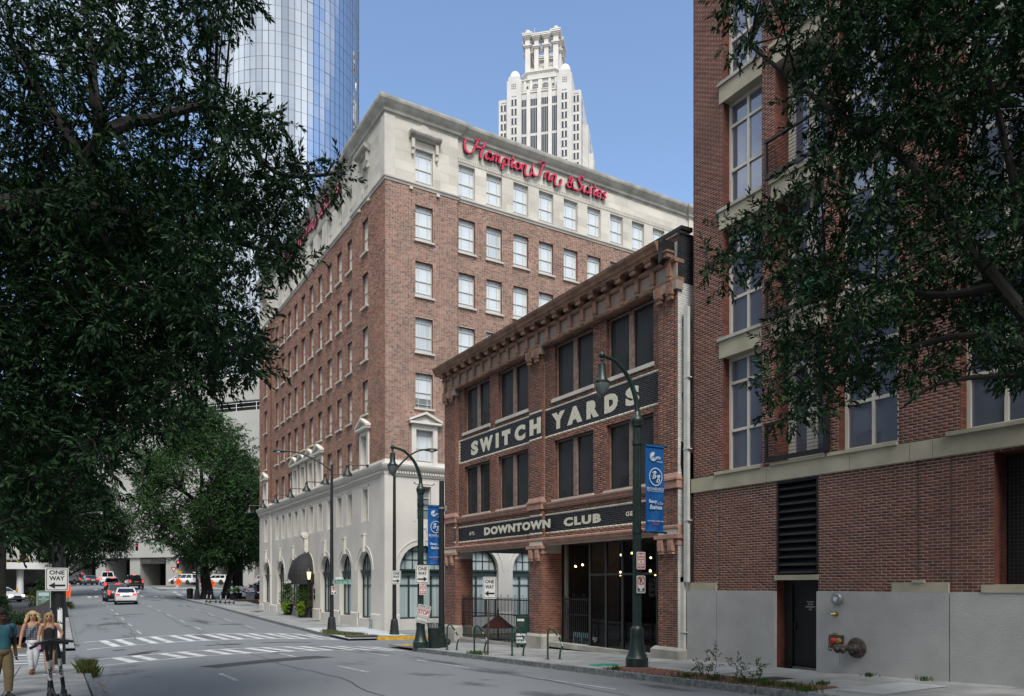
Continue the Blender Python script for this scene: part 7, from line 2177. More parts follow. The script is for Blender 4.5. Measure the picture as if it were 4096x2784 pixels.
def person(label, loc, rz, H, skin, J, hair=None, scale=1, clothes=(), shoes=None, fingers=True, sub=2):
    """J: joint positions for a 1.0-tall figure facing -y; scaled by H"""
    o = thing('person', label, 'person', loc, rz)
    S = lambda p: (p[0] * H, p[1] * H, p[2] * H)
    g = {k: S(v) for k, v in J.items()}
    k = H
    body = [[(g['pelvis'], .075 * k), (g['waist'], (.078 * k, .055 * k)), (g['chest'], (.092 * k, .062 * k)), (g['neck0'], .05 * k), (g['neck'], .031 * k), (g['jaw'], .044 * k), (g['head'], (.049 * k, .058 * k)), (g['crown'], .036 * k)]]
    for s in 'LR':
        body.append([(g['pelvis'], .075 * k), (g['hip' + s], .058 * k), (g['knee' + s], .034 * k), (g['ank' + s], .021 * k), (g['toe' + s], .018 * k)])
        body.append([(g['neck0'], .05 * k), (g['sho' + s], .036 * k), (g['elb' + s], .025 * k), (g['wri' + s], .0165 * k), (g['palm' + s], .021 * k)])
    part('body', chainmesh(body, skin, 'body', sub), None, o)
    # five fingers each hand, bent
    if fingers:
        fm = []
        for s in 'LR':
            w_, p_ = Vector(g['wri' + s]), Vector(g['palm' + s]); d = (p_ - w_).normalized()
            side = Vector((0, 1, 0)); side = (side - d * side.dot(d)).normalized(); inn = d.cross(side) * (1 if s == 'L' else -1)
            for f in range(4):
                b = p_ + d * .012 * k + side * ((f - 1.5) * .0105 * k); ln = (.038, .044, .041, .032)[f] * k
                fm.append([(tuple(b - d * .01 * k), .0056 * k), (tuple(b + d * ln * .5 + inn * ln * .1), .0052 * k), (tuple(b + d * ln * .85 + inn * ln * .4), .0045 * k)])
            tb_ = w_ + d * .012 * k - side * .014 * k
            fm.append([(tuple(tb_), .0068 * k), (tuple(tb_ + d * .022 * k - side * .014 * k), .006 * k), (tuple(tb_ + d * .04 * k - side * .012 * k + inn * .008 * k), .005 * k)])
        for c in fm: pass
        vs_, es, rs_ = [], [], []
        part('fingers', chainmesh(fm[:5], skin, 'fingers', 1), None, o); part('fingers', chainmesh(fm[5:], skin, 'fingers', 1), None, o)
    # face
    h = Vector(g['head']); f = MB(); fy = h.y - .058 * k
    f.ball((h.x, fy + .004 * k, h.z - .016 * k), (.0085 * k, .016 * k, .016 * k), 8, 6)
    for s in (-1, 1): f.ball((h.x + s * .05 * k, h.y + .002 * k, h.z - .01 * k), (.006 * k, .014 * k, .02 * k), 8, 6)
    part('face', f, skin, o, smooth=True)
    f = MB()
    for s in (-1, 1): f.ball((h.x + s * .02 * k, fy + .008 * k, h.z + .002 * k), (.0075 * k, .005 * k, .004 * k), 8, 5)
    for s in (-1, 1): f.box(h.x + s * .021 * k - .012 * k, h.x + s * .021 * k + .012 * k, fy + .0 * k, fy + .02 * k, h.z + .013 * k, h.z + .016 * k)
    part('eyes', f, M['sign_black'], o)
    f = MB(); f.ball((h.x, fy + .010 * k, h.z - .042 * k), (.019 * k, .006 * k, .006 * k), 10, 5); part('mouth', f, pm('lips', (.36, .10, .09), .5, 0) if 'lips' not in bpy.data.materials else bpy.data.materials['lips'], o, smooth=True)
    for nm, chains, mat_ in clothes:
        if nm in ('trousers', 'shorts', 'romper_shorts'):
            mb = MB(); p0 = Vector(g['pelvis']); loose = 1.12 if nm == 'romper_shorts' else 1.0
            mb.ball((p0.x, p0.y, p0.z - .005 * k), (.098 * k * loose, .074 * k * loose, .066 * k), 16, 8)
            for c in chains:
                q = [(g[a], r * k) for a, r in c if a != 'pelvis']
                h0 = Vector(q[0][0]); pts = [(h0.x * .96, h0.y, h0.z + .03 * k), tuple(h0 - Vector((0, 0, .03 * k)))] + [t for t, _ in q[1:]]
                rr = [.052 * k * loose, q[0][1] * .88 * loose] + [r * (1.0 if nm != 'romper_shorts' else .95) for _, r in q[1:]]
                mb.tube(pts, rr, 14)
            part(nm, mb, mat_, o, smooth=True); continue
        ch = [[(g[a] if isinstance(a, str) else S(a), (r[0] * k, r[1] * k) if isinstance(r, tuple) else r * k) for a, r in c] for c in chains]
        part(nm, chainmesh(ch, mat_, nm, sub), None, o)
    if shoes:
        for s in 'LR':
            a, t = Vector(g['ank' + s]), Vector(g['toe' + s]); mb = MB()
            d = (t - a); d.z = 0; d.normalize()
            zz = min(a.z, t.z) - .02 * k
            mb.tube([(a.x - d.x * .03 * k, a.y - d.y * .03 * k, zz + .026 * k), (a.x + d.x * .01 * k, a.y + d.y * .01 * k, zz + .036 * k), (t.x, t.y, zz + .026 * k), (t.x + d.x * .035 * k, t.y + d.y * .035 * k, zz + .02 * k)], [.024 * k, .028 * k, .027 * k, .016 * k], 10)
            q = part('shoe', mb, shoes[0], o, smooth=True)
            if len(shoes) > 1:
                mb = MB(); mb.obox((a.x + d.x * .035 * k, a.y + d.y * .035 * k, zz + .006 * k), .05 * k, .15 * k, .014 * k, Matrix.Rotation(math.atan2(d.y, d.x) - math.pi / 2, 3, 'Z')); part('sole', mb, shoes[1], q)
    return o, g
def joints(walk=0., armL=(0, 0), armR=(0, 0), head=(0, 0), lean=0.):
    """standing / walking pose, facing -y; L is the figure's left (+x)"""
    J = dict(pelvis=(0, 0, .52), waist=(0, .004, .60), chest=(0, .0, .72), neck0=(0, .008, .80), neck=(0, .004, .85), jaw=(head[0] * .6, -.016 + head[1] * .6, .885), head=(head[0], -.004 + head[1], .932), crown=(head[0], .004 + head[1], .972))
    for s, sg in (('L', 1), ('R', -1)):
        st_ = walk * sg
        J['hip' + s] = (sg * .048, 0, .49); J['knee' + s] = (sg * .046, -.012 - st_ * .5, .285 + abs(st_) * .05)
        J['ank' + s] = (sg * .042, .012 - st_ * .8 + (.06 if st_ < 0 else 0), .04 + (.05 if st_ < -.05 else 0)); J['toe' + s] = (sg * .05, J['ank' + s][1] - .075, .02 + (.0 if st_ < -.05 else 0))
        ax, ay = armL if s == 'L' else armR
        J['sho' + s] = (sg * .105, .01, .80)
        J['elb' + s] = (sg * (.135 + ax * .5), .02 + ay * .3, .635); J['wri' + s] = (sg * (.14 + ax), -.01 + ay, .50); J['palm' + s] = (sg * (.14 + ax), -.02 + ay * 1.1, .455)
    return J
def cloth(name, c, **k): return bpy.data.materials[name] if name in bpy.data.materials else pm(name, c, .85, k.pop('var', .12), k.pop('scale', 6), **k)
def top_chain(r=1.0, low=.5, sleeve=0):
    c = [[((0, 0, low), (.082 * r, .066 * r)), ('waist', (.086 * r, .063 * r)), ('chest', (.099 * r, .070 * r)), ('neck0', .056 * r)]]
    for s in 'LR':
        if sleeve == 1: c.append([('neck0', .056 * r), ('sho' + s, .042)])
        if sleeve == 2: c.append([('neck0', .056 * r), ('sho' + s, .046), ('mid' + s, .040)])
    return c
def leg_chain(r=1.0, frac=1.0):
    out = []
    for s in 'LR':
        out.append([('pelvis', .082 * r), ('hip' + s, .066 * r), ('knee' + s, .042 * r), ('cuff' + s, .030 * r)] if frac >= 1 else [('pelvis', .083 * r), ('hip' + s, .07 * r), ('thigh' + s, .062 * r)])
    return out
def add_mid(J):
    for s in 'LR':
        a, b = Vector(J['sho' + s]), Vector(J['elb' + s]); J['mid' + s] = tuple(a.lerp(b, .8))
        a, b = Vector(J['knee' + s]), Vector(J['ank' + s]); J['cuff' + s] = tuple(a.lerp(b, .86))
        a, b = Vector(J['hip' + s]), Vector(J['knee' + s]); J['thigh' + s] = tuple(a.lerp(b, .45))
    return J
def hair_locks(o, g, k, mat, n, length, curl, spread, seed, cap=.062):
    r = random.Random(seed); h = Vector(g['head']); mb = MB()
    mb.ball((h.x, h.y + .016 * k, h.z + .018 * k), (cap * k, cap * 1.05 * k, cap * .95 * k), 14, 8)
    for i in range(n):
        a = r.uniform(-.35, math.pi + .35) if r.random() < .8 else r.uniform(-.75, math.pi + .75)
        rad = cap * k * r.uniform(.82, 1.02)
        p = Vector((h.x + rad * math.cos(a), h.y + .012 * k + rad * math.sin(a), h.z + k * r.uniform(-.01, .05)))
        pts = []; L_ = length * k * r.uniform(.75, 1.05); m = 7
        ph = r.uniform(0, 6.3)
        for j in range(m):
            t = j / (m - 1); out = spread * k * (t ** .7)
            pts.append((p.x + math.cos(a) * out + curl * k * math.cos(ph + t * 9) * t ** .3, p.y + math.sin(a) * out * .7 + curl * k * math.sin(ph + t * 9) * t ** .3, p.z - L_ * t))
        mb.tube(pts, [.009 * k, .012 * k, .012 * k, .011 * k, .010 * k, .008 * k, .004 * k], 5)
    return part('hair', mb, mat, o, smooth=True)

# blonde woman
Jw = add_mid(joints(walk=.05, armL=(.0, .0), armR=(.03, .0), head=(.0, -.008)))
Jw['ankR'] = (-.02, -.03, .055); Jw['toeR'] = (-.024, -.105, .03); Jw['kneeR'] = (-.036, -.05, .29); Jw['ankL'] = (.006, .05, .05); Jw['toeL'] = (.01, -.02, .03)
add_mid(Jw)
M['blouse'] = cloth('blouse', (.16, .19, .22))
def dots_mat(name, c1, c2, scale):
    m, nt, b = new_mat(name); N, L = nt.nodes, nt.links
    tc = N.new('ShaderNodeTexCoord'); v = N.new('ShaderNodeTexVoronoi'); v.inputs['Scale'].default_value = scale; v.inputs['Randomness'].default_value = .25
    rp = N.new('ShaderNodeValToRGB'); rp.color_ramp.elements[0].position = .38; rp.color_ramp.elements[1].position = .46
    rp.color_ramp.elements[0].color = (*c1, 1); rp.color_ramp.elements[1].color = (*c2, 1)
    L.new(tc.outputs['Object'], v.inputs['Vector']); L.new(v.outputs['Distance'], rp.inputs['Fac']); L.new(rp.outputs['Color'], b.inputs['Base Color']); b.inputs['Roughness'].default_value = .85
    return m
M['blouse'] = dots_mat('patterned_blouse', (.03, .035, .05), (.17, .20, .24), 17)
wx, wy = -.60, 23.9
o, g = person('woman with curly blonde hair, patterned sleeveless top and white trousers walking', (wx, wy, gz(wx, wy)), D2R(2), 1.70, M['skin'], Jw,
    clothes=(('blouse', [[((0, 0, .475), (.108, .078)), ('waist', (.094, .072)), ('chest', (.103, .072)), ((0, .004, .79), (.06, .05))]], M['blouse']),
             ('trousers', [[('pelvis', .088), ('hip' + s, .071), ('knee' + s, .043), ('cuff' + s, .031)] for s in 'LR'], cloth('white_denim', (.62, .63, .68)))),
    shoes=(cloth('tan_leather', (.16, .075, .035)),))
hair_locks(o, g, 1.70, cloth('curly_blonde', (.46, .35, .18), var=.3, scale=30), 120, .14, .012, .045, 3, .064)
k = 1.70
mb = MB(); mb.box(-.155 * k, -.085 * k, -.10 * k, -.055 * k, .435 * k, .505 * k); bag = part('handbag', mb, M['black_metal'], o)
mb = MB(); mb.tube([(-.12 * k, -.07 * k, .505 * k), (-.03 * k, -.085 * k, .66 * k), (.05 * k, -.066 * k, .79 * k), (.08 * k, 0, .825 * k)], .006 * k, 6); part('strap', mb, M['black_metal'], bag)
# girl in black romper
Jg = add_mid(joints(walk=-.04, armL=(.05, -.05), armR=(.02, -.02), head=(-.004, -.016)))
Jg['elbL'] = (.178, .02, .655); Jg['wriL'] = (.135, -.055, .54); Jg['palmL'] = (.105, -.075, .525)
Jg['ankL'] = (.05, -.0, .04); Jg['toeL'] = (.06, -.075, .02); Jg['kneeL'] = (.045, -.03, .285); Jg['ankR'] = (-.035, -.02, .04); Jg['toeR'] = (-.045, -.095, .02)
add_mid(Jg)
gx, gy = -.22, 23.7
blk = cloth('black_jersey', (.010, .010, .012))
o, g = person('girl with long straight fair hair in a black romper and sneakers, looking down', (gx, gy, gz(gx, gy)), D2R(-2), 1.66, M['skin'], Jg,
    clothes=(('romper_top', [[((0, 0, .5), (.088, .072)), ('pelvis', (.088, .072)), ('waist', (.078, .060)), ('chest', (.094, .068)), ((0, .004, .79), (.05, .045))]], blk),
             ('romper_shorts', [[('pelvis', .09), ('hip' + s, .082), ('thigh' + s, .078)] for s in 'LR'], blk)),
    shoes=(cloth('grey_canvas', (.10, .11, .14)), M['white_paint']))
hair_locks(o, g, 1.66, cloth('straight_fair', (.34, .22, .10), var=.25, scale=25), 70, .20, .003, .012, 5, .058)
k = 1.66; p_ = Vector(g['palmR'])
mb = MB(); mb.box(p_.x - .01, p_.x + .08, p_.y - .045, p_.y - .03, p_.z - .07, p_.z + .06); part('phone', mb, cloth('pink_phone', (.5, .3, .45)), o)
p_ = Vector(g['wriL']); mb = MB(); mb.ball(p_, (.035, .035, .03), 10, 6); part('watch', mb, M['chrome'], o)
# man with backpack at the frame edge
Jm = add_mid(joints(walk=.10, armL=(-.01, -.01), armR=(0, .03)))
mx, my = -.98, 18.1
blu = cloth('teal_shirt', (.03, .13, .17))
o, g = person('man in a teal short-sleeved shirt, khaki trousers and backpack striding at left edge', (mx, my, gz(mx, my)), D2R(24), 1.80, M['skin_dark'], Jm,
    clothes=(('shirt', [[((0, 0, .47), (.1, .08)), ('waist', (.098, .078)), ('chest', (.112, .084)), ('neck0', .056)]] + [[('neck0', .056), ('sho' + s, .054), ('mid' + s, .046)] for s in 'LR'], blu),
             ('trousers', [[('pelvis', .088), ('hip' + s, .074), ('knee' + s, .052), ('cuff' + s, .038)] for s in 'LR'], cloth('khaki', (.14, .105, .055)))),
    shoes=(cloth('dark_shoe', (.02, .017, .014)),))
h = Vector(g['head']); mb = MB(); mb.ball((h.x, h.y + .008, h.z + .03), (.098, .112, .095), 12, 8); part('hair', mb, M['black'], o, smooth=True)
k = 1.8; mb = MB(); mb.taper(-.15, .15, .13, .34, .55 * k, .81 * k, .03, .03); bp_ = part('backpack', mb, cloth('navy_pack', (.012, .015, .035)), o)
for s in (-1, 1):
    mb = MB(); mb.tube([(s * .11, .14, .80 * k), (s * .125, .03, .835 * k), (s * .13, -.105, .77 * k), (s * .12, -.135, .68 * k), (s * .16, 0, .60 * k), (s * .13, .16, .58 * k)], .026, 6); part('strap', mb, bpy.data.materials['navy_pack'], bp_)
# figure hidden behind him
J5 = add_mid(joints(walk=.08)); x, y = -1.38, 21.5
o, g = person('walker in white shoes mostly hidden behind the man with backpack', (x, y, gz(x, y)), D2R(5), 1.68, M['skin'], J5,
    clothes=(('top', top_chain(1.02, .5, 2), cloth('grey_top', (.2, .2, .22))), ('shorts', [[('pelvis', .086), ('hip' + s, .075), ('thigh' + s, .07)] for s in 'LR'], cloth('black_jersey', (.01, .01, .012)))), shoes=(M['white_paint'],))
hair_locks(o, g, 1.68, cloth('brown_hair', (.08, .045, .025)), 40, .15, .003, .01, 9, .058)
def walker(label, x, y, rz, H, top, low, skin, hairc, z=None, walk=.06, shorts=False, long_hair=False):
    J = add_mid(joints(walk=walk)); z = gz(x, y) if z is None else z
    o, g = person(label, (x, y, z), rz, H, skin, J, clothes=(('top', top_chain(1.0, .5, 2), top), ('shorts' if shorts else 'trousers', [[('pelvis', .086), ('hip' + s, .075), ('thigh' + s, .072)] for s in 'LR'] if shorts else leg_chain(), low)), shoes=(cloth('dark_shoe', (.02, .017, .014)),), fingers=False, sub=1)
    if long_hair: hair_locks(o, g, H, hairc, 30, .13, .004, .01, int(x * 10) % 97, .058)
    else:
        h = Vector(g['head']); mb = MB(); mb.ball((h.x, h.y + .01, h.z + .03), (.095, .11, .095), 10, 7); part('hair', mb, hairc, o, smooth=True)
W_ = cloth('white_top', (.6, .6, .68)); K_ = cloth('black_jersey', (.01, .01, .012)); BR = cloth('brown_hair', (.08, .045, .025))
walker('woman in a white top and black trousers walking beyond the thick pole', .22, 69.0, D2R(170), 1.70, W_, K_, M['skin'], BR, long_hair=True)
walker('man in a red shirt and pale shorts waiting at the far corner', 17.0, 113.2, D2R(10), 1.85, cloth('red_shirt', (.45, .02, .03)), cloth('pale_shorts', (.42, .42, .42)), M['skin'], M['skin'], walk=.02, shorts=True)
walker('child in a light top standing right of the man in red', 17.9, 113.4, D2R(-10), 1.35, W_, K_, M['skin'], BR, walk=.02, shorts=True, long_hair=True)
walker('woman in a pink patterned top passing behind the oak trunk', 14.55, 93.2, D2R(160), 1.68, cloth('pink_top', (.45, .30, .32)), cloth('navy_shorts', (.02, .025, .05)), M['skin'], BR, shorts=True, long_hair=True)
walker('person in a pink shirt on the far left corner', .2, 141.5, D2R(20), 1.7, cloth('pink_shirt', (.55, .25, .38)), cloth('lilac_shorts', (.30, .24, .45)), M['skin'], BR, z=.65, shorts=True)
walker('person in a teal shirt on the far left corner beside the pink shirt', 1.6, 143.5, D2R(-20), 1.75, cloth('teal_top', (.03, .30, .32)), K_, M['skin'], BR, z=.68)
walker('person in blue jeans at the far left corner, rightmost of three', 3.3, 146, D2R(150), 1.75, cloth('dark_top', (.03, .03, .05)), cloth('jeans', (.06, .09, .16)), M['skin'], BR, z=.7)

# ------------------------------------------------------------------ foliage: leaf clump centres
OAK_W = [   # x, y, z in decimetres, last: radius in cm x 10 + density in tenths
 -21,178,131,356,-13,116,82,296,-14,118,74,316,-14,123,67,376,-15,130,67,316,-16,133,63,316,-15,135,51,359,-14,117,43,318,-19,167,49,489,-23,197,58,518,-20,178,14,489,-14,122,10,328,-16,154,107,396,-15,156,100,446,
 -13,129,78,396,-14,141,81,416,-13,133,70,396,-17,177,90,466,-18,176,87,456,-12,120,56,349,-16,160,68,339,-15,150,65,408,-13,125,41,379,-16,148,49,398,-18,178,48,519,-18,183,50,488,-19,178,44,549,-15,143,36,378,
 -13,118,27,329,-12,126,21,389,-14,148,23,398,-11,108,12,289,-20,194,21,518,-14,129,12,349,-18,169,16,448,-15,171,126,456,-12,141,98,426,-10,120,82,296,-13,156,104,396,-10,117,73,306,-10,111,66,266,-9,108,62,306,
 -9,109,60,326,-14,158,84,356,-10,116,50,299,-14,163,69,438,-10,117,49,329,-16,190,80,508,-11,119,42,339,-10,118,43,318,-9,110,33,249,-9,116,29,319,-11,131,33,358,-11,137,29,409,-13,162,34,438,-13,142,25,409,
 -13,152,27,408,-10,157,118,366,-10,132,92,326,-11,157,107,356,-11,152,100,386,-9,130,77,286,-9,118,60,316,-12,172,80,469,-9,132,55,369,-13,188,79,508,-12,164,63,409,-9,117,46,318,-10,152,42,449,-9,147,40,408,
 -8,124,31,369,-8,121,31,328,-8,107,22,239,-10,141,29,388,-8,112,17,309,-12,170,24,468,-10,143,13,449,-8,118,11,328,-9,133,7,226,-9,164,124,496,-10,168,117,396,-8,165,111,466,-5,104,68,286,-7,132,83,326,
 -8,132,80,346,-9,174,102,526,-7,151,85,416,-7,146,80,416,-6,109,58,246,-9,158,80,456,-7,124,59,359,-9,152,70,479,-8,163,72,479,-6,126,55,348,-8,143,59,369,-8,142,58,388,-7,147,58,379,-8,166,65,458,
 -6,119,45,299,-8,161,61,448,-6,120,43,269,-8,178,63,488,-8,142,48,439,-7,132,44,368,-6,112,37,309,-8,125,40,348,-8,156,46,349,-8,178,54,498,-8,169,47,409,-9,179,51,498,-6,111,29,259,-6,118,31,328,
 -7,154,36,489,-6,111,23,259,-7,126,26,348,-6,110,21,289,-8,141,27,388,-8,139,24,439,-9,156,24,389,-9,150,22,408,-6,124,17,339,-8,175,25,488,-8,141,15,309,-7,129,15,358,-8,138,14,439,-7,141,15,388,
 -6,104,7,309,-6,110,8,308,-6,108,6,186,-5,139,107,216,-5,148,108,326,-4,129,90,416,-5,171,112,556,-5,122,78,326,-6,165,90,396,-7,171,90,476,-7,168,86,526,-6,134,66,326,-5,157,74,369,-5,152,67,349,
 -6,162,71,448,-6,171,73,419,-4,130,55,358,-6,153,62,339,-6,143,58,398,-4,138,54,309,-5,137,54,378,-6,168,61,429,-5,167,59,468,-3,114,40,369,-4,144,50,408,-5,124,39,349,-6,138,42,389,-7,146,45,408,
 -6,171,49,419,-6,173,50,478,-4,130,34,369,-3,129,34,358,-3,112,28,259,-6,155,39,428,-5,164,36,369,-3,117,26,328,-6,170,34,389,-6,165,35,458,-6,166,29,489,-5,161,29,448,-4,124,20,269,-4,150,24,418,
 -5,122,17,389,-5,115,17,318,-5,149,17,349,-5,149,17,418,-4,113,10,279,-4,152,13,428,-5,158,12,489,-4,117,9,328,-4,147,8,296,-3,143,112,226,-2,152,117,376,-4,165,111,446,-3,118,78,266,-2,134,79,306,
 -2,139,81,316,-1,132,74,326,-2,132,70,316,-2,128,65,366,-2,158,79,439,-4,168,80,449,-3,142,63,389,-4,168,75,478,-2,111,48,269,-3,167,70,468,-2,108,45,289,-5,178,73,498,-3,120,46,309,-5,167,64,468,
 -3,146,54,399,-2,124,44,399,-2,141,49,398,-4,155,50,459,-5,185,59,518,-2,160,49,469,-3,167,51,468,-2,113,32,309,-2,171,47,488,-3,136,36,319,-4,187,50,528,-2,128,31,379,-2,129,31,368,-2,137,30,369,
 -3,167,36,468,-2,149,30,339,-3,176,37,498,-3,110,19,299,-4,174,30,488,-4,156,24,449,-3,161,22,459,-2,179,25,508,-3,109,13,289,-4,126,15,348,-3,129,12,309,-1,116,8,309,-2,140,10,398,0,150,116,406,
 0,101,68,246,1,123,74,396,-1,101,60,236,0,133,75,416,0,143,76,396,-1,131,68,406,-1,157,79,359,0,146,71,419,-1,129,58,329,1,147,65,349,1,112,48,318,0,136,58,379,0,118,50,338,-1,118,46,299,
 0,130,51,368,-1,166,62,389,0,123,46,348,-1,124,43,369,-2,178,62,498,0,158,53,439,0,147,49,418,0,143,44,379,0,116,35,328,0,142,41,409,0,142,42,408,-1,164,43,379,-1,157,41,448,-1,112,28,289,
 0,147,36,418,0,113,25,309,0,157,33,448,0,166,33,539,1,175,36,498,0,132,24,339,1,138,25,398,0,131,21,379,-1,130,20,368,0,135,20,389,1,178,26,508,0,112,13,369,-1,147,17,418,-1,170,17,519,
 -2,144,15,408,0,122,8,216,-1,170,10,509,2,158,121,476,3,125,92,366,2,165,112,456,3,140,91,366,2,143,91,456,2,109,68,246,1,116,66,286,2,118,65,366,2,148,74,449,3,142,68,429,2,132,61,379,
 2,165,77,468,2,120,52,349,3,157,69,448,3,144,60,349,2,150,63,428,3,133,54,349,3,126,51,368,3,123,47,379,2,106,41,308,3,117,42,329,3,116,41,338,3,152,51,499,2,108,36,308,2,125,38,369,
 3,158,48,458,2,115,33,339,3,109,32,318,3,149,40,459,3,180,48,518,4,148,37,489,5,166,42,478,2,109,24,309,5,160,35,458,3,128,27,419,3,152,28,429,4,155,29,448,3,133,22,399,3,107,18,318,
 2,112,17,369,3,128,20,368,3,160,19,316,5,120,87,396,5,166,114,506,4,99,65,256,6,160,101,386,5,118,74,286,5,119,66,376,5,166,85,486,5,144,70,409,4,100,48,249,4,104,49,308,4,132,59,329,
 4,104,45,339,5,126,55,368,6,143,57,339,8,169,68,498,4,134,52,329,7,174,68,508,7,162,59,529,7,174,62,508,5,155,51,519,3,109,36,318,4,101,32,269,5,116,36,338,4,126,38,419,7,163,50,478,
 5,111,31,349,6,152,42,448,4,113,29,279,8,179,46,518,5,151,35,429,7,173,42,508,5,142,30,379,5,127,27,368,5,130,24,439,7,166,30,488,6,146,23,369,4,116,18,338,4,100,15,239,4,132,19,388,
 5,113,13,266,8,142,114,396,7,138,105,466,8,130,95,366,8,136,97,326,9,147,102,426,6,105,70,256,6,106,69,346,7,123,76,306,9,142,86,436,7,137,81,436,6,112,62,356,6,118,63,296,9,158,81,469,
 8,139,68,389,6,123,58,289,7,130,61,388,7,119,53,319,9,156,68,458,8,155,66,509,8,166,70,488,8,140,57,479,6,133,53,388,5,107,41,269,7,122,42,419,10,173,60,508,8,158,50,469,9,150,47,438,
 7,140,42,329,6,132,40,388,7,143,39,379,8,144,39,428,9,152,38,369,11,170,44,498,10,154,36,479,7,110,25,328,7,122,26,409,7,118,24,348,8,146,28,399,8,157,30,458,7,134,23,266,10,131,107,346,
 8,113,88,366,11,158,116,406,10,126,92,376,9,121,84,406,8,124,82,336,10,127,82,426,12,141,86,426,11,126,74,366,11,135,77,366,12,158,86,546,8,99,51,239,10,133,66,349,10,146,67,369,10,150,68,448,
 11,144,62,459,10,134,57,398,12,148,62,459,10,117,48,348,9,121,48,349,13,173,69,518,8,107,39,299,12,152,55,448,10,133,46,399,11,143,50,428,10,139,44,379,11,150,48,448,9,121,33,359,11,153,42,458,
 12,140,37,369,11,136,36,408,9,105,26,339,10,115,27,348,9,123,26,429,13,171,37,508,8,106,20,186,14,146,117,466,12,117,83,396,14,135,94,376,14,151,100,466,15,146,95,406,12,133,81,346,14,138,83,486,
 12,131,75,346,14,140,76,376,12,119,63,379,11,120,60,399,11,117,57,299,12,110,51,379,12,128,56,319,11,131,58,398,15,155,65,539,12,120,51,368,14,140,56,449,16,157,63,478,9,98,35,269,13,133,49,408,
 10,118,42,379,14,150,54,448,15,157,53,499,11,115,39,348,10,108,30,279,14,163,45,488,12,124,33,439,18,172,44,518,11,124,30,319,12,127,26,379,14,151,30,316,17,140,116,456,15,140,104,386,16,136,99,446,
 16,131,91,316,11,99,66,246,16,130,84,416,15,121,76,346,13,103,62,346,16,138,81,376,18,142,72,389,16,129,64,359,14,121,60,368,13,116,55,299,18,174,81,528,14,122,55,369,15,140,64,428,13,105,44,309,
 13,116,43,369,15,125,45,349,18,145,52,448,15,127,41,329,13,119,39,368,14,117,37,409,15,126,40,388,15,131,38,359,16,130,38,398,15,125,34,369,13,108,28,328,18,146,34,356,12,103,23,236,12,103,20,246,
 19,137,114,386,15,105,84,356,17,126,96,386,21,152,114,366,13,98,71,286,19,142,101,436,17,117,80,366,17,129,82,456,18,125,74,426,15,105,59,346,18,134,69,469,16,114,50,299,14,99,44,308,14,94,40,269,
 16,117,50,358,17,127,51,459,15,107,44,338,21,150,58,529,14,104,40,328,16,118,43,299,22,160,58,488,16,120,40,349,15,120,39,368,16,115,37,399,17,128,41,398,17,119,31,206,13,97,24,176,18,109,94,336,
 21,136,109,386,17,107,84,286,16,99,73,276,22,145,103,476,19,112,78,196,22,132,84,256,17,102,61,326,20,132,74,416,18,109,60,299,23,150,75,509,18,112,53,399,23,142,68,448,24,148,66,519,27,163,73,508,
 23,147,56,399,20,134,50,418,18,118,42,309,14,94,32,269,17,108,38,338,18,121,34,329,22,145,42,448,18,113,30,359,21,138,36,428,20,121,30,246,17,95,81,336,25,142,120,466,23,123,96,446,28,146,111,446,
 17,99,73,316,26,142,102,286,20,110,68,276,25,146,88,426,18,99,58,336,17,91,51,166,26,149,78,439,23,126,64,399,22,113,58,358,16,94,45,259,20,114,55,358,18,93,38,299,29,160,64,508,24,128,44,319,
 30,167,58,528,19,105,33,269,23,128,40,408,22,114,34,389,31,162,49,518,25,140,39,509,30,167,46,528,27,129,108,316,18,92,71,216,24,121,92,236,19,95,57,306,23,115,59,409,30,147,74,468,24,118,58,309,
 23,112,54,358,30,149,63,389,31,157,66,498,24,115,41,286,21,101,32,216,27,132,39,419,32,150,46,478,26,122,35,349,24,112,32,358,25,113,69,216,26,117,70,266,30,125,68,286,29,125,60,389,38,159,76,518,
 25,112,50,389,28,121,51,349,26,121,44,306,28,116,71,206,26,108,65,236,30,122,66,276,28,109,57,299,31,118,63,388,30,125,63,459,29,119,56,266,30,123,56,349,25,106,48,348,30,116,50,246,32,118,66,286,
 35,124,66,479,44,160,84,528,31,116,51,296,35,120,65,469,36,110,62,296,
]
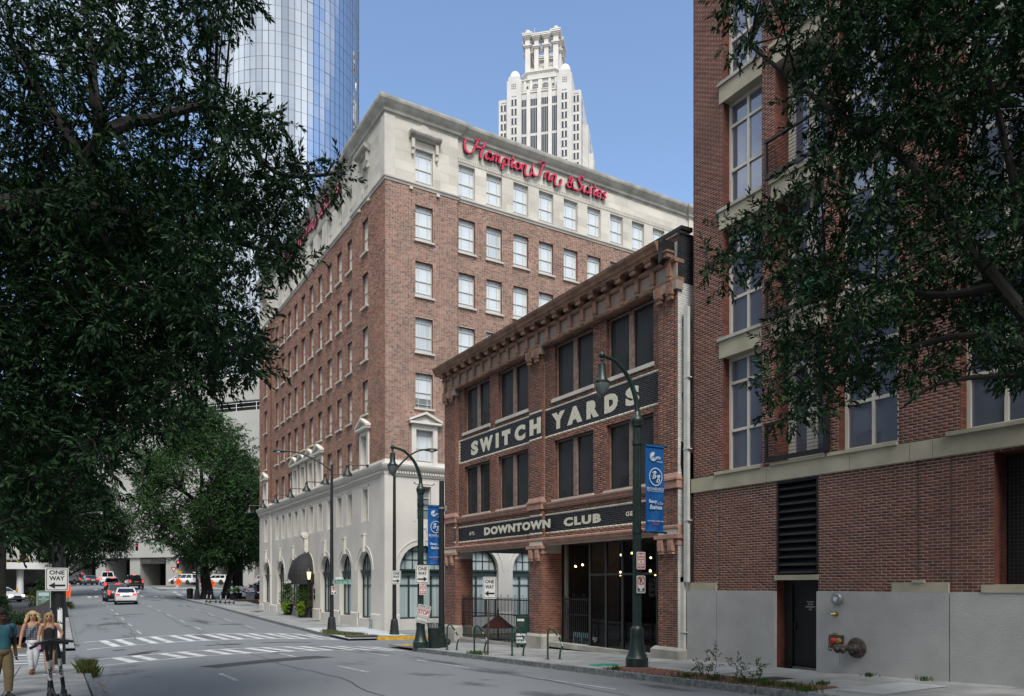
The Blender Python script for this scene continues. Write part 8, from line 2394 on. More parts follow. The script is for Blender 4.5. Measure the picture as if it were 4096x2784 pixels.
OAK_E = [   # x, y, z in decimetres, last: radius in cm x 10 + density in tenths
 82,78,47,264,72,66,75,194,93,85,89,304,88,82,55,244,72,67,41,224,93,86,50,224,96,84,116,284,89,78,104,404,94,84,95,414,85,76,85,234,97,84,91,404,89,80,83,244,87,76,49,308,86,72,100,334,
 74,62,73,254,101,87,93,334,88,75,55,244,78,65,46,358,98,82,56,358,76,63,26,234,80,65,88,344,82,66,89,274,87,71,89,354,105,84,102,424,94,76,90,304,94,76,88,304,99,80,59,408,85,69,49,298,
 79,65,43,358,90,73,46,338,95,77,40,274,100,80,40,408,99,79,37,304,107,87,37,304,74,61,24,184,104,84,29,358,91,70,98,304,85,65,88,264,108,83,104,404,106,83,97,384,92,71,81,394,92,71,78,394,
 80,62,62,194,110,84,66,418,98,75,48,378,84,65,40,348,89,70,38,278,86,65,30,338,101,78,34,388,83,64,23,268,102,76,112,234,105,77,109,328,103,77,105,404,95,70,95,388,85,63,82,288,90,67,85,314,
 89,66,79,358,90,68,78,314,110,80,90,358,100,74,80,328,99,74,75,338,97,73,70,204,102,75,69,244,104,77,69,388,80,59,51,298,98,73,59,388,108,81,62,328,107,80,57,348,101,74,49,368,88,66,42,348,
 93,68,37,388,99,73,36,388,104,77,33,418,88,65,26,338,112,82,31,234,115,81,111,428,112,78,105,428,87,62,80,278,114,82,102,358,107,76,93,408,84,60,71,318,85,60,68,318,98,70,77,398,90,64,69,338,
 98,69,69,338,101,72,63,298,98,69,55,318,94,65,51,288,113,79,58,338,88,63,42,298,106,74,47,438,101,71,43,378,105,75,40,358,93,65,32,378,114,80,37,388,93,66,28,338,89,61,90,328,87,58,82,288,
 109,75,102,388,113,78,102,358,94,63,76,278,117,80,90,378,99,68,74,298,101,69,72,388,104,71,70,308,113,77,75,418,100,67,52,298,90,60,41,358,107,74,48,388,84,56,34,268,102,69,39,398,86,58,31,288,
 107,71,36,338,100,68,32,388,103,69,30,234,111,72,112,358,103,66,98,298,102,66,91,378,117,77,103,388,118,78,100,458,94,62,78,338,87,57,70,268,117,75,89,348,95,62,72,338,96,63,67,338,95,63,64,298,
 113,74,72,378,115,74,71,358,85,54,47,328,84,55,45,318,116,75,46,418,110,69,109,388,119,75,112,338,107,68,96,388,94,57,80,318,90,56,72,348,122,77,96,458,117,73,87,358,118,73,86,408,90,55,60,308,
 91,56,59,268,108,68,67,408,98,62,60,358,117,73,65,358,117,74,59,398,89,55,40,338,99,61,41,298,96,59,34,348,114,71,37,388,110,68,32,244,118,70,113,368,88,52,82,298,92,55,81,268,110,66,90,338,
 94,57,76,358,90,54,70,268,95,56,68,278,118,71,81,348,124,74,82,438,126,75,82,458,117,69,71,388,117,69,64,338,125,75,65,348,112,68,56,408,102,61,48,368,89,53,38,288,103,61,40,298,108,66,40,338,
 102,61,36,348,94,55,28,298,127,74,123,294,119,68,109,418,94,53,84,278,94,54,80,248,125,73,100,368,113,64,86,308,114,65,84,338,90,52,66,278,94,53,66,298,114,66,77,418,117,66,76,388,124,70,78,328,
 120,69,67,318,122,69,65,368,96,55,49,338,94,54,43,278,110,62,47,298,128,73,48,378,106,60,32,318,122,71,36,348,129,70,121,304,110,60,96,398,127,70,108,448,112,60,92,348,91,51,72,258,125,69,95,328,
 101,55,74,358,118,65,85,408,124,68,84,428,98,53,65,318,96,53,62,308,125,67,76,358,129,72,78,428,132,72,74,428,107,59,57,378,98,53,51,348,122,66,60,438,108,59,49,388,118,64,51,338,129,70,48,368,
 120,67,42,358,126,68,36,264,124,65,112,378,94,49,82,308,110,58,94,328,105,55,86,308,113,59,89,338,134,70,102,448,119,62,89,408,93,49,66,338,129,67,83,338,94,50,59,308,123,65,74,368,108,56,63,288,
 106,56,58,278,133,70,67,418,134,71,65,378,98,52,45,298,98,50,43,348,132,69,55,388,114,60,44,388,116,60,43,358,129,67,45,348,125,65,41,318,118,61,35,254,132,66,116,458,119,59,99,368,134,68,111,348,
 136,69,109,388,105,53,82,358,104,53,78,358,122,60,88,398,102,51,72,338,111,56,73,298,96,48,61,268,130,66,81,388,122,61,67,388,108,55,51,378,107,53,38,278,115,57,39,348,99,49,31,338,119,58,103,398,
 114,56,97,358,115,56,96,368,100,48,80,308,136,66,107,368,117,56,87,288,106,51,76,268,125,59,85,308,117,57,73,408,115,55,68,378,121,58,64,408,108,52,55,358,111,54,54,288,105,50,48,278,140,67,56,408,
 132,64,44,438,138,66,42,368,112,54,31,204,106,50,29,234,119,54,104,254,132,61,109,418,99,46,81,328,103,46,80,318,114,53,88,358,103,48,72,278,106,49,71,288,134,62,72,428,141,64,71,438,102,47,48,298,
 105,48,46,268,101,46,42,248,109,50,43,358,119,54,45,358,118,54,42,328,105,49,33,328,105,48,29,278,119,55,32,358,138,61,119,274,107,47,90,268,106,46,83,338,138,61,108,388,134,58,101,428,109,48,81,328,
 126,55,88,408,121,53,84,368,139,61,92,398,112,49,73,358,139,62,87,398,109,49,67,318,114,50,66,318,113,49,62,368,126,56,64,328,138,62,68,418,144,63,69,458,108,48,49,358,130,56,55,418,139,61,56,388,
 144,64,56,448,128,57,44,418,136,60,42,408,120,53,36,378,129,56,35,308,108,48,28,298,128,54,107,274,106,45,87,278,143,59,114,438,142,60,110,458,120,51,91,348,117,49,84,368,118,50,83,288,140,58,93,408,
 103,44,68,318,137,58,86,418,141,59,85,448,120,50,71,288,120,50,66,328,118,50,63,328,106,44,48,278,141,59,60,408,130,55,52,368,116,48,43,308,136,56,44,428,126,53,34,398,112,48,29,318,126,50,99,308,
 111,44,85,298,122,50,90,308,121,49,85,328,120,48,82,278,132,54,89,378,116,47,75,278,132,54,82,318,126,50,72,338,120,49,67,348,109,44,55,258,111,44,55,268,139,57,66,428,129,52,59,338,127,51,53,388,
 144,58,54,438,114,46,41,268,133,54,43,408,128,51,38,308,122,48,33,378,128,52,31,308,106,42,83,328,122,47,93,358,125,48,92,318,130,50,90,348,109,42,74,268,107,42,70,318,123,48,77,278,107,41,65,308,
 108,42,61,338,115,44,62,358,129,49,67,398,126,49,63,308,114,43,55,298,134,51,61,368,134,52,58,418,138,52,56,408,124,48,43,388,132,52,43,368,125,48,38,338,109,43,30,278,125,49,32,318,117,43,86,328,
 110,40,79,288,120,43,84,278,144,53,98,418,122,44,79,278,133,50,86,318,123,45,77,358,142,53,83,378,114,42,62,328,123,45,63,368,112,41,57,278,116,42,53,348,144,52,63,318,124,46,51,298,117,43,47,268,
 114,42,43,288,125,46,45,358,133,49,44,408,109,40,34,308,130,48,35,328,120,44,29,328,114,40,88,318,113,40,82,258,127,45,90,378,133,46,78,378,137,48,78,398,121,43,63,338,134,47,66,368,145,52,65,378,
 145,51,56,408,123,44,44,288,112,39,32,268,121,43,34,278,125,44,29,278,
]
def clump_rows(q): return [(q[i] / 10, q[i + 1] / 10, q[i + 2] / 10, q[i + 3] // 10 / 100, q[i + 3] % 10 / 10) for i in range(0, len(q), 4)]
OAK_W, OAK_E = clump_rows(OAK_W), clump_rows(OAK_E)
LIMB_W = [[(0.31, 11.86, 5.46), (0.34, 11.84, 5.87), (0.47, 11.65, 6.15), (0.39, 11.69, 6.97), (0.41, 11.68, 7.31), (0.28, 11.99, 8.08)], [(0.47, 11.65, 6.15), (0.88, 11.86, 6.58), (1.16, 11.93, 6.74), (1.45, 11.99, 6.97), (2.13, 11.93, 7.2), (2.87, 11.83, 6.42), (3.93, 11.65, 6.64)], [(0.28, 11.76, 5.27), (0.74, 11.95, 4.55), (1.32, 12.07, 4.02), (2.01, 12.12, 3.86), (2.75, 12.13, 3.25)], [(0.19, 11.7, 5.15), (0.97, 11.58, 5.16), (1.95, 11.57, 5.08), (2.82, 11.62, 5.08)], [(0.31, 11.86, 5.87), (-0.17, 12.38, 6.83), (-0.54, 12.96, 7.74)], [(0.04, 11.67, 4.83), (0.19, 11.93, 3.59), (0.56, 12.06, 2.63), (0.2, 12.28, 1.57), (-0.26, 12.44, 0.67)]]
LIMB_E = [[(11.17, 4.45, 2.71), (10.56, 5.06, 3.94), (10.37, 5.4, 4.63), (10.01, 6.09, 6.0), (9.56, 6.95, 7.01), (9.02, 7.86, 8.25)], [(10.56, 5.06, 3.94), (10.11, 5.79, 3.97), (9.47, 6.88, 4.64), (8.86, 7.96, 5.01)], [(11.03, 4.54, 2.77), (10.49, 5.33, 3.35), (9.81, 6.33, 3.17), (9.4, 7.04, 2.85)], [(10.89, 4.62, 3.35), (10.81, 5.02, 5.44), (10.84, 5.35, 6.97), (10.71, 5.78, 8.58)], [(11.17, 4.45, 2.71), (10.1, 5.45, 2.72), (9.82, 5.97, 2.4)]]
def leaf_mat(name, stops, trans=.22, rough=.42):
    m, nt, b = new_mat(name); N, L = nt.nodes, nt.links
    geo = N.new('ShaderNodeNewGeometry'); rp = N.new('ShaderNodeValToRGB'); els = rp.color_ramp.elements
    for i, (p, c) in enumerate(stops):
        e = els[i] if i < 2 else els.new(p)
        e.position = p; e.color = (*c, 1)
    L.new(geo.outputs['Random Per Island'], rp.inputs['Fac']); L.new(rp.outputs['Color'], b.inputs['Base Color'])
    b.inputs['Roughness'].default_value = rough; b.inputs['Specular IOR Level'].default_value = .16
    t = N.new('ShaderNodeBsdfTranslucent'); L.new(rp.outputs['Color'], t.inputs['Color'])
    mx = N.new('ShaderNodeMixShader'); mx.inputs[0].default_value = trans
    out = N['Material Output'] if 'Material Output' in N else [n for n in N if n.type == 'OUTPUT_MATERIAL'][0]
    L.new(b.outputs[0], mx.inputs[1]); L.new(t.outputs[0], mx.inputs[2]); L.new(mx.outputs[0], out.inputs['Surface'])
    return m
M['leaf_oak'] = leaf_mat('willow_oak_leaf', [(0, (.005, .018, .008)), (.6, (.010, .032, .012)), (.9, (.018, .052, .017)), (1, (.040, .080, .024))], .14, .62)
M['leaf_mid'] = leaf_mat('oak_leaf', [(0, (.022, .055, .022)), (.6, (.04, .095, .032)), (1, (.075, .14, .04))], .2)
M['leaf_far'] = leaf_mat('dark_oak_leaf', [(0, (.015, .034, .018)), (.7, (.026, .058, .026)), (1, (.045, .085, .03))], .12)
M['leaf_shrub'] = leaf_mat('shrub_leaf', [(0, (.02, .05, .012)), (.7, (.045, .10, .025)), (1, (.09, .15, .03))], .2)
M['leaf_lime'] = leaf_mat('lime_leaf', [(0, (.16, .30, .02)), (1, (.28, .42, .04))], .25)
M['leaf_conifer'] = leaf_mat('conifer_needle', [(0, (.022, .05, .024)), (1, (.05, .09, .04))], .1)
M['leaf_red'] = leaf_mat('red_flower', [(0, (.25, .03, .03)), (.5, (.30, .08, .03)), (1, (.14, .02, .04))], .2)
M['grass'] = leaf_mat('grass_blade', [(0, (.06, .10, .025)), (.6, (.12, .15, .05)), (1, (.25, .22, .11))], .25)
M['weed'] = leaf_mat('weed_leaf', [(0, (.03, .075, .015)), (1, (.07, .13, .03))], .25)
M['bark'] = pm('bark', (.05, .043, .036), .95, .35, 6, .6, 18, stretch=(1, 1, .25))
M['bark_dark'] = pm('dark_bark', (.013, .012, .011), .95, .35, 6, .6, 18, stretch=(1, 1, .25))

def leaf_cloud(name, clumps, twigs, leaves, L, Wd, mat, parent, seed=1, twig_len=.30, droop=.25, shell=.45, origin=(0, 0, 0)):
    """clumps: rows x,y,z,r,density -> one mesh of leaf-sized blades set along twigs"""
    g = np.random.default_rng(seed)
    C = np.asarray(clumps, float)
    n_t = np.maximum(1, (twigs * C[:, 4]).astype(int))
    ci = np.repeat(np.arange(len(C)), n_t); T = len(ci)
    d = g.normal(size=(T, 3)); d /= np.linalg.norm(d, axis=1)[:, None]
    rad = g.uniform(0, 1, T) ** shell
    base = C[ci, :3] + d * (C[ci, 3] * rad)[:, None] * np.array([1.15, 1.15, .8])
    td = d + g.normal(size=(T, 3)) * .55; td[:, 2] -= droop; td /= np.linalg.norm(td, axis=1)[:, None]
    t = (np.arange(leaves) + .5) / leaves
    P = base[:, None, :] + td[:, None, :] * (t * twig_len)[None, :, None]
    P = P.reshape(-1, 3); n = len(P)
    ax = np.repeat(td, leaves, 0)
    rnd = g.normal(size=(n, 3)); perp = rnd - ax * np.sum(rnd * ax, 1)[:, None]; perp /= np.linalg.norm(perp, axis=1)[:, None]
    ang = np.tile(1.05 - .75 * t, T) + g.normal(size=n) * .15
    ld = ax * np.cos(ang)[:, None] + perp * np.sin(ang)[:, None]
    ld[:, 2] -= .12; ld /= np.linalg.norm(ld, axis=1)[:, None]
    rn2 = g.normal(size=(n, 3)) + np.array([0, 0, 1.4]); sd = np.cross(ld, rn2); sd /= np.linalg.norm(sd, axis=1)[:, None]
    nn = np.cross(sd, ld)
    Ls = L * g.uniform(.7, 1.15, n)[:, None]; Ws = Wd * g.uniform(.75, 1.15, n)[:, None]
    V = np.stack([P, P + ld * Ls * .5 + sd * Ws * .5 + nn * Ws * .12, P + ld * Ls - nn * Ls * .08, P + ld * Ls * .5 - sd * Ws * .5 + nn * Ws * .12], 1).reshape(-1, 3)
    V -= np.asarray(origin)
    F_ = (np.arange(n) * 4)[:, None] + np.array([0, 1, 2, 3])[None]
    me = np_mesh(name, V, F_, mat)
    o = part(name, me, None, parent, stuff=True)
    return base, td
def twig_mesh(name, base, td, ln, mat, parent, origin, every=3, r=.004):
    mb = MB()
    for b, d in list(zip(base, td))[::every]:
        b = Vector(b) - Vector(origin); d = Vector(d)
        mb.tube([b - d * ln * .5, b + d * ln * .9], [r, r * .5], 3, caps=False)
    part(name, mb, mat, parent, stuff=True)

def limbs(o, origin, lines, r0, mat, name='limb'):
    for i, l in enumerate(lines):
        pts = [Vector(p) - Vector(origin) for p in l]
        c = catmull([tuple(p) for p in pts], 5)
        r = r0[i] if isinstance(r0, (list, tuple)) else r0
        mb = MB(); mb.tube(c, [r * (1 - .78 * k / (len(c) - 1)) for k in range(len(c))], 8)
        part(name, mb, mat, o, smooth=True)
def connect(o, origin, clumps, lines, mat, every=2, r=.02):
    """thin boughs from the limbs to the leaf clumps"""
    P = [Vector(q) for l in lines for q in catmull([tuple(p) for p in l], 6)]
    mb = MB()
    for c in clumps[::every]:
        q = Vector(c[:3]); n = min(P, key=lambda p: (p - q).length)
        if (n - q).length > 3.2 or (n - q).length < .2: continue
        m = n.lerp(q, .5) + Vector((0, 0, .10 + .05 * (n - q).length))
        mb.tube([tuple(v - Vector(origin)) for v in (n, m, q)], [r, r * .7, r * .3], 4, caps=False)
    part('bough', mb, mat, o, stuff=True)

# large willow oak at left: trunk stands just outside the picture
ow = (-3.4, 10.2, gz(-3.4, 10.2))
t1 = thing('oak_tree', 'large dark willow oak hanging over the left sidewalk and street', 'tree', ow)
trunk_line = [(-3.4, 10.2, ow[2] - .1), (-3.3, 10.2, 0), (-2.6, 10.4, 2.4), (-1.2, 10.9, 4.2), tuple(LIMB_W[0][0])]
limbs(t1, ow, [trunk_line], .34, M['bark_dark'], 'trunk')
limbs(t1, ow, [[tuple(trunk_line[3])] + LIMB_W[0]] + LIMB_W[1:], [.13, .10, .09, .08, .07, .08], M['bark_dark'])
cw_ = OAK_W
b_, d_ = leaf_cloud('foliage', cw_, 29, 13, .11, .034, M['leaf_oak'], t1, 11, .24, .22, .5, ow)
twig_mesh('twig', b_, d_, .26, M['bark_dark'], t1, ow, 3)
connect(t1, ow, cw_, LIMB_W, M['bark_dark'], 2, .018)
oe = (13.0, 3.4, gz(13.0, 3.4))
t2 = thing('oak_tree', 'dark willow oak overhanging the brick apartment building at right', 'tree', oe)
limbs(t2, oe, [[(13.0, 3.4, oe[2] - .1), (12.9, 3.6, .3), (12.6, 4.0, 1.8), tuple(LIMB_E[0][0])]], .26, M['bark_dark'], 'trunk')
limbs(t2, oe, LIMB_E, [.11, .07, .07, .07, .05], M['bark_dark'])
ce_ = OAK_E
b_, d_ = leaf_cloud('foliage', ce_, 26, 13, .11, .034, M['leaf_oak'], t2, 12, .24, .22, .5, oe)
twig_mesh('twig', b_, d_, .26, M['bark_dark'], t2, oe, 3)
connect(t2, oe, ce_, LIMB_E, M['bark_dark'], 2, .016)

def big_tree(label, x, y, H, R, zlow, trunk_r, mat, seed, n=110, leaf=.24, twigs=36, lean=(0, 0), group=None, bark='bark', dens=1.0):
    z0 = gz(min(max(x, -20), 30), y); org = (x, y, z0)
    o = thing('oak_tree', label, 'tree', org, 0, group)
    r = random.Random(seed); cl = []
    zc, hz = z0 + (H + zlow) / 2, (H - zlow) / 2
    while len(cl) < n:
        v = Vector((r.gauss(0, 1), r.gauss(0, 1), r.gauss(0, 1))).normalized() * r.uniform(.35, 1.0) ** .6
        taper_ = 1 - .35 * max(0, v.z)
        rr = R * r.uniform(.10, .19)
        cl.append((x + lean[0] + v.x * R * taper_, y + lean[1] + v.y * R * taper_, zc + v.z * hz, rr, r.uniform(.6, 1.1) * dens))
    mb = MB(); mb.tube([(0, 0, -.1), (0, 0, .35), (.03, 0, 1.0), (lean[0] * .3, lean[1] * .3, zlow * .9), (lean[0] * .8, lean[1] * .8, H * .72)], [trunk_r * 1.7, trunk_r * 1.2, trunk_r, trunk_r * .8, trunk_r * .2], 12); part('trunk', mb, M[bark], o, smooth=True)
    top = [(x, y, z0 + zlow * .6), (x + lean[0] * .6, y + lean[1] * .6, z0 + H * .5), (x + lean[0] * .8, y + lean[1] * .8, z0 + H * .7)]
    lines = [top]
    for k in range(11):
        a = k * 2.4; zz = z0 + zlow * .8 + (H * .55 - zlow * .8) * k / 11
        lines.append([(x + lean[0] * .4, y + lean[1] * .4, zz), (x + lean[0] * .6 + math.cos(a) * R * .4, y + lean[1] * .6 + math.sin(a) * R * .4, zz + H * .10), (x + lean[0] + math.cos(a) * R * .85, y + lean[1] + math.sin(a) * R * .85, zz + H * .15)])
    limbs(o, org, lines[1:], trunk_r * .38, M[bark], 'limb')
    connect(o, org, cl, lines, M[bark], 1, trunk_r * .12)
    leaf_cloud('foliage', cl, twigs, 9, leaf, leaf * .5, mat, o, seed, leaf * 2.4, .1, .5, org)
    return o
big_tree('tall green oak with a thick dark trunk beside the hotel drive, larger of the pair', 14.3, 90, 22.0, 7.4, 3.4, .62, M['leaf_mid'], 21, 340, .25, 44, (-.8, 0), bark='bark_dark')
big_tree('oak with the slimmer trunk just right of the thick trunk by the drive', 16.8, 92.5, 17.5, 5.6, 3.6, .42, M['leaf_mid'], 22, 200, .25, 44, (2.0, 1.0))
big_tree('dark green street tree overhanging the queue on the left kerb', -.1, 101, 14.5, 6.0, 3.0, .3, M['leaf_far'], 23, 260, .24, 44, (2.4, 1.5), bark='bark_dark')
big_tree('leafy tree standing behind the planter on the left forecourt', -3.6, 66, 15.0, 4.2, 6.2, .28, M['leaf_mid'], 24, 80, .2, 40, (.3, 0), bark='bark_dark')
big_tree('dark tree behind the white canopy at the far left', -4.5, 128, 22, 7.0, 6.5, .4, M['leaf_far'], 25, 120, .3, 44, bark='bark_dark')
big_tree('low dark tree between the garage front and the hotel end wall', 26.5, 112, 12.5, 5.0, 3.6, .3, M['leaf_far'], 26, 90, .25, 44, bark='bark_dark')

big_tree('unseen dark street tree added up the right sidewalk to shade the apartment front', 12.9, -7.5, 13, 6.0, 4.4, .3, M['leaf_far'], 27, 100, .24, 40, bark='bark_dark')  # out of view, added so its crown shades the brick apartment wall
big_tree('unseen dark street tree added up the left sidewalk to shade the near road', -3.2, -6.5, 13, 5.5, 4.4, .3, M['leaf_far'], 28, 90, .24, 40, bark='bark_dark')  # also behind the camera, added to cast shade on the foreground road
# shrubs, pots, weeds
def shrub(name, label, cat, x, y, z, parts_, mat, leaf, n, leaves=9, group=None, seed=1, pot=None, tw=None):
    o = thing(name, label, cat, (x, y, z), 0, group)
    leaf_cloud('foliage', [(x + a, y + b, z + c, r, 1.0) for a, b, c, r in parts_], n, leaves, leaf, leaf * .38, mat, o, seed, tw or leaf * 2, 0, .5, (x, y, z))
    mb = MB(); mb.tube([(0, 0, 0), (0, 0, parts_[0][2])], .03, 6); part('stem', mb, M['bark_dark'], o)
    return o
zs_ = gz(-2, 47) + .33
shrub('conifer_shrub', 'small pointed green conifer rising behind the blonde woman', 'shrub', -2.55, 47.2, zs_, [(0, 0, .25 + k * .16, .55 * (1 - k / 8.5)) for k in range(8)], M['leaf_conifer'], .09, 90, seed=31)
shrub('low_shrub', 'bushy dark green shrub in the planter left of the blonde woman', 'shrub', -1.75, 45.0, zs_, [(0, 0, .3, .5), (.45, .1, .25, .4), (-.45, 0, .3, .45), (-1.0, .2, .25, .45), (.1, -.4, .2, .4)], M['leaf_conifer'], .10, 150, seed=32)
shrub('low_shrub', 'low dark shrub at the left edge of the planter', 'shrub', -3.6, 45.4, zs_, [(0, 0, .3, .5), (.5, 0, .25, .4), (-.6, 0, .3, .5)], M['leaf_conifer'], .10, 150, seed=33)
shrub('hedge', 'yellow green hedge behind the green notice board', 'hedge', -.75, 67.5, gz(-1, 67.5), [(-.7, 0, .9, .6), (0, 0, .8, .6), (.45, .5, 1.0, .5), (-.5, .3, 1.5, .5), (-.2, .6, 2.1, .45), (.35, .8, .5, .5)], M['leaf_shrub'], .13, 130, seed=34)
def potted(label, x, y, k, seed):
    z = gz(x, y)
    o = thing('potted_shrub', label, 'planter', (x, y, z), 0, 'black pots beside the hotel entrance')
    mb = MB(); mb.lathe([(.30, 0), (.36, .3), (.45, .72), (.49, .74), (.49, .86), (.44, .86), (.42, .78)], 20); part('pot', mb, M['black_metal'], o, smooth=True)
    mb = MB(); mb.tube([(0, 0, .8), (0, 0, 1.9)], .03, 6); part('stem', mb, M['bark'], o)
    org = (x, y, z)
    leaf_cloud('foliage', [(x, y, z + 1.05 + i * .2, .62 * k * (1 - i / 9), 1) for i in range(8)], 70, 9, .11, .035, M['leaf_shrub'], o, seed, .22, -.1, .5, org)
    leaf_cloud('flowers', [(x + .42 * math.cos(a), y + .42 * math.sin(a), z + .92, .14, 1) for a in (2.4, 3.4, 4.4, 5.4, .8)], 16, 6, .07, .05, M['leaf_red'], o, seed + 1, .08, 0, .5, org)
    leaf_cloud('trailing_vine', [(x - .28, y - .42, z + .85, .2, 1), (x - .30, y - .46, z + .6, .18, 1), (x - .30, y - .47, z + .4, .15, .8), (x - .26, y - .42, z + .95, .2, 1)], 26, 7, .11, .085, M['leaf_lime'], o, seed + 2, .12, .4, .5, org)
potted('potted conifer with lime trailing vine right of the entrance, nearest the corner', 15.35, 55.0, 1.0, 41)
potted('potted conifer with lime trailing vine left of the entrance, farther along', 15.35, 59.2, .95, 44)
def eared(label, x, y, seed):
    z = gz(16, y); o = thing('potted_plant', label, 'potted plant', (x, y, z), 0, 'big-leaved plants by the hotel drive')
    mb = MB(); mb.lathe([(.34, 0), (.42, .6), (.48, .64), (.44, .66)], 14); part('pot', mb, M['black_metal'], o, smooth=True)
    r = random.Random(seed)
    for k in range(9):
        a = k * .7 + r.random(); h = r.uniform(.9, 1.7); rd = r.uniform(.25, .7); mb = MB()
        c_, s_ = math.cos(a), math.sin(a); b = Vector((c_ * rd, s_ * rd, h)); w_ = .24
        tip = b + Vector((c_ * .34, s_ * .34, -.3)); si = Vector((-s_, c_, 0)) * w_
        mb.poly([b, b + si * .9 + Vector((c_ * -.06, s_ * -.06, .05)), b + si * .8 + (tip - b) * .45, tip, b - si * .8 + (tip - b) * .45, b - si * .9 + Vector((c_ * -.06, s_ * -.06, .05))])
        mb.tube([(0, 0, .6), tuple(b * .6 + Vector((0, 0, .35))), tuple(b)], [.02, .015, .01], 5, 0)
        part('leaf', mb, M['leaf_shrub'], o)
for k, (x, y) in enumerate(((16.9, 88.6), (17.4, 90.4), (19.0, 90.0), (18.2, 92.4), (20.2, 93.5))):
    eared('big-leaved plant in a black pot by the hotel drive, ' + ('in front of the slim trunk', 'behind the scooters', 'behind the blue sign', 'in the middle row', 'farthest back')[k], x, y, 50 + k)
o = thing('conifer_shrub', 'bright green upright conifer at the end of the hotel wall', 'shrub', (22.6, 96, gz(16, 96)))
leaf_cloud('foliage', [(22.6, 96, gz(16, 96) + .5 + k * .4, .7 * (1 - k / 10), 1) for k in range(9)], 70, 9, .12, .05, M['leaf_shrub'], o, 60, .25, -.2, .5, (22.6, 96, gz(16, 96)))
mb = MB(); mb.plan([(16.6, 84.6), (20.5, 85.4), (21.5, 94), (16.6, 96)], gz(16, 90) - .6, gz(16, 88) + .06); o = part('planting_bed', mb, bpy.data.materials['mulch']); o['kind'] = 'structure'
mb = MB()
for i in range(8):
    a0 = i / 8 * 1.6 - .3; x = 19.2 + 1.0 * math.sin(a0); y = 84.6 + 1.0 - 1.0 * math.cos(a0); mb.box(x - .12, x + .12, y - .12, y + .12, gz(16, 85) - .1, gz(16, 85) + .16)
tag(part('yellow_kerb_end', mb, M['yellow']), 'yellow painted kerb end under the blue hotel sign', 'kerb')
def blades(name, label, pts, n, h, mat, seed, spread=.16, w=.008, thing_=True, cat='grass'):
    g = np.random.default_rng(seed); P = np.array([pts[i % len(pts)] for i in range(n)], float)
    a = g.uniform(0, 6.283, n); rr = g.normal(0, spread, n)
    x, y = P[:, 0] + rr * np.cos(a), P[:, 1] + rr * np.sin(a)
    z = np.array([gz(u, v) for u, v in zip(x, y)])
    H = h * g.uniform(.4, 1.1, n); lean = H * g.uniform(.1, .7, n); d = g.uniform(0, 6.283, n)
    B = np.stack([x, y, z - .01], 1); sv = np.stack([-np.sin(d), np.cos(d), np.zeros(n)], 1) * w
    mid = B + np.stack([np.cos(d) * lean * .35, np.sin(d) * lean * .35, H * .6], 1); tip = B + np.stack([np.cos(d) * lean, np.sin(d) * lean, H], 1)
    V_ = np.stack([B - sv, B + sv, mid + sv * .8, tip, mid - sv * .8], 1).reshape(-1, 3)
    i = (np.arange(n) * 5)[:, None]
    me = bpy.data.meshes.new(name); me.from_pydata(V_.tolist(), [], (i + np.array([0, 1, 2, 3, 4])).tolist()); me.materials.append(mat)
    o = part(name, me, None); o['kind'] = 'stuff'; o['label'] = label; o['category'] = cat
    return o
blades('grass_tuft', 'tuft of dry green grass growing at the left kerb corner', [(.68, 23.6), (.72, 23.3), (.66, 23.9)], 2000, .36, M['grass'], 70, .1, .004)
blades('grass_tuft', 'small tuft of grass at the far left kerb', [(.68, 71.5), (.7, 72)], 250, .5, M['grass'], 71, .2, .012)
blades('weeds', 'green weeds growing behind the granite kerb at lower right', [(12.35, 12.6), (12.4, 11.8), (12.4, 11.0), (12.4, 10.4), (12.5, 9.9), (12.2, 9.3)], 700, .15, M['weed'], 72, .2, .008)
blades('weeds', 'strip of grass and weeds along the hotel corner kerb', [(12.25 + 3.4 * (1 - math.cos(t)) * .55, 39.4 - 3.2 * math.sin(t)) for t in [k * .075 for k in range(15)]], 2600, .22, M['grass'], 73, .17, .006)
blades('weeds', 'small weeds along the kerb before the club building', [(12.3, 27.6), (12.25, 26.9), (12.2, 22.3), (12.2, 22.7), (12.2, 15.0)], 380, .16, M['weed'], 74, .12, .01)
blades('weeds', 'tiny green weeds at the foot of the concrete base', [(15.6, 10.2), (15.7, 9.0), (13.4, 9.8)], 160, .12, M['weed'], 76, .1, .01)
o = thing('sapling', 'leggy leafy weed stems standing behind the kerb at lower right', 'weed', (12.9, 12.3, gz(12.9, 12.3)))
org = (12.9, 12.3, gz(12.9, 12.3))
for (dx, dy, h) in ((0, 0, .6), (.05, -.7, .42), (.1, -1.2, .36), (-.1, .3, .3)):
    mb = MB(); mb.tube([(dx, dy, 0), (dx + .05, dy - .05, h * .6), (dx, dy + .03, h)], [.008, .006, .003], 5); part('stem', mb, M['bark'], o)
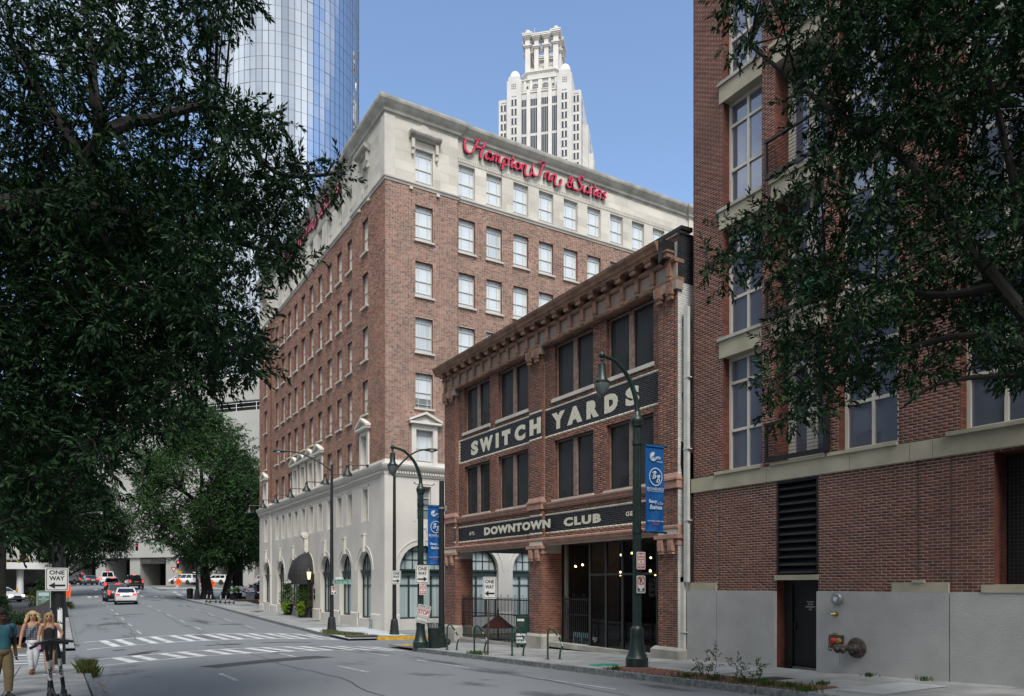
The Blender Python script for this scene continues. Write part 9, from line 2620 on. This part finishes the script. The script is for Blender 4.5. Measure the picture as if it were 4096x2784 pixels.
leaf_cloud('foliage', [(org[0] + dx, org[1] + dy, org[2] + h * f, .12, 1) for dx, dy, h in ((0, 0, .6), (.05, -.7, .42), (.1, -1.2, .36), (-.1, .3, .3)) for f in (.3, .55, .8, 1.0)], 7, 6, .06, .035, M['weed'], o, 75, .14, 0, .5, org)
# dead leaves in the gutters
g = np.random.default_rng(80); n = 1500
yy = g.uniform(5, 29, n); xx = 11.9 - np.abs(g.normal(0, .14, n)); sel = g.random(n) < .22
xx = np.where(sel, .82 + np.abs(g.normal(0, .12, n)), xx); yy = np.where(sel, g.uniform(12, 26, n), yy)
a = g.uniform(0, 6.28, n); s = g.uniform(.015, .04, n)
zz = np.array([roadz(u, v) for u, v in zip(xx, yy)]) + .006
V_ = np.stack([np.stack([xx + np.cos(a + k) * s * q, yy + np.sin(a + k) * s * q, zz + g.uniform(0, .012, n)], 1) for k, q in ((0, 1), (1.57, .4), (3.14, 1), (4.71, .4))], 1).reshape(-1, 3)
me = np_mesh('leaf_litter', V_, (np.arange(n) * 4)[:, None] + np.arange(4)[None], leaf_mat('dead_leaf', [(0, (.16, .10, .05)), (.6, (.25, .18, .09)), (1, (.08, .05, .03))], 0, .9))
o = part('leaf_litter', me, None); o['kind'] = 'stuff'; o['label'] = 'dry fallen leaves gathered in the road gutters'; o['category'] = 'leaves'
# pleated green fabric on the second balcony
o = thing('folded_awning', 'green pleated fabric leaning on the second balcony behind the railing', 'fabric', (16.12, 16 - 3.85, 7.05), D2R(-90))
mb = MB(); n = 22
for i in range(n):
    x0, x1 = -.42 + i * .84 / n, -.42 + (i + 1) * .84 / n; y0, y1 = (.0, .05) if i % 2 else (.05, .0)
    t0, t1 = .62 + .25 * i / n, .62 + .25 * (i + 1) / n; b0, b1 = .12 + .1 * (i % 2), .12 + .1 * ((i + 1) % 2)
    mb.poly([(x0, y0, b0), (x1, y1, b1), (x1, y1 + .1, t1), (x0, y0 + .1, t0)])
part('cloth', mb, pm('green_fabric', (.0, .22, .12), .7, .1), o)
mb = MB(); mb.tube([(.45, .08, 0), (.42, .12, .95)], .02, 6); mb.ball((.42, .1, .8), (.09, .04, .13), 8, 5); part('white_knot', mb, M['white_paint'], o)
